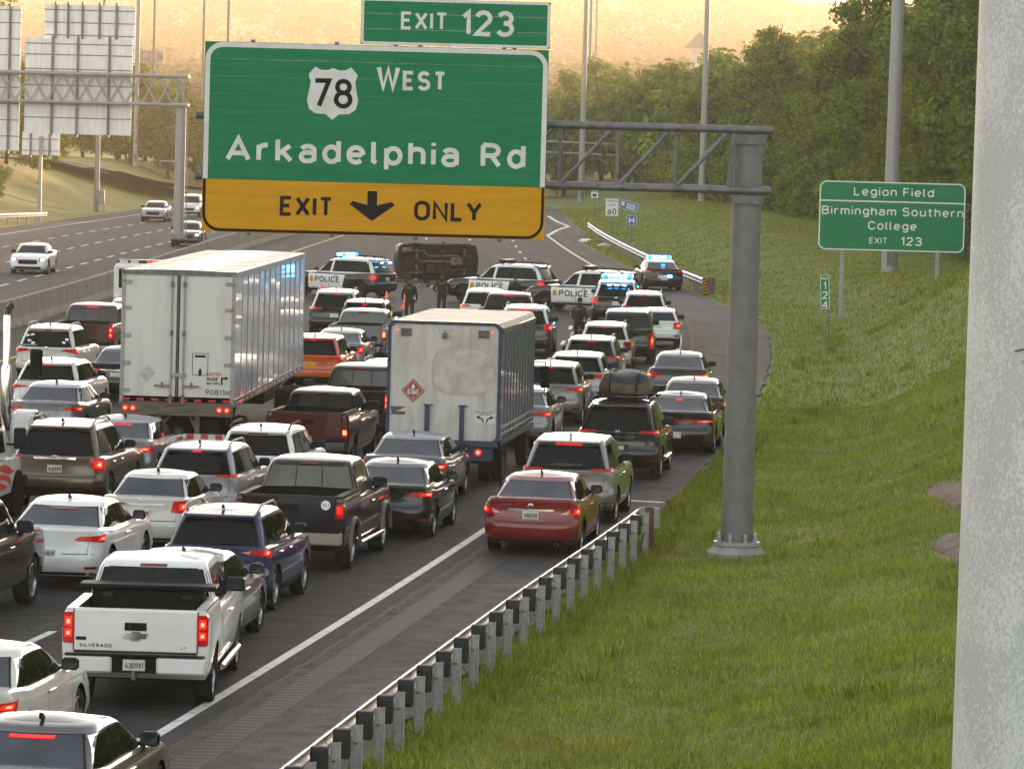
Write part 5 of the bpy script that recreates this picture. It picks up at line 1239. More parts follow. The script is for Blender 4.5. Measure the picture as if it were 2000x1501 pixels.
put('suv', 'dark blue compact SUV with angular taillights and silver roof rails', 'SUV', -4.78, 74.5, U(BLUE, tl='suvwing', clear=True, clad=.16, badge='oval', bz=.83, pz=.66, plate='', words=(('ECOBOOST', .50, .78, .03, .22, M['chrome']),), W=1.84, exh=(-.5, .5), core=(.5, .8), roof=None))
ef, _, _ = put('pickup_truck', 'black pickup with tan rear bumper and sliding rear window', 'pickup', -3.90, 81.4, T(BLACK, H=1.92, bumperm=simple('tan_bumper', (.30, .27, .22), .45, .3), tz=(.98, 1.24), two=False, flare=simple('grey_flare', (.10, .095, .085), .5), steps=True, lit3=False, glass=simple('pickup_glass', (.05, .045, .038), .06, c2=(.09, .08, .066), scale=1.0)))
MB().lathe([(0, -.004), (.085, -.003), (.085, 0)], axis='Y', n=20).build('oval_sticker', M['white_paint'], ef, loc=(.66, .03, 1.22)); text(ef, '13.1', .06, M['ink'], (.66, .024, 1.19), width=.11, name='sticker_text')
put('sedan', 'black sedan with round twin taillights right of the black pickup', 'car', -2.40, 88.2, S(BLACK, W=1.78, L=4.75, H=1.44, tl='sharp', core=(.30, .95), tz=(.74, .98), words=(('INFINITI', -.02, .86, .035, .42, M['chrome']),), glass=CC, exh=(-.5, .5), pz=.58, plate='', t3='low', wtrim=M['chrome'], roof=None))
put('sedan', 'slate blue sedan directly behind the box truck', 'car', -2.25, 95.7, S(SLATE, tl='sedan', core=(.25, .8), t3='low', H=1.46))
put('sedan', 'red sedan on the shoulder with plate AGQ62AB', 'car', 0.40, 85.6, S(RED, tl='altima', clear=True, plate='AGQ62AB', badge='ring', bz=.935, pz=.77, strip=.865, tz=(.70, .98), core=(.42, .9), lit3=False, words=(('ALTIMA', -.48, .93, .035, .24, M['chrome']),), exh=(-.5, .5), t3=None, wtrim=M['chrome'], deck=1.07))
put('suv', 'silver grey luxury SUV just ahead of the red sedan', 'SUV', 1.13, 92.6, U(BEIGE, L=5.05, W=2.0, H=1.76, tl='thin', tz=(.98, 1.18), core=(.55, .98), rails=None, w3=.32, roof=LGREY, words=(('LINCOLN', 0, 1.19, .035, .62, M['chrome']),), pz=.62, clad=.0, rims='ten', exh=(-.6, .6), strip=.99, hot=M['brake_hot']))
e12, lo12, ca12 = put('suv', 'black three-row SUV with a cargo bag strapped on its roof', 'SUV', 2.42, 104.4, U(BLACK, L=5.0, W=1.98, H=1.78, tl='thin', tz=(.96, 1.18), core=(.45, .9), badge='ring', bz=1.08, words=(('PATHFINDER', .0, .95, .05, .78, M['chrome']),), pz=.70, rims='ten', w3=.26, rails='black'))
for sg in (1, -1): MB().tube((sg * 1.0, 1.5, .42), (sg * 1.0, 3.0, .42), .05, n=8).build('side_step', M['chrome'], e12)
put('coupe', 'black muscle coupe on the shoulder right of the roof bag SUV', 'car', 4.02, 112.6, S(BLACK, L=5.0, W=1.93, H=1.45, tl='bar', tz=(.72, .92), core=(.45, .9), deck=1.06, hb=.88, hr=.66, t3='high', w3=.10, nwin=1, glass=CC, cr0=.55, cr1=1.6, rw=.36, lit=True, pz=.5, fin=True))
put('sedan', 'dark sedan on the shoulder just ahead of the muscle coupe', 'car', 4.62, 119.2, S(CHAR, tl='sedan', core=(.55, .95), t3=None, glass=CC))
put('sedan', 'dark sedan with amber left taillight beside gantry post', 'car', 4.75, 132.6, S(CHAR, tl='sedan', turn=-1, core=(.35, .9), glass=CC, W=1.8))
put('suv', 'pale grey crossover half hidden right of the box truck', 'SUV', 0.95, 122.3, U(LGREY, tl='suvwing', tz=(.84, 1.08), rails=None, core=(.45, .85), clad=.1, H=1.66))
put('sedan', 'silver sedan squeezed between box truck and roof bag SUV', 'car', 0.05, 113.5, S(SILVER, tl='sharp', sglass=CG))
put('suv', 'silver crossover right beside the pale grey crossover', 'SUV', 1.75, 128.5, U(SILVER, rails=None, H=1.62, tl='sedan', lit=True))
put('suv', 'silver and charcoal compact SUV ahead of the roof bag SUV', 'SUV', 2.28, 137.0, U(GREY, roof=LGREY, tl='thin', core=(.7, 1.0), tz=(.95, 1.16), rails='silver', pz=.80, plate=''))
put('suv', 'cream compact wagon with round taillights', 'SUV', 2.92, 147.6, U(PEARL, L=4.4, W=1.78, H=1.64, tl='round', tz=(.75, 1.08), lit=False, lit3=True, rails='silver', clad=.05))
put('suv', 'boxy black off-roader left of the white hatchback', 'SUV', 3.78, 153.6, U(BLACK, L=4.4, W=1.82, H=1.83, belt=1.2, deck=1.2, cr0=.08, cr1=.20, rc=.06, tl='tall', tz=(.72, 1.05), rails=None, hr=.86, hb=.97, cbow=.02, spoiler=False, wiper=True, core=(.1, .9), t3=None, rw=.38))
put('hatchback', 'white hatchback with upright taillights by the right edge line', 'car', 5.15, 165.2, U(WHITE, L=3.9, W=1.70, H=1.42, wb=2.5, belt=.98, deck=.98, hood=.9, cowl=.98, cr0=.15, cr1=.6, cf0=2.6, cf1=2.0, tl='round', tz=(.68, .95), rails=None, spoiler=False, glass=CC, clad=.08, rw=.31, ya=.65, nwin=2, core=(.2, .8), t3=None))
put('suv', 'white SUV directly behind the patrol car with lit lightbar', 'SUV', 4.92, 174.0, U(WHITE, tl='suvwing', tz=(.95, 1.2), core=(.5, .95), H=1.68, W=1.86, rails='silver'))
# centre lanes
put('suv', 'white SUV in front of the left white police vehicles', 'SUV', -1.15, 172.5, U(WHITE, tl='suvwing', tz=(.92, 1.12), core=(.25, .9), W=1.86))
put('pickup_truck', 'maroon pickup cab between two white SUVs', 'pickup', -0.30, 162.2, T(MAROON, H=1.9, slider=False))
put('suv', 'dark SUV with sky-glow pale roof beside the box truck front', 'SUV', 0.35, 157.0, U(CHAR, roof=WHITE, L=4.9, W=1.95, H=1.74, tl='round', tz=(.85, 1.15), w3=.26))  # pale roof paint carries the sheen of the bright sky
put('suv', 'pale roofed SUV just ahead of the box truck', 'SUV', -0.72, 149.3, U(PEARL, H=1.66))
put('suv', 'black SUV with sky-glow cream roof behind the left patrol car', 'SUV', -6.50, 166.4, U(BLACK, roof=PEARL, L=4.8, W=1.94, H=1.74, tl='thin', tz=(.92, 1.14), core=(.3, .8), exh=(-.5, .5)))  # cream roof colour stands in for the sunset sky's reflection
put('suv', 'black SUV with silver rails and wide door mirror', 'SUV', -5.15, 157.6, U(BLACK, L=4.9, W=1.95, H=1.76, tl='tall', tz=(.85, 1.05), rails='black', ms=1.2))
put('pickup_truck', 'dark grey pickup with round taillights between black SUV and silver sedan', 'pickup', -5.0, 147.0, T(GREY, H=1.82, W=1.92, tz=(.92, 1.22), two=False, bright=True, slider=False, glass=simple('pale_pickup_glass', (.10, .095, .085), .06)))
put('sedan', 'silver sedan with dark spoiler behind the grey pickup', 'car', -5.50, 142.3, S(SILVER, L=4.5, tl='block', tz=(.68, .98), core=(.4, .9), W=1.78, H=1.42, t3=None))
put('suv', 'orange crossover right beside the semi trailer', 'SUV', -5.85, 133.6, U(ORANGE, W=1.84, tl='suvwing', tz=(.88, 1.14), core=(.5, .9), rails=None, clad=.2, pmat=M['sign_yellow']))
put('suv', 'white roofed SUV hidden ahead of the dark pickup', 'SUV', -3.35, 120.8, U(WHITE, tl='tall', tz=(.8, 1.0)))
put('pickup_truck', 'black pickup with bright red taillight left of the box truck', 'pickup', -3.95, 112.6, T(BLACK, H=1.92, W=2.03, roof=None, bright=True, tz=(.90, 1.30), lit3=False, glass=simple('brown_pickup_glass', (.065, .057, .048), .06, c2=(.1, .09, .08), scale=1)))
put('pickup_truck', 'dark red pickup with black cab right of the trailer tail', 'pickup', -4.62, 104.0, T(DRED, roof=BLACK, H=1.80, W=1.92, L=5.5, tz=(.82, 1.02), two=False, bright=True, slider=False, lit3=False))
put('suv', 'white SUV with black roof panel left of dark red pickup', 'SUV', -5.25, 94.2, U(WHITE, tl='thin', tz=(.95, 1.15), rails='black', core=(.3, .8), w3=.24))
put('suv', 'silver compact SUV with red bar taillights behind the trailer', 'SUV', -6.15, 88.9, U(SILVER, H=1.68, W=1.86, tl='thin', tz=(.96, 1.16), core=(.72, .95), pz=.78, plate='509N', rails='silver', badge='oval', bz=1.0))
put('sedan', 'white subcompact sedan with dusty trunk and chrome strip', 'car', -6.72, 84.0, S(PEARL, L=4.3, W=1.70, H=1.45, wb=2.55, tl='block', tz=(.74, 1.02), core=(.35, .9), lit3=False, t3=None, strip=.92, badge='oval', bz=1.00, pz=.76, plate='1A0IYDH5', cf0=3.15, cf1=2.45, ya=.9, sglass=CG, cr0=.42, cr1=1.2))
put('sedan', 'white fastback sedan with full-width high brake light', 'car', -7.78, 77.4, S(WHITE, L=4.92, W=1.86, H=1.46, tl='sharp', tz=(.74, .98), w3=.28, t3='high', core=(.55, .98), pz=.62, plate='7D82', wtrim=M['chrome'], exh=()))
put('pickup_truck', 'black pickup cropped by the left edge, side and wheel showing', 'pickup', -9.35, 70.5, T(BLACK, H=1.92, L=5.9))
put('sedan', 'silver sedan between brown SUV and the semi trailer', 'car', -8.60, 98.5, S(SILVER, L=4.7, tl='sedan', t3='high', w3=.26, core=(.2, .7), wtrim=M['chrome']))
put('suv', 'brown SUV with chrome strip at the left of the jam', 'SUV', -9.20, 92.7, U(BROWN, L=5.0, W=2.0, H=1.78, tl='eshape', tz=(.86, 1.10), pz=.84, plate='4L0489', strip=1.04, badge='oval', bz=1.08, core=(.1, .7), clad=.2, rims='ten'))
put('sedan', 'silver fastback sedan below the white crossover', 'car', -11.25, 110.2, S(SILVER, tl='sharp', tz=(.76, .98), t3='low', core=(.45, .9)))
put('suv', 'white crossover with low wide taillights in the left lanes', 'SUV', -11.95, 117.8, U(WHITE, tl='suvwing', tz=(.84, 1.02), rails=None, core=(.55, .9), H=1.64, t3='top'))
es, _, cs = put('suv', 'white SUV with stickers across its rear window', 'SUV', -13.62, 134.0, U(PEARL, L=4.75, W=1.89, H=1.74, tl='suvwing', tz=(.86, 1.12), rails='silver', core=(.55, .95), badge='oval', bz=1.08, pz=.90))
put('pickup_truck', 'dark red crew pickup with black tonneau near the barrier', 'pickup', -13.45, 143.2, T(MAROON, H=1.94, W=2.05, tz=(.90, 1.32), bright=False, railm=M['black'], glass=simple('tonneau_glass', (.035, .031, .028), .06)))
e55, _, _ = put('suv', 'white SUV mostly hidden by the maroon pickup and trailer', 'SUV', -12.6, 151.5, U(WHITE, H=1.86, W=2.0, L=5.0))
put('sedan', 'black sedan showing between trailer and white crossover', 'car', -11.0, 127.4, S(BLACK, tl='sedan', core=(.3, .75), badge=None, glass=CC, strip=.86))
# cargo bag on the roof of the black SUV
cb = empty('cargo_bag', tuple(e12.location), e12.rotation_euler.z, 'soft black and tan cargo bag strapped to the black SUV roof', 'cargo bag')
rows = []
for j, (z, k, sag) in enumerate(((1.84, .80, 0), (1.90, .98, 0), (2.02, 1.0, .0), (2.14, .95, .01), (2.26, .86, .03), (2.34, .62, .02), (2.37, .25, 0))):
    row = []
    for i in range(33):
        a = 2 * math.pi * i / 32; c, s_ = math.cos(a), math.sin(a); q = 0.55
        x = .60 * k * math.copysign(abs(c) ** q, c); y = 2.0 + .95 * k * math.copysign(abs(s_) ** q, s_)
        row.append((x + .02 * math.sin(7 * y + j), y, z + .035 * math.sin(5 * x + 3 * y) * (j > 2) - sag * math.sin(3 * a)))
    rows.append(row)
bagl = MB().grid(rows[:4]).build('bag_base', simple('tan_canvas', (.13, .10, .055), .85, c2=(.09, .07, .04), scale=6), cb, smooth=60); MB().grid(rows[3:]).add(rows[-1][:-1], [list(range(32))]).build('bag_top', simple('black_canvas', (.012, .012, .014), .7, c2=(.03, .03, .035), scale=5), cb, smooth=60)
for x in (-.3, .32): MB().path([(x, 1.0, 1.82), (x, 1.06, 2.12), (x, 1.3, 2.34), (x, 2.0, 2.39), (x, 2.7, 2.34)], .02, 6).build('strap', M['black'], cb)
for y in (1.15, 2.8): MB().box((0, y, 1.80), (1.5, .06, .04)).build('cross_bar', M['black'], cb)
for sg in (1, -1):
    for y in (1.15, 2.8): MB().box((sg * .66, y, 1.775), (.06, .08, .07)).build('bar_foot', M['black'], cb)
for k, (a, v) in enumerate(((-.58, .62), (-.44, .66), (-.52, .40), (-.40, .30), (.50, .34), (.58, .48))):
    pt = cs.at(a, v); MB().box((0, 0, 0), (.10, .004, .07)).build('window_sticker', M['white_paint'], es, loc=pt + Vector((0, -.02, 0)), rot=(R(-18), 0, 0))
# ------------------------------------------------------------------ trailer, box truck, other trucks
def big_wheels(e, W, ys_, r=.50, wd=.26, dual=True):
    ty, ri = wheel_meshes(r, wd, 'steel')
    for y in ys_:
        for sg in (1, -1):
            for k in range(2 if dual else 1):
                o = link('wheel', ty, e, (sg * (W / 2 - wd / 2 - .03 - k * (wd + .04)), y, r)); link('rim', ri, o)
                if sg < 0: o.rotation_euler = (0, 0, math.pi)
def lamp_disc(e, x, y, z, r=.055, hot=True, name='tail_lamp'):
    o = MB().lathe([(0, -.02), (r * .8, -.018), (r, 0), (r, .02)], axis='Y', n=14).build(name, M['brake'], e, loc=(x, y, z), smooth=50)
    if hot: MB().lathe([(0, -.03), (r * .5, -.026), (r * .55, -.015)], axis='Y', n=10).build('bulb', M['brake_hot'], o)
    return o
# --- semi trailer (with its tractor hidden ahead)
TX, TY = -7.55, 103.6
tr = empty('semi_trailer', (TX, TY, 0.004), -.053, 'long white semi trailer with ribbed shiny side, number 90811', 'trailer', JAM)
tl_, tw, z0, z1 = 15.6, 2.58, 1.50, 4.48
MB().box((0, tl_ / 2, z0 + .06), (tw - .06, tl_ - .1, .14)).build('floor', M['under'], tr)
for k in range(13):      # side sheets, each its own panel
    y0, y1 = .12 + (tl_ - .14) * k / 13, .12 + (tl_ - .14) * (k + 1) / 13
    for sg in (1, -1): MB().rbox((0, 0, 0), (.04, y1 - y0 - .012, z1 - z0 - .16), .006).build('side_panel', M['trailer_side'], tr, loc=(sg * (tw / 2 - .02), (y0 + y1) / 2, (z0 + z1) / 2 + .02), rot=(0, R(rnd.uniform(-.12, .12)), R(rnd.uniform(-.55, .55))))
    for sg in (1, -1): MB().box((sg * (tw / 2 + .0), y1, (z0 + z1) / 2), (.03, .05, z1 - z0 - .2)).build('panel_joint', M['galv'], tr)
for sg in (1, -1):
    MB().box((sg * (tw / 2 - .01), tl_ / 2, z1 - .04), (.05, tl_, .12)).build('top_rail', M['galv'], tr); MB().box((sg * (tw / 2 - .01), tl_ / 2, z0 + .05), (.055, tl_, .16)).build('bottom_rail', M['galv_dark'], tr)
    for k in range(30): MB().box((sg * (tw / 2 + .02), .6 + k * .5, z0 + .04), (.012, .20, .05)).build('conspicuity_mark', M['lens_off'] if k % 2 else M['grey_white'], tr)
rows = [[(x, y, z1 + .02 + .03 * (1 - (x / tw * 2) ** 2)) for x in np.linspace(-tw / 2, tw / 2, 7)] for y in np.linspace(0, tl_, 17)]
MB().grid(rows).build('roof', M['trailer_roof'], tr, smooth=30)
for k in range(1, 16): MB().box((0, k * 1.0, z1 + .045), (tw - .2, .02, .012)).build('roof_bow', M['trailer_roof'], tr)
MB().box((0, tl_ - .02, (z0 + z1) / 2), (tw - .1, .04, z1 - z0)).build('front_wall', M['trailer_white'], tr)
for sg in (1, -1):
    d = MB().rbox((sg * (tw / 4 - .02), .05, (z0 + z1) / 2 + .06), (tw / 2 - .11, .06, z1 - z0 - .22), .008).build('rear_door', M['trailer_white'], tr)
    MB().box((sg * (tw / 2 - .04), .05, (z0 + z1) / 2), (.08, .12, z1 - z0)).build('rear_post', M['galv'], tr)
    for z in (1.80, 2.42, 3.04, 3.66, 4.24): MB().rbox((sg * (tw / 2 - .13), .005, z), (.20, .03, .085), .006).build('hinge', M['galv'], d)
    for x in (.14,):
        MB().tube((sg * x, -.02, z0 + .02), (sg * x, -.02, z1 - .06), .020, n=8).build('lock_rod', M['galv'], d)
        for z in (1.66, 3.10, 4.20): MB().rbox((sg * x, -.015, z), (.07, .06, .13), .01).build('rod_guide', M['galv_dark'], d)
    MB().box((sg * .33, -.04, 1.92), (.36, .03, .035)).build('lock_handle', M['galv_dark'], d); MB().rbox((sg * .33, -.035, 1.94), (.05, .04, .13), .008).build('handle_catch', M['galv_dark'], d)
MB().box((0, .02, (z0 + z1) / 2 + .06), (.022, .05, z1 - z0 - .22)).build('door_seal', M['galv_dark'], tr)
MB().box((0, .05, z1 - .02), (tw, .12, .10)).build('header', M['galv_dark'], tr)
MB().rbox((.03, .0, 2.16), (.34, .05, .08), .008).build('lock_box', M['galv'], tr)
for k in range(8): MB().box((-1.14 + k * .325, -.022, z0 + .10), (.16, .006, .05)).build('reflective_mark', M['red_ink'] if k % 1 == 0 else M['grey_white'], tr)
MB().box((0, .06, z0 - .10), (tw - .04, .14, .30)).build('rear_sill', M['timber'], tr)
for x in (-1.15, -.98, .98, 1.15): lamp_disc(tr, x, -.03, z0 - .10, .065)
for x in (-.42, .46): MB().rbox((x, .20, 1.10), (.12, .10, .66), .01).build('guard_upright', M['timber'], tr)
for sg in (1, -1): MB().tube((sg * .48, .25, .85), (sg * .12, .9, 1.36), .045, n=6).build('guard_brace', M['galv'], tr)
ug = MB().rbox((0, .12, .78), (2.2, .10, .12), .008).build('under_ride_guard', M['grey_white'], tr)
for k in range(7): MB().box((-.98 + k * .325, .062, .78), (.16, .006, .115)).build('red_stripe', M['red_ink'], ug)
MB().box((0, 2.6, .95), (.9, 3.2, .9)).build('bogie', M['under'], tr); big_wheels(tr, tw - .04, (2.0, 3.3), .54)
for y in (2.0, 3.3): MB().tube((-.9, y, .5), (.9, y, .5), .07, n=10).build('axle', M['under'], tr)
for sg in (1, -1): MB().box((sg * .6, 1.1, .75), (.55, .015, .75)).build('mud_flap', M['rubber'], tr)
text(tr, '90811', .12, M['ink'], (.86, .012, 1.74), width=.42, name='number', sw=.13)
text(tr, 'CAUTION', .075, M['red_ink'], (.84, .012, 2.17), width=.34, name='lettering'); text(tr, 'WIDE', .085, M['ink'], (.80, .012, 2.05), width=.26, name='lettering', sw=.2); text(tr, 'RIGHT TURNS', .05, M['ink'], (.82, .012, 1.97), width=.30, name='lettering')
MB().add([(0, 0, 0), (.035, 0, 0), (.035, 0, .14), (.1, 0, .14), (.1, 0, .105), (.16, 0, .16), (.1, 0, .215), (.1, 0, .18), (0, 0, .18)], [(0, 1, 2, 8), (2, 3, 7, 8), (4, 5, 6)]).build('turn_arrow', M['ink'], tr, loc=(1.0, .012, 1.96))
fr_ = frame(tr, .36, .50, .01, .012, M['ink'], (.52, .012, 2.42), 'document_outline'); MB().box((.52, .014, 2.60), (.24, .004, .05)).build('document_text', M['ink'], tr)
MB().add([(-.17, 0, 0), (0, 0, -.19), (.18, 0, .02), (.1, 0, .13), (0, 0, .2)], [(0, 1, 2, 3, 4)]).build('worn_placard', M['sticker_grey'], tr, loc=(-.68, .012, 2.18))
MB().add([(-.03, 0, -.09), (.03, 0, -.07), (.035, 0, .04), (0, 0, .1), (-.035, 0, .03)], [(0, 1, 2, 3, 4)]).build('smudge', M['ink'], tr, loc=(.52, .012, 2.24))
# tractor pulling it
tt = empty('semi_tractor', (TX + math.sin(.053) * 14.6, TY + 14.6, .004), -.053, 'dark tractor cab hidden ahead of the long trailer', 'truck', JAM)
MB().rbox((-.25, 3.2, 2.0), (1.8, 2.0, 2.0), .15).build('cab', DBLUE, tt); MB().rbox((-.25, 5.0, 1.4), (1.6, 1.8, 1.1), .2).build('hood', DBLUE, tt); MB().rbox((0, 1.6, .8), (.9, 4, .3), .02).build('chassis', M['under'], tt); big_wheels(tt, 2.45, (.9, 2.2)); big_wheels(tt, 2.4, (5.2,), dual=False)

# --- delivery box truck with blue frame
BX, BY = -1.50, 101.2
bx = empty('box_truck', (BX, BY, .004), -th(BY), 'dirty white and blue box truck with red 1075 placard', 'truck', JAM)
bw, bl, b0, b1 = 2.54, 6.6, .98, 3.62
MB().rbox((0, .05, (b0 + b1) / 2), (bw - .10, .08, b1 - b0 - .06), .03).build('rear_panel', M['truck_white'], bx)
fo = rrect(bw, b1 - b0 + .04, .18); fi = rrect(bw - .16, b1 - b0 - .10, .14); n = len(fo); mb = MB()
for k in range(n):
    j = (k + 1) % n; mb.add([(fo[k][0], -.015, fo[k][1]), (fo[j][0], -.015, fo[j][1]), (fi[j][0], -.015, fi[j][1]), (fi[k][0], -.015, fi[k][1]), (fo[k][0], .16, fo[k][1]), (fo[j][0], .16, fo[j][1])], [(3, 2, 1, 0), (0, 1, 5, 4)])
mb.build('blue_frame', M['truck_blue'], bx, loc=(0, 0, (b0 + b1) / 2))
rows = []
for y in (.14, bl * .5, bl):
    rows.append([(x, y, b1 + .02 - (0 if abs(x) < bw / 2 - .16 else .02 if abs(x) < bw / 2 - .05 else .13)) for x in (-bw / 2, -bw / 2 + .06, -bw / 2 + .18, 0, bw / 2 - .18, bw / 2 - .06, bw / 2)])
MB().grid(rows).build('roof', simple('weathered_roof', (.42, .36, .28), .55, c2=(.26, .215, .16), scale=1.8, detail=8), bx, smooth=30)
for k in range(11):
    y0, y1 = .18 + (bl - .2) * k / 11, .18 + (bl - .2) * (k + 1) / 11
    for sg in (1, -1):
        MB().rbox((sg * (bw / 2 - .03), (y0 + y1) / 2, (b0 + b1) / 2 - .02), (.04, y1 - y0 - .03, b1 - b0 - .24), .008).build('side_slat', simple('side_dark_blue', (.040, .065, .135), .35, coat=.3) if k == 0 and sg == 1 else bpy.data.materials['side_dark_blue'], bx)
        MB().box((sg * (bw / 2 - .004), y1, (b0 + b1) / 2 - .02), (.03, .035, b1 - b0 - .2)).build('side_post', M['galv_dark'], bx)
for sg in (1, -1):
    MB().box((sg * (bw / 2 - .01), bl / 2 + .1, b1 - .17), (.05, bl - .1, .09)).build('cornice', M['truck_blue'], bx); MB().box((sg * (bw / 2 - .01), bl / 2 + .1, b0 + .02), (.06, bl - .1, .12)).build('side_sill', M['truck_blue'], bx)
    MB().box((sg * (bw / 2 - .002), bl / 2, b0 + .35), (.03, bl - .3, .05)).build('rub_rail', M['galv'], bx); MB().box((sg * (bw / 2 - .002), bl / 2, b0 + .2), (.03, bl - .3, .04)).build('rub_rail', M['galv'], bx)
for x in (-.35, .42):
    MB().rbox((x, -.045, b0 + .32), (.10, .05, .98), .01).build('lift_rail', M['truck_blue'], bx); MB().box((x + .02, -.05, b0 + .82), (.2, .05, .03)).build('rail_cap', M['truck_blue'], bx)
for x in (-.86, .86): 
    v_ = MB().rbox((x, -.004, b1 - .24), (.24, .03, .17), .006).build('vent', M['galv_dark'], bx)
    for k in range(3): MB().box((0 + x, -.022, b1 - .29 + k * .05), (.21, .008, .012)).build('louvre', M['seam'], v_)
for x in (-1.04, 1.05): lamp_disc(bx, x, -.005, b1 - .20, .025, True, 'marker_lamp')
MB().rbox((-.0, -.06, b1 - .29), (.10, .12, .12), .02).build('camera_housing', M['galv_dark'], bx); MB().box((0, -.03, b1 - .22), (.04, .05, .08)).build('camera_mount', M['galv'], bx)
for x in (-.13, 0, .13): MB().tube((x, .02, b1 - .165), (x, -.002, b1 - .165), .012, n=8).build('marker_socket', M['seam'], bx)
# ghost of a removed decal: shallow raised outline
oo = []
for k in range(48):
    a = 2 * math.pi * k / 48; c, s_ = math.cos(a), math.sin(a); q = .62; oo.append((.69 * math.copysign(abs(c) ** q, c), .52 * math.copysign(abs(s_) ** q, s_)))
mb = MB(); rows = [[(x * k_, -.0, z * k_) for k_ in (1, .985)] for x, z in oo + [oo[0]]]; mb.grid(rows); mb.build('decal_outline', simple('faded_glue', (.36, .335, .30), .7), bx, loc=(.42, .002, 2.55))
mb = MB(); mb.add([(x * .96, 0, z * .96) for x, z in oo] + [(0, 0, 0)], [(48, k, (k + 1) % 48) for k in range(48)]); mb.build('faded_decal', simple('ghost_decal', (.50, .475, .435), .55, c2=(.37, .345, .31), scale=3.5, detail=9), bx, loc=(.42, .004, 2.55))
pl = MB().prism([(0, .26), (.26, 0), (0, -.26), (-.26, 0)], -.012, 0).build('hazard_placard', simple('placard_red', (.33, .025, .018), .45), bx, loc=(-.68, .004, 2.10))
mb = MB(); q = [(0, .225), (.225, 0), (0, -.225), (-.225, 0)]; rows = [[(x * k_, -.014, z * k_) for k_ in (1, .955)] for x, z in q + [q[0]]]; mb.grid(rows); mb.build('placard_line', M['white_paint'], pl)
MB().box((0, -.015, -.02), (.235, .004, .115)).build('number_panel', M['white_paint'], pl); text(pl, '1075', .10, M['ink'], (0, -.02, -.068), width=.21, sw=.17, name='number'); text(pl, '2', .05, M['white_paint'], (0, -.018, -.165), sw=.17, name='number')
MB().add([(-.03, 0, 0), (.03, 0, 0), (.045, 0, .03), (.02, 0, .07), (.008, 0, .11), (-.012, 0, .06), (-.04, 0, .035)], [(0, 1, 2, 3, 4, 5, 6)]).build('flame_symbol', M['white_paint'], pl, loc=(0, -.016, .055))
nw = MB().box((.93, .004, 1.56), (.46, .006, .28)).build('notice', M['grey_white'], bx)
text(nw, 'THIS VEHICLE MAKES', .032, M['ink'], (.93, -.004, 1.655), width=.40, name='lettering', sw=.2); text(nw, 'WIDE TURNS', .032, M['ink'], (.93, -.004, 1.605), width=.25, name='lettering', sw=.2)
for sg in (1, -1):
    pts = [(sg * .04, 0), (sg * .045, .05), (sg * .07, .09), (sg * .13, .11)]; mb = MB(); _ribbon(mb, pts, .028, 0); mb.add([(sg * .12, 0, .075), (sg * .20, 0, .12), (sg * .12, 0, .155)], [(0, 1, 2) if sg < 0 else (2, 1, 0)]); mb.build('turn_arrow', M['ink'], nw, loc=(.93, -.003, 1.44))
ft = MB(); ft.add([(-.18, 0, .08), (.18, 0, .08), (.02, 0, .0), (-.14, 0, -.06)], [(3, 2, 1, 0)]); ft.add([(-.2, 0, -.10), (.16, 0, -.10), (.16, 0, -.03), (-.08, 0, -.03)], [(0, 1, 2, 3)]); ft.build('flag_decal', simple('faded_dark_decal', (.07, .07, .08), .6), bx, loc=(-1.0, .004, 1.66))
MB().box((-.55, .006, 1.75), (.012, .004, .9)).build('stain_line', M['sticker_grey'], bx)
MB().rbox((.62, .05, b0 - .22), (1.0, .1, .36), .02).build('blue_valance', M['truck_blue'], bx); MB().rbox((-.62, .05, b0 - .22), (1.0, .1, .36), .02).build('blue_valance', M['truck_blue'], bx)
MB().rbox((0, .02, b0 - .04), (bw - .1, .14, .10), .01).build('rear_bumper', M['truck_blue'], bx)
for x in (-.80, .80): lamp_disc(bx, x, -.02, b0 - .20, .075)
MB().rbox((0, 3.6, .70), (.9, 7.0, .26), .02).build('chassis', M['under'], bx); MB().tube((-1, 2.0, .48), (1, 2.0, .48), .09, n=8).build('axle', M['under'], bx)
big_wheels(bx, 2.36, (2.0,), .48, .25); big_wheels(bx, 2.34, (6.9,), .48, .25, False)
for sg in (1, -1): MB().box((sg * .92, 1.3, .55), (.5, .015, .6)).build('mud_flap', M['rubber'], bx)
MB().rbox((0, 7.4, 1.6), (2.2, 1.5, 1.8), .16).build('cab', WHITE, bx); MB().rbox((0, 8.35, 1.2), (2.0, .8, 1.0), .15).build('hood', WHITE, bx)
for sg in (1, -1): 
    MB().rbox((sg * 1.42, 7.7, 2.05), (.22, .12, .52), .03).build('wing_mirror', M['black'], bx); MB().path([(sg * 1.1, 7.7, 2.4), (sg * 1.42, 7.7, 2.42), (sg * 1.42, 7.7, 1.7), (sg * 1.1, 7.7, 1.62)], .016, 6).build('mirror_bracket', M['galv'], bx)

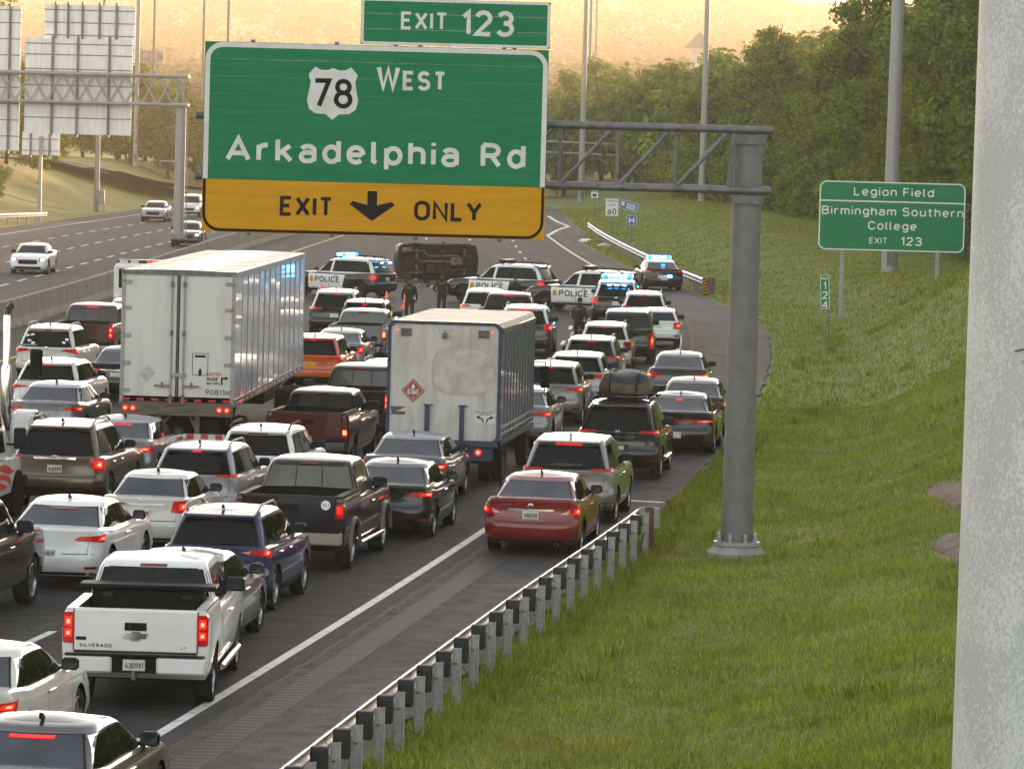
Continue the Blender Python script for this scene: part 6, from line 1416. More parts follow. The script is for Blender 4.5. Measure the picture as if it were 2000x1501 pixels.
# --- rental truck cab at the left edge
RX, RY = -11.1, 88.5
ut = empty('rental_truck', (RX, RY, .004), -th(RY), 'white rental truck cab with red swoosh cropped by left edge', 'truck', JAM)
rows = []
UL = [(0, .5, 2.30, 1.02), (1.2, .5, 2.32, 1.02), (1.55, .5, 2.26, 1.02), (2.25, .5, 1.42, 1.0), (2.6, .5, 1.32, .98), (3.3, .52, 1.20, .94), (3.75, .55, 1.05, .86), (3.85, .6, .8, .8)]
for (y, za, zz, hx) in UL:
    rows.append([(-hx * .96, y, za), (-hx, y, za + .25), (-hx, y, min(zz - .1, 1.32)), (-hx * .9, y, zz - .06), (-hx * .75, y, zz), (0, y, zz + .03), (hx * .75, y, zz), (hx * .9, y, zz - .06), (hx, y, min(zz - .1, 1.32)), (hx, y, za + .25), (hx * .96, y, za)])
mb = MB().grid(rows); mb.add(rows[0], [list(range(11))]); mb.add(rows[-1], [list(range(11))[::-1]]); mb.build('cab', WHITE, ut, smooth=32)
MB().add([(1.024, .35, 1.36), (1.024, 1.62, 1.36), (.96, 1.42, 2.12), (.96, .4, 2.12)], [(0, 1, 2, 3)]).build('side_window', M['glass'], ut); MB().add([(-.9, 2.22, 1.45), (.9, 2.22, 1.45), (.8, 1.62, 2.2), (-.8, 1.62, 2.2)], [(0, 1, 2, 3)]).build('windscreen', M['glass'], ut)
for sg in (1, -1): MB().rbox((sg * 1.26, 1.85, 1.62), (.24, .10, .42), .03).build('wing_mirror', M['black'], ut); MB().box((sg * 1.08, 1.85, 1.5), (.16, .05, .05)).build('mirror_arm', M['black'], ut); MB().rbox((sg * 1.26, 1.795, 1.62), (.20, .006, .36), .003).build('mirror_glass', M['glass_clear'], ut)
for (q, nm) in (([(0.6, 1.10), (1.7, 1.12), (2.1, 1.02), (2.45, .92), (2.0, .90), (1.2, 1.0)], 'red_swoosh'), ([(0.5, .92), (1.4, .95), (2.0, .86), (2.28, .70), (1.7, .80), (1.0, .84)], 'red_swoosh'), ([(0.4, .76), (1.3, .78), (1.9, .66), (1.6, .62), (.9, .70)], 'red_swoosh')):
    MB().add([(1.024, y, z) for y, z in q], [list(range(len(q)))]).build(nm, M['red_ink'], ut)
text(ut, 'Tow & Moving Capacity', .055, M['ink'], (1.024, 1.25, 1.20), (0, 0, math.pi / 2), width=.9, name='lettering')
for y in (.62, 2.02): MB().box((1.022, y, 1.0), (.004, .012, .7)).build('door_gap', M['seam'], ut)
MB().rbox((1.03, .8, 1.16), (.03, .18, .05), .01).build('door_handle', M['black'], ut)
big_wheels(ut, 2.06, (2.95,), .38, .24, False); MB().lathe([(.0, .012), (.47, .012), (.47, -.3)], axis='X', n=24).build('wheel_arch', M['under'], ut, loc=(.985, 2.95, .44))
MB().rbox((0, 3.86, .62), (1.9, .2, .26), .04).build('front_bumper', M['black'], ut)
MB().rbox((0, -2.35, 2.0), (2.4, 4.5, 2.6), .03).build('cargo_box', WHITE, ut); MB().box((0, -.6, .55), (1.0, 7, .2)).build('chassis', M['under'], ut); big_wheels(ut, 2.2, (-3.2,), .38, .22)

# --- tractor with chrome stack at the left edge
KX, KY = -12.28, 102.0
kt = empty('semi_tractor', (KX, KY, .004), -th(KY), 'tractor with chrome exhaust stack and white fender at left edge', 'truck', JAM)
MB().lathe([(.085, 1.15), (.085, 3.45), (.07, 3.5)], n=18).build('exhaust_stack', M['chrome'], kt, loc=(1.08, 0, 0), smooth=50)
MB().lathe([(.11, 1.0), (.125, 1.1), (.125, 2.3), (.10, 2.4)], n=18).build('heat_shield', M['chrome'], kt, loc=(1.08, 0, 0), smooth=50)
MB().path([(1.08, 0, 3.48), (1.10, .02, 3.62), (1.16, .1, 3.72)], .07, 12).build('stack_tip', M['alloy_dark'], kt)
MB().rbox((-.62, 1.3, 2.1), (1.7, 2.0, 2.2), .14).build('cab', WHITE, kt); MB().rbox((-.6, 3.1, 1.3), (1.3, 1.9, .9), .2).build('hood', WHITE, kt)
MB().lathe([(.56, -.26), (.60, -.2), (.60, .2), (.56, .24)], axis='X', n=28).build('fender', WHITE, kt, loc=(.92, 2.9, .62))
MB().rbox((1.34, 1.9, 2.35), (.28, .14, .62), .04).build('wing_mirror', M['black'], kt); MB().path([(.9, 1.9, 2.75), (1.34, 1.9, 2.75)], .018, 6).path([(.9, 1.9, 1.95), (1.34, 1.9, 1.95)], .018, 6).build('mirror_bracket', M['galv'], kt)
big_wheels(kt, 2.3, (2.9,), .52, .28, False); big_wheels(kt, 2.4, (-1.6, -2.9)); MB().box((0, 0, .85), (.9, 7, .28)).build('chassis', M['under'], kt)

# --- white utility truck with a beacon bar beyond the trailer
vt = empty('utility_truck', (-13.6, 167.5, .004), -th(167), 'white utility truck with red beacon bar beyond the trailer', 'truck', JAM)
MB().rbox((0, 2.6, 1.45), (2.1, 4.4, 2.0), .12).build('body', WHITE, vt); MB().rbox((0, .8, 2.5), (1.9, .5, .14), .03).build('beacon_bar', M['alloy_dark'], vt)
for x in (-.7, -.3, .3, .7): MB().rbox((x, .54, 2.5), (.3, .02, .09), .004).build('beacon_lens', M['grey_white'] if x != .3 else M['brake'], vt)
MB().rbox((0, .38, 1.9), (1.7, .02, .7), .008).build('rear_window', M['glass'], vt); MB().rbox((0, 6, 1.1), (2.0, 1.8, 1.0), .15).build('hood', WHITE, vt); big_wheels(vt, 2.1, (1.4, 5.8), .4, .26, False)
# ------------------------------------------------------------------ police, wreck, oncoming cars
POL = 'police vehicles blocking the road'
PWH = paint((0.70, 0.69, 0.68)); PBK = paint((0.007, 0.007, 0.009))
def lightbar(e, y, z, w=1.15, lit=True):
    o = MB().rbox((0, y, z), (w, .32, .13), .03).build('lightbar', M['blue_dim'] if lit else M['alloy_dark'], e)
    if lit:
        for k in range(6): MB().rbox((-w * .42 + w * .168 * k, y - .165, z + .0), (w * .12, .02, .10), .006).build('strobe', M['blue_hot'] if k in (1, 2, 3, 4) else M['blue_light'], o)
        for k in (-1, 1): MB().rbox((k * (w / 2 + .004), y, z), (.02, .26, .10), .006).build('strobe', M['blue_hot'], o)
    for sg in (1, -1): MB().box((sg * w * .4, y, z - .09), (.06, .12, .10)).build('bar_foot', M['black'], e)
def police_suv(label, X, Y, rz, lit, words=True, extra=()):
    p = suv(PBK, L=5.02, W=2.0, H=1.77, tl='eshape', tz=(.84, 1.10), clad=.16, rails='black', roof=PWH, spm=PBK, core=(.2, .7), lit=True, t3='top', lit3=False, hot=M['brake'], pz=.84, rims='steel', rw=.38, wb=3.0, cf0=3.55, cf1=2.75, badge='oval', bz=1.06)
    e, lo, ca = car('police_car', label, 'police car', X, Y, rz, p, POL)
    for sg in (1, -1):      # white doors with the word
        y0, y1 = 1.55, 3.62
        sp = lambda y, z, sg=sg: lo.side_pt(y, z, sg)
        patch(sp, [(y0 + .28, .36), (y1, .36), (y1 + .02, 1.085), (y0 + .12, 1.085)], .005, 14, 6).build('white_door_panel', PWH, e, smooth=40)
        for yy_ in (2.52,): MB().grid([[sp(yy_ + d, z) + Vector((sg * .009, 0, 0)) for d in (-.008, .008)] for z in np.linspace(.38, 1.06, 7)], flip=sg > 0).build('door_gap', M['seam'], e)
        patch(lambda y, v, sg=sg: ca.side(y, v, sg), [(2.40, .10), (2.52, .10), (2.44, .84), (2.34, .84)], .014, 2, 4).build('white_pillar', PWH, e, smooth=40)
        tm = text_mesh('POLICE', .27, sw=.20, gap=.10, width=1.32); mm_ = MB()
        tm.v = [tuple(sp(2.62 + sg * v[0], .62 + v[2]) + Vector((sg * (.011 - v[1]), 0, 0))) for v in tm.v]
        tm.build('lettering', simple('police_letter', (.012, .014, .03), .5) if 'police_letter' not in bpy.data.materials else bpy.data.materials['police_letter'], e)
        MB().add([sp(3.46, .62) + Vector((sg * .012, 0, 0)), sp(3.56, .66) + Vector((sg * .012, 0, 0)), sp(3.56, .86) + Vector((sg * .012, 0, 0)), sp(3.46, .90) + Vector((sg * .012, 0, 0)), sp(3.38, .86) + Vector((sg * .012, 0, 0)), sp(3.38, .66) + Vector((sg * .012, 0, 0))], [tuple(range(6)) if sg < 0 else tuple(range(6))[::-1]]).build('door_emblem', M['sign_yellow'], e)
    lightbar(e, 2.25, 1.86, 1.2, lit)
    for q in extra: MB().rbox(q[0], q[1], .01).build('strobe_light', M['blue_hot'], e)
    MB().rbox((0, 5.10, .62), (1.3, .10, .34), .03).build('push_bumper', M['black'], e)
    return e
police_suv('police SUV with blazing blue lightbar left of the overturned car', -5.55, 203.2, R(58), True, extra=(((.35, .20, 1.56), (.22, .03, .05)), ((-.3, .2, 1.56), (.2, .03, .05))))
police_suv('police SUV in front of the wreck facing left with doors shut', 1.72, 200.4, R(66), False, extra=(((.85, .02, .62), (.10, .03, .06)), ((.3, .02, .55), (.10, .03, .06)), ((1.01, 4.3, .78), (.03, .12, .07)), ((1.0, 3.75, 1.08), (.03, .08, .06)), ((.9, 4.98, .72), (.08, .08, .07))))
police_suv('police SUV nearest the ramp with POLICE door facing the camera', 5.30, 194.8, R(70), False, extra=(((1.01, 4.3, .80), (.03, .12, .07)), ((1.0, 3.8, 1.09), (.03, .08, .06)), ((.6, .02, .5), (.1, .03, .06))))
pe = police_suv('police SUV seen from behind with blue lightbar lit', 4.05, 183.2, -th(183) - .02, True, extra=(((-.28, .28, 1.56), (.16, .03, .04)), ((0, .28, 1.56), (.18, .03, .04)), ((.30, .28, 1.56), (.16, .03, .04))))
p = sedan(PBK, L=5.05, W=1.92, H=1.48, tl='bar', tz=(.84, 1.02), roof=PWH, core=(.55, .98), deck=1.08, hot=M['brake'], t3=None, pz=.60, rw=.37, rims='steel')
e, lo, ca = car('police_sedan', 'black police sedan with white roof beside the far guardrail', 'police car', 7.15, 220.2, R(6), p, POL)
lightbar(e, 2.2, 1.57, 1.1, True); MB().rbox((.25, .02, .72), (.20, .03, .10), .01).build('strobe_light', M['blue_hot'], e); MB().rbox((.05, .95, 1.22), (.14, .03, .05), .01).build('strobe_light', M['blue_light'], e)
patch(lo.rear_pt, [(-.30, .62), (.10, .62), (.10, .76), (-.30, .76)], .012, 4, 2).build('number_decal', M['plate'], e)

# overturned burnt SUV lying on its side, underside to the camera
BURN = simple('burnt_metal', (.012, .010, .008), .8, .3, c2=(.07, .05, .035), scale=4, bump=.3, bscale=20, detail=8); BURN2 = simple('scorched_underbody', (.010, .008, .006), .85, .2, c2=(.06, .04, .026), scale=6, bump=.4, bscale=16, detail=8); PIPE = simple('scorched_pipe', (.24, .20, .155), .55, .3, c2=(.07, .05, .035), scale=8)
e, lo, ca = car('overturned_car', 'burnt SUV lying on its side with its underside facing us', 'car', 0, 0, 0, suv(BLACK, lit=False, glass=M['glass'], rails=None, plate=False, clad=.3, L=4.5, W=1.80, spoiler=False), None)
for o in list(e.children):
    if o.name.startswith(('wheel', 'underbody')):
        if o.name.startswith('underbody'): bpy.data.objects.remove(o)
    elif o.name.startswith('body'): o.data.materials[1] = BURN
fl = MB().rbox((0, 2.25, .30), (1.62, 4.1, .06), .02).build('floor_pan', BURN2, e)
for sg in (1, -1):
    MB().rbox((sg * .45, 2.25, .25), (.10, 3.9, .10), .02).build('frame_rail', BURN, e); MB().tube((sg * .55, .5, .27), (sg * .55, 1.4, .22), .03, n=8).build('trailing_arm', PIPE, e); MB().tube((sg * .70, .92, .25), (sg * .70, .92, .6), .07, n=10).build('spring', PIPE, e)
MB().tube((-.78, .92, .27), (.78, .92, .27), .06, n=10).build('rear_axle', PIPE, e); MB().lathe([(0, -.18), (.13, -.12), (.15, 0), (.13, .12), (0, .18)], axis='Y', n=16).build('differential', BURN, e, loc=(0, .92, .24), smooth=50)
MB().tube((0, 1.05, .24), (0, 2.9, .22), .04, n=8).build('prop_shaft', PIPE, e); MB().rbox((0, 3.15, .20), (.42, .62, .24), .07).build('gearbox', PIPE, e); MB().rbox((0, 3.75, .22), (.62, .5, .26), .06).build('oil_pan', BURN, e)
MB().path([(.28, 3.3, .2), (.30, 2.4, .18), (.26, 1.6, .18), (.5, 1.2, .2), (.55, .5, .22), (.6, .08, .25)], .035, 8).build('exhaust_pipe', PIPE, e); MB().rbox((.55, .35, .2), (.26, .50, .18), .06).build('muffler', PIPE, e); MB().rbox((-.38, 1.75, .2), (.5, .95, .20), .06).build('fuel_tank', BURN, e)
MB().tube((-.72, 3.6, .24), (.72, 3.6, .24), .045, n=8).build('front_subframe', PIPE, e)
for y in (1.4, 2.1, 2.8): MB().rbox((0, y, .245), (1.3, .08, .07), .015).build('cross_member', BURN, e)
YAW = R(58); e.location = (-5.15, 224.4, .90)
e.matrix_world = Matrix.Translation((-5.35, 226.2, .92)) @ Matrix.Rotation(YAW - R(118), 4, 'Z') @ Matrix.Rotation(R(-92), 4, 'Y') @ Matrix.Translation((0, -.2, 0))
deb = random.Random(5)
for k in range(46):
    x, y = -3.9 + deb.gauss(0, 1.5), 219.0 + deb.gauss(0, 3.0); s_ = deb.uniform(.05, .22); a = deb.uniform(0, 3.1)
    o = MB().prism([(-s_, 0), (s_ * .8, .0), (s_ * .5, s_ * .4), (-s_ * .4, s_ * .55)], -s_ * .5, s_ * .6).build('debris_piece', (BURN, M['galv'], M['ink'], PIPE)[k % 4], None, loc=(x, y, .006), rot=(0, 0, a))
    prop(o, 'loose wreck debris scattered on the road by the overturned car', 'debris', 'wreck debris')
tyc = link('loose_tyre', wheel_meshes(.35, .23, 'steel')[0], None, (-3.2, 218.0, .13), (0, R(90), .3)); prop(tyc, 'detached tyre lying in the wreck debris', 'tyre')

# oncoming cars beyond the barrier
ON = 'oncoming cars on the opposite road'
for (lab, nm, X, Y, f, on) in (('white oncoming sedan with headlights on at the left edge', 'sedan', -23.2, 225.0, S(WHITE, front='on', lit=False), 0), ('silver oncoming sedan farther up the opposite road', 'sedan', -25.6, 331.0, S(SILVER, front=True, lit=False), 0), ('white oncoming SUV partly hidden by the gantry post', 'suv', -24.3, 347.0, U(WHITE, front='on', lit=False), 0), ('dark oncoming sedan with one headlight right of gantry post', 'sedan', -19.3, 275.0, S(CHAR, front='on', lit=False), 0)):
    e, lo, ca = car(nm, lab, 'car', X, Y, math.pi - .0 - math.atan((opp(Y + 1) - opp(Y - 1)) / 2) * .5, f, ON)
# traffic cones
cone_b = MB().rbox((0, 0, .02), (.36, .36, .04), .01).mesh('base', M['orange']); cone_c = MB().lathe([(.14, .04), (.032, .70), (.025, .71), (0, .71)], n=18).mesh('cone_body', M['orange'], 40); cone_r = MB().lathe([(.098, .325), (.079, .44)], n=18).mesh('white_collar', M['grey_white'], 40)
for (X, Y, lab) in ((-8.35, 199.5, 'orange cone left of the left patrol SUV front wheel'), (-9.1, 216.0, 'orange cone farthest back at the front of the left patrol SUV'), (-5.35, 193.0, 'orange cone behind the left patrol SUV, first of the near pair'), (-4.55, 192.5, 'orange cone behind the left patrol SUV, next to the officers')):
    e = empty('traffic_cone', (X, Y, .004), 0, lab, 'cone', 'traffic cones'); link('base', cone_b, e); link('cone_body', cone_c, e); link('white_collar', cone_r, e)
MB().rbox((0, 0, 0), (.5, .3, .03), .01)
for k, (X, Y) in enumerate(((5.6, 293.0), (4.6, 305.0))):
    o = MB().prism([(-.45, 0), (.4, 0), (.55, .10), (.1, .22), (-.3, .12)], -.4, .3).build('litter_sheet', M['grey_white'], None, loc=(X, Y, terr(X, Y) + .02), rot=(0, 0, k)); prop(o, 'white litter on the grass by the far guardrail, %s one' % ('nearer larger' if k == 0 else 'farther smaller'), 'litter')

# ------------------------------------------------------------------ people
def person(label, X, Y, rz, h, pose, cap=True):
    e = empty('person', (X, Y, .004), rz, label, 'person')
    s = h / 1.80; me = bpy.data.meshes.new('body')
    arms = pose['arms']       # right and left: elbow, wrist
    V = [(0, 0, .96), (0, 0, 1.15), (0, 0, 1.33), (0, 0, 1.47), (0, .005, 1.56)]; Rr = [.150, .148, .165, .10, .058]; E = [(0, 1), (1, 2), (2, 3), (3, 4)]
    def chain(start, pts, rs):
        p = start
        for q, r in zip(pts, rs): V.append(q); Rr.append(r); E.append((p, len(V) - 1)); p = len(V) - 1
        return p
    hands = []
    for sg, (el, wr) in zip((1, -1), arms):
        hands.append((sg, chain(2, [(sg * .19, 0, 1.41), el, wr], [.068, .050, .034])))
    for sg, (kn, an, toe) in zip((1, -1), pose['legs']): chain(0, [(sg * .09, 0, .90), kn, an, toe], [.105, .072, .052, .045])
    me.from_pydata([tuple(c * s for c in v) for v in V], E, []); o = bpy.data.objects.new('body', me); COL.objects.link(o)
    me.materials.append(M['uniform'])
    m = o.modifiers.new('skin', 'SKIN'); sub = o.modifiers.new('sub', 'SUBSURF'); sub.levels = 1; sub.render_levels = 1
    for k, d in enumerate(me.skin_vertices[0].data): d.radius = (Rr[k] * s, Rr[k] * s * (.78 if k < 3 else 1)); d.use_root = (k == 0)
    o.parent = e
    # head with face
    hd = MB(); rows = []
    for j in range(11):
        a = math.pi * j / 10; zz = math.cos(a); rr = math.sin(a)
        rows.append([((.076 * rr * math.cos(t) * (1 - .12 * (zz < -.2))), .095 * rr * math.sin(t) + (.012 if zz < 0 else 0), .115 * zz) for t in np.linspace(0, 2 * math.pi, 17)])
    hd.grid(rows, flip=True); hd.prism([(-.014, -.03), (.014, -.03), (.006, .02), (-.006, .02)], .08, .118); 
    for sg in (1, -1): hd.rbox((sg * .078, 0, -.005), (.016, .035, .055), .006)
    hz = (1.67 * s); tu = pose.get('turn', 0)
    ho = hd.build('head', M['skin'], e, smooth=50, loc=(0, .01, hz), rot=(pose.get('nod', 0), 0, tu))
    for sg in (1, -1): MB().rbox((sg * .03, .088, .012), (.022, .01, .010), .003).build('eye', M['ink'], ho)
    MB().rbox((0, .092, -.058), (.05, .012, .010), .003).build('mouth', M['lens_off'], ho)
    hr = MB(); rows = [[(.082 * math.sin(a) * math.cos(t), .100 * math.sin(a) * math.sin(t) - .008, .122 * math.cos(a)) for t in np.linspace(0, 2 * math.pi, 17)] for a in np.linspace(0, 1.45, 6)]
    hr.grid(rows, flip=True); hr.build('hair', M['ink'], ho, smooth=50)
    if cap:
        cp = MB(); rows = [[(.090 * math.sin(a) * math.cos(t), .108 * math.sin(a) * math.sin(t) - .002, .03 + .105 * math.cos(a)) for t in np.linspace(0, 2 * math.pi, 17)] for a in np.linspace(0, 1.57, 6)]
        cp.grid(rows, flip=True); cp.prism([(-.07, .032), (.07, .032), (.05, .042), (-.05, .042)], .09, .17); cp.build('cap', M['uniform'], ho, smooth=50)
    for sg, ix in hands:
        w_ = Vector(V[ix]) * s; el = Vector(V[ix - 1]) * s; d = (w_ - el).normalized(); hn = MB()
        a_ = d.orthogonal().normalized(); b_ = d.cross(a_); pc = w_ + d * .045
        hn.rbox(tuple(pc), (.035, .075, .085), .012)
        for k in range(4): f0 = pc + d * .03 + Vector((0, .028 - .019 * k, 0)); hn.tube(f0, f0 + d * (.045 + .01 * (k in (1, 2))) , .009, .007, 6); f1 = f0 + d * .05; hn.tube(f1, f1 + d * .025 + Vector((-sg * .015, 0, 0)), .008, .006, 6)
        t0 = pc + Vector((0, .036, 0)); hn.tube(t0, t0 + d * .03 + Vector((0, .025, 0)), .010, .008, 6); hn.build('hand', M['skin'], e, smooth=50)
    MB().rbox((0, 0, .99 * s), (.36 * s, .27 * s, .055), .02).build('duty_belt', M['leather'], e); MB().rbox((.19 * s, .02, .90 * s), (.05, .09, .16), .015).build('holster', M['leather'], e)
    MB().rbox((0, .01, 1.27 * s), (.37 * s, .29 * s, .36 * s), .06).build('vest', M['uniform'], e, smooth=40)
    text(e, 'POLICE', .05, M['sign_yellow'], (0, -.142 * s, 1.36 * s), width=.20, name='lettering', sw=.2)
    for (kn, an, toe) in pose['legs']: MB().rbox((an[0] * s, an[1] * s + .05, .05), (.10, .28, .10), .03).build('boot', M['leather'], e)
    return e
STAND = (((.11, .01, .50), (.12, -.01, .09), (.12, .10, .045)), ((-.11, .0, .50), (-.13, -.01, .09), (-.14, .10, .045)))
person('officer in a cap with belly toward the wreck, left of the pair', -4.05, 178.2, R(-8), 1.86, dict(arms=(((.27, -.02, 1.14), (.25, .10, .92)), ((-.27, -.04, 1.14), (-.25, .02, .90))), legs=STAND, turn=R(-40)))
person('officer with hands on hips and yellow lettering on the back', -2.92, 185.0, R(4), 1.82, dict(arms=(((.34, -.08, 1.17), (.20, .05, 1.02)), ((-.34, -.08, 1.17), (-.20, .05, 1.02))), legs=STAND, turn=R(-30)))
person('officer standing before the middle police SUV window', 0.02, 183.5, R(180), 1.86, dict(arms=(((.25, .03, 1.16), (.12, .20, 1.12)), ((-.25, .03, 1.16), (-.12, .22, 1.14))), legs=STAND, turn=R(20)))
person('officer with lettered back walking beside the POLICE door SUV', 2.32, 163.0, R(-14), 1.84, dict(arms=(((.28, -.06, 1.16), (.26, .08, .95)), ((-.28, .04, 1.16), (-.22, .20, 1.02))), legs=(((.10, .10, .52), (.11, .02, .09), (.11, .12, .045)), ((-.10, -.02, .50), (-.11, -.16, .10), (-.11, -.06, .05))), turn=R(15)))
person('officer leaning at the open door of the ramp police SUV', 3.62, 190.4, R(40), 1.84, dict(arms=(((.25, .06, 1.16), (.18, .24, 1.10)), ((-.27, .04, 1.16), (-.2, .2, 1.05))), legs=STAND, turn=R(-10)))
# ------------------------------------------------------------------ trees, woodland, grass
def leaf_cloud(centers, radii, n_each, size, rng, up=0.35, flat=0.75):
    """numpy leaf quads scattered in clumps"""
    C = np.repeat(centers, n_each, 0); Rd = np.repeat(radii, n_each)
    n = len(C); d = rng.normal(size=(n, 3)); d /= np.linalg.norm(d, axis=1, keepdims=True); r = rng.random(n) ** 0.45
    P = C + d * (Rd * r)[:, None] * np.array([1, 1, flat])
    nm = d + rng.normal(size=(n, 3)) * 0.42 + np.array([0, 0, up]); nm /= np.linalg.norm(nm, axis=1, keepdims=True)
    t = np.cross(nm, rng.normal(size=(n, 3))); t /= np.linalg.norm(t, axis=1, keepdims=True); b = np.cross(nm, t)
    s = (np.repeat(size, n_each) if np.ndim(size) else size) * rng.uniform(0.6, 1.3, n); s = s[:, None]
    V = np.stack([P - t * s, P + b * s * 0.55, P + t * s, P - b * s * 0.55], 1).reshape(-1, 3)
    return V
def quads_mesh(name, V, mat, k=4):
    n = len(V) // k; me = bpy.data.meshes.new(name); me.vertices.add(len(V)); me.vertices.foreach_set('co', V.astype(np.float32).ravel())
    me.loops.add(len(V)); me.loops.foreach_set('vertex_index', np.arange(len(V), dtype=np.int32)); me.polygons.add(n)
    me.polygons.foreach_set('loop_start', np.arange(0, len(V), k, dtype=np.int32))
    me.materials.append(mat); me.update(calc_edges=True); return me
def crown_mesh(seed, h, rx, z0, ncl, nl, size, mat, clump=1.15):
    rng = np.random.default_rng(seed); c = []
    while len(c) < ncl:
        p = rng.uniform(-1, 1, 3); q = np.linalg.norm(p)
        if q > 1 or q < 0.35: continue
        w_ = 1.0 - 0.35 * max(p[2], 0); p[:2] *= w_ * (1 + 0.18 * math.sin(5 * math.atan2(p[1], p[0]) + seed)); c.append(p)
    c = np.array(c) * np.array([rx, rx, (h - z0) / 2]) + np.array([0, 0, (h + z0) / 2]); rad = rng.uniform(0.65, 1.35, ncl) * clump
    return quads_mesh('crown', leaf_cloud(c, rad, nl, size, rng), mat)
def trunk_mesh(seed, h, r):
    rg = random.Random(seed); mb = MB(); p = Vector((0, 0, -0.4)); pts = [p]
    for k in range(5): p = p + Vector((rg.uniform(-.25, .25), rg.uniform(-.25, .25), h * .18)); pts.append(p)
    for k in range(5): mb.tube(pts[k], pts[k + 1], r * (1 - .15 * k), r * (1 - .15 * (k + 1)), 8)
    for k in range(9):
        b = pts[2 + k % 4]; a = rg.uniform(0, 6.28); l = h * rg.uniform(.18, .34); q = b + Vector((math.cos(a) * l, math.sin(a) * l, l * rg.uniform(.4, .9))); mb.tube(b, q, r * .42, r * .12, 6)
    return mb.mesh('trunk', M['bark'], 50)
PROTO = {
 'broad': (crown_mesh(1, 14, 4.8, 2.0, 95, 130, .20, M['leaf']), trunk_mesh(1, 12, .28)),
 'tall': (crown_mesh(2, 17, 4.2, 2.5, 100, 130, .20, M['leaf_dark']), trunk_mesh(2, 15, .32)),
 'round': (crown_mesh(3, 12, 4.6, 1.5, 85, 130, .19, M['leaf']), trunk_mesh(3, 10, .25)),
 'light': (crown_mesh(4, 13, 4.4, 2.0, 80, 120, .19, M['leaf_light']), trunk_mesh(4, 11, .24)),
 'dark': (crown_mesh(5, 15, 5.0, 1.2, 110, 130, .20, M['leaf_dark']), trunk_mesh(5, 13, .30)),
 'bush': (crown_mesh(6, 4.2, 2.6, 0.0, 34, 130, .15, M['leaf_dark'], .8), trunk_mesh(6, 2.6, .08)),
 'bushlight': (crown_mesh(7, 3.6, 2.4, 0.0, 30, 130, .15, M['leaf_light'], .75), trunk_mesh(7, 2.2, .07)),
 'far': (crown_mesh(8, 12, 4.8, 0.8, 60, 50, .36, M['leaf'], 1.3), trunk_mesh(8, 9, .26)),
 'fardark': (crown_mesh(9, 13, 5.2, 0.8, 60, 50, .38, M['leaf_dark'], 1.35), trunk_mesh(9, 10, .28)),
}
def tree(kind, X, Y, sc_, label, group, rz=None, name=None):
    cr, tk = PROTO[kind]; e = empty(name or ('bush' if kind.startswith('bush') else 'tree'), (X, Y, terr(X, Y) - .05), rnd.uniform(0, 6.28) if rz is None else rz, label, 'bush' if kind.startswith('bush') else 'tree', group)
    e.scale = (sc_ * rnd.uniform(.92, 1.1), sc_ * rnd.uniform(.92, 1.1), sc_)
    link('trunk', tk, e); link('crown', cr, e); return e
# right tree line: front row traced along the edge of the mown bank, last rows and out-of-view trees added to shade the road
front = spline([(60, 34), (130, 31), (190, 30), (235, 28.0), (262, 26.8), (300, 24.5), (322, 23.2), (366, 21.5), (400, 15.5), (440, 12.5), (500, 10.5), (600, 8)])
kinds = ['broad', 'tall', 'light', 'dark', 'broad', 'light', 'round', 'tall']
TK = dict(broad='broad green', tall='tall dark green', light='yellow green', dark='dense dark green', round='rounded green', far='hazy green', fardark='hazy dark green')
def tree_label(kd, row, Y): return '%s tree, %s row of right tree line, %s' % (TK[kd], ('front', 'second', 'third', 'fourth', 'fifth', 'rearmost')[row], 'out of view, shading the road' if Y < 215 else 'behind the guide sign' if Y < 290 else 'behind the gantry post' if Y < 385 else 'beyond the speed limit sign')
GRT = 'right tree line'
LB = 'leafy bush at the foot of the right tree line'
Y = 128.0; k = 0
while Y < 505:
    far = Y > 385
    for row, (dx, sc_) in enumerate(((1.5, .92), (8.0, 1.08), (16.5, 1.2), (27, 1.25), (40, 1.3), (56, 1.3))):
        if far and row > 2: continue
        if row > 3 and k % 2: continue
        kd = kinds[(k * 3 + row * 5) % 8]
        if far: kd = 'far' if (k + row) % 2 else 'fardark'
        s2 = sc_ * rnd.uniform(.85, 1.12) * float(np.interp(Y, [130, 240, 300, 380, 500], [1.15, 1.12, .98, .86, .92]))
        tree(kd, front(Y) + dx + rnd.uniform(-1.5, 1.5), Y + rnd.uniform(-2, 2) + (row % 2) * 3, s2, tree_label(kd, row, Y), GRT)
    if 215 < Y < 400:
        for q in range(2): tree('bush' if rnd.random() < .75 else 'bushlight', front(Y) - 2.6 + rnd.uniform(-1, 1), Y + q * 3.4 + rnd.uniform(-1, 1), rnd.uniform(.8, 1.25), LB, 'bushes under the right tree line')
    Y += 6.8; k += 1
# unseen trees added behind the viewpoint to block low sky in reflections
for i in range(26):
    sd_ = -1 if i % 2 else 1; Y = -40 - (i // 2) * 13
    tree('far' if i % 3 else 'fardark', (26 + rnd.uniform(0, 6) if sd_ > 0 else -66 - rnd.uniform(0, 8)) + Y * .14, Y, rnd.uniform(.9, 1.25), 'unseen tree added behind the viewpoint to dim reflections', 'trees behind the viewpoint')
# trees across the ramp end and beyond the big sign
for i in range(34):
    Y = 470 + (i % 4) * 32 + rnd.uniform(-8, 8); X = -26 + (i // 4) * 5.2 + rnd.uniform(-2, 2)
    tree('far' if i % 3 else 'fardark', X, Y, rnd.uniform(.75, 1.15), 'hazy %stree beyond the end of the road, %s the big exit sign' % ('' if i % 3 else 'dark ', 'right of' if X > -1 else 'hidden behind'), 'hazy trees beyond the road')
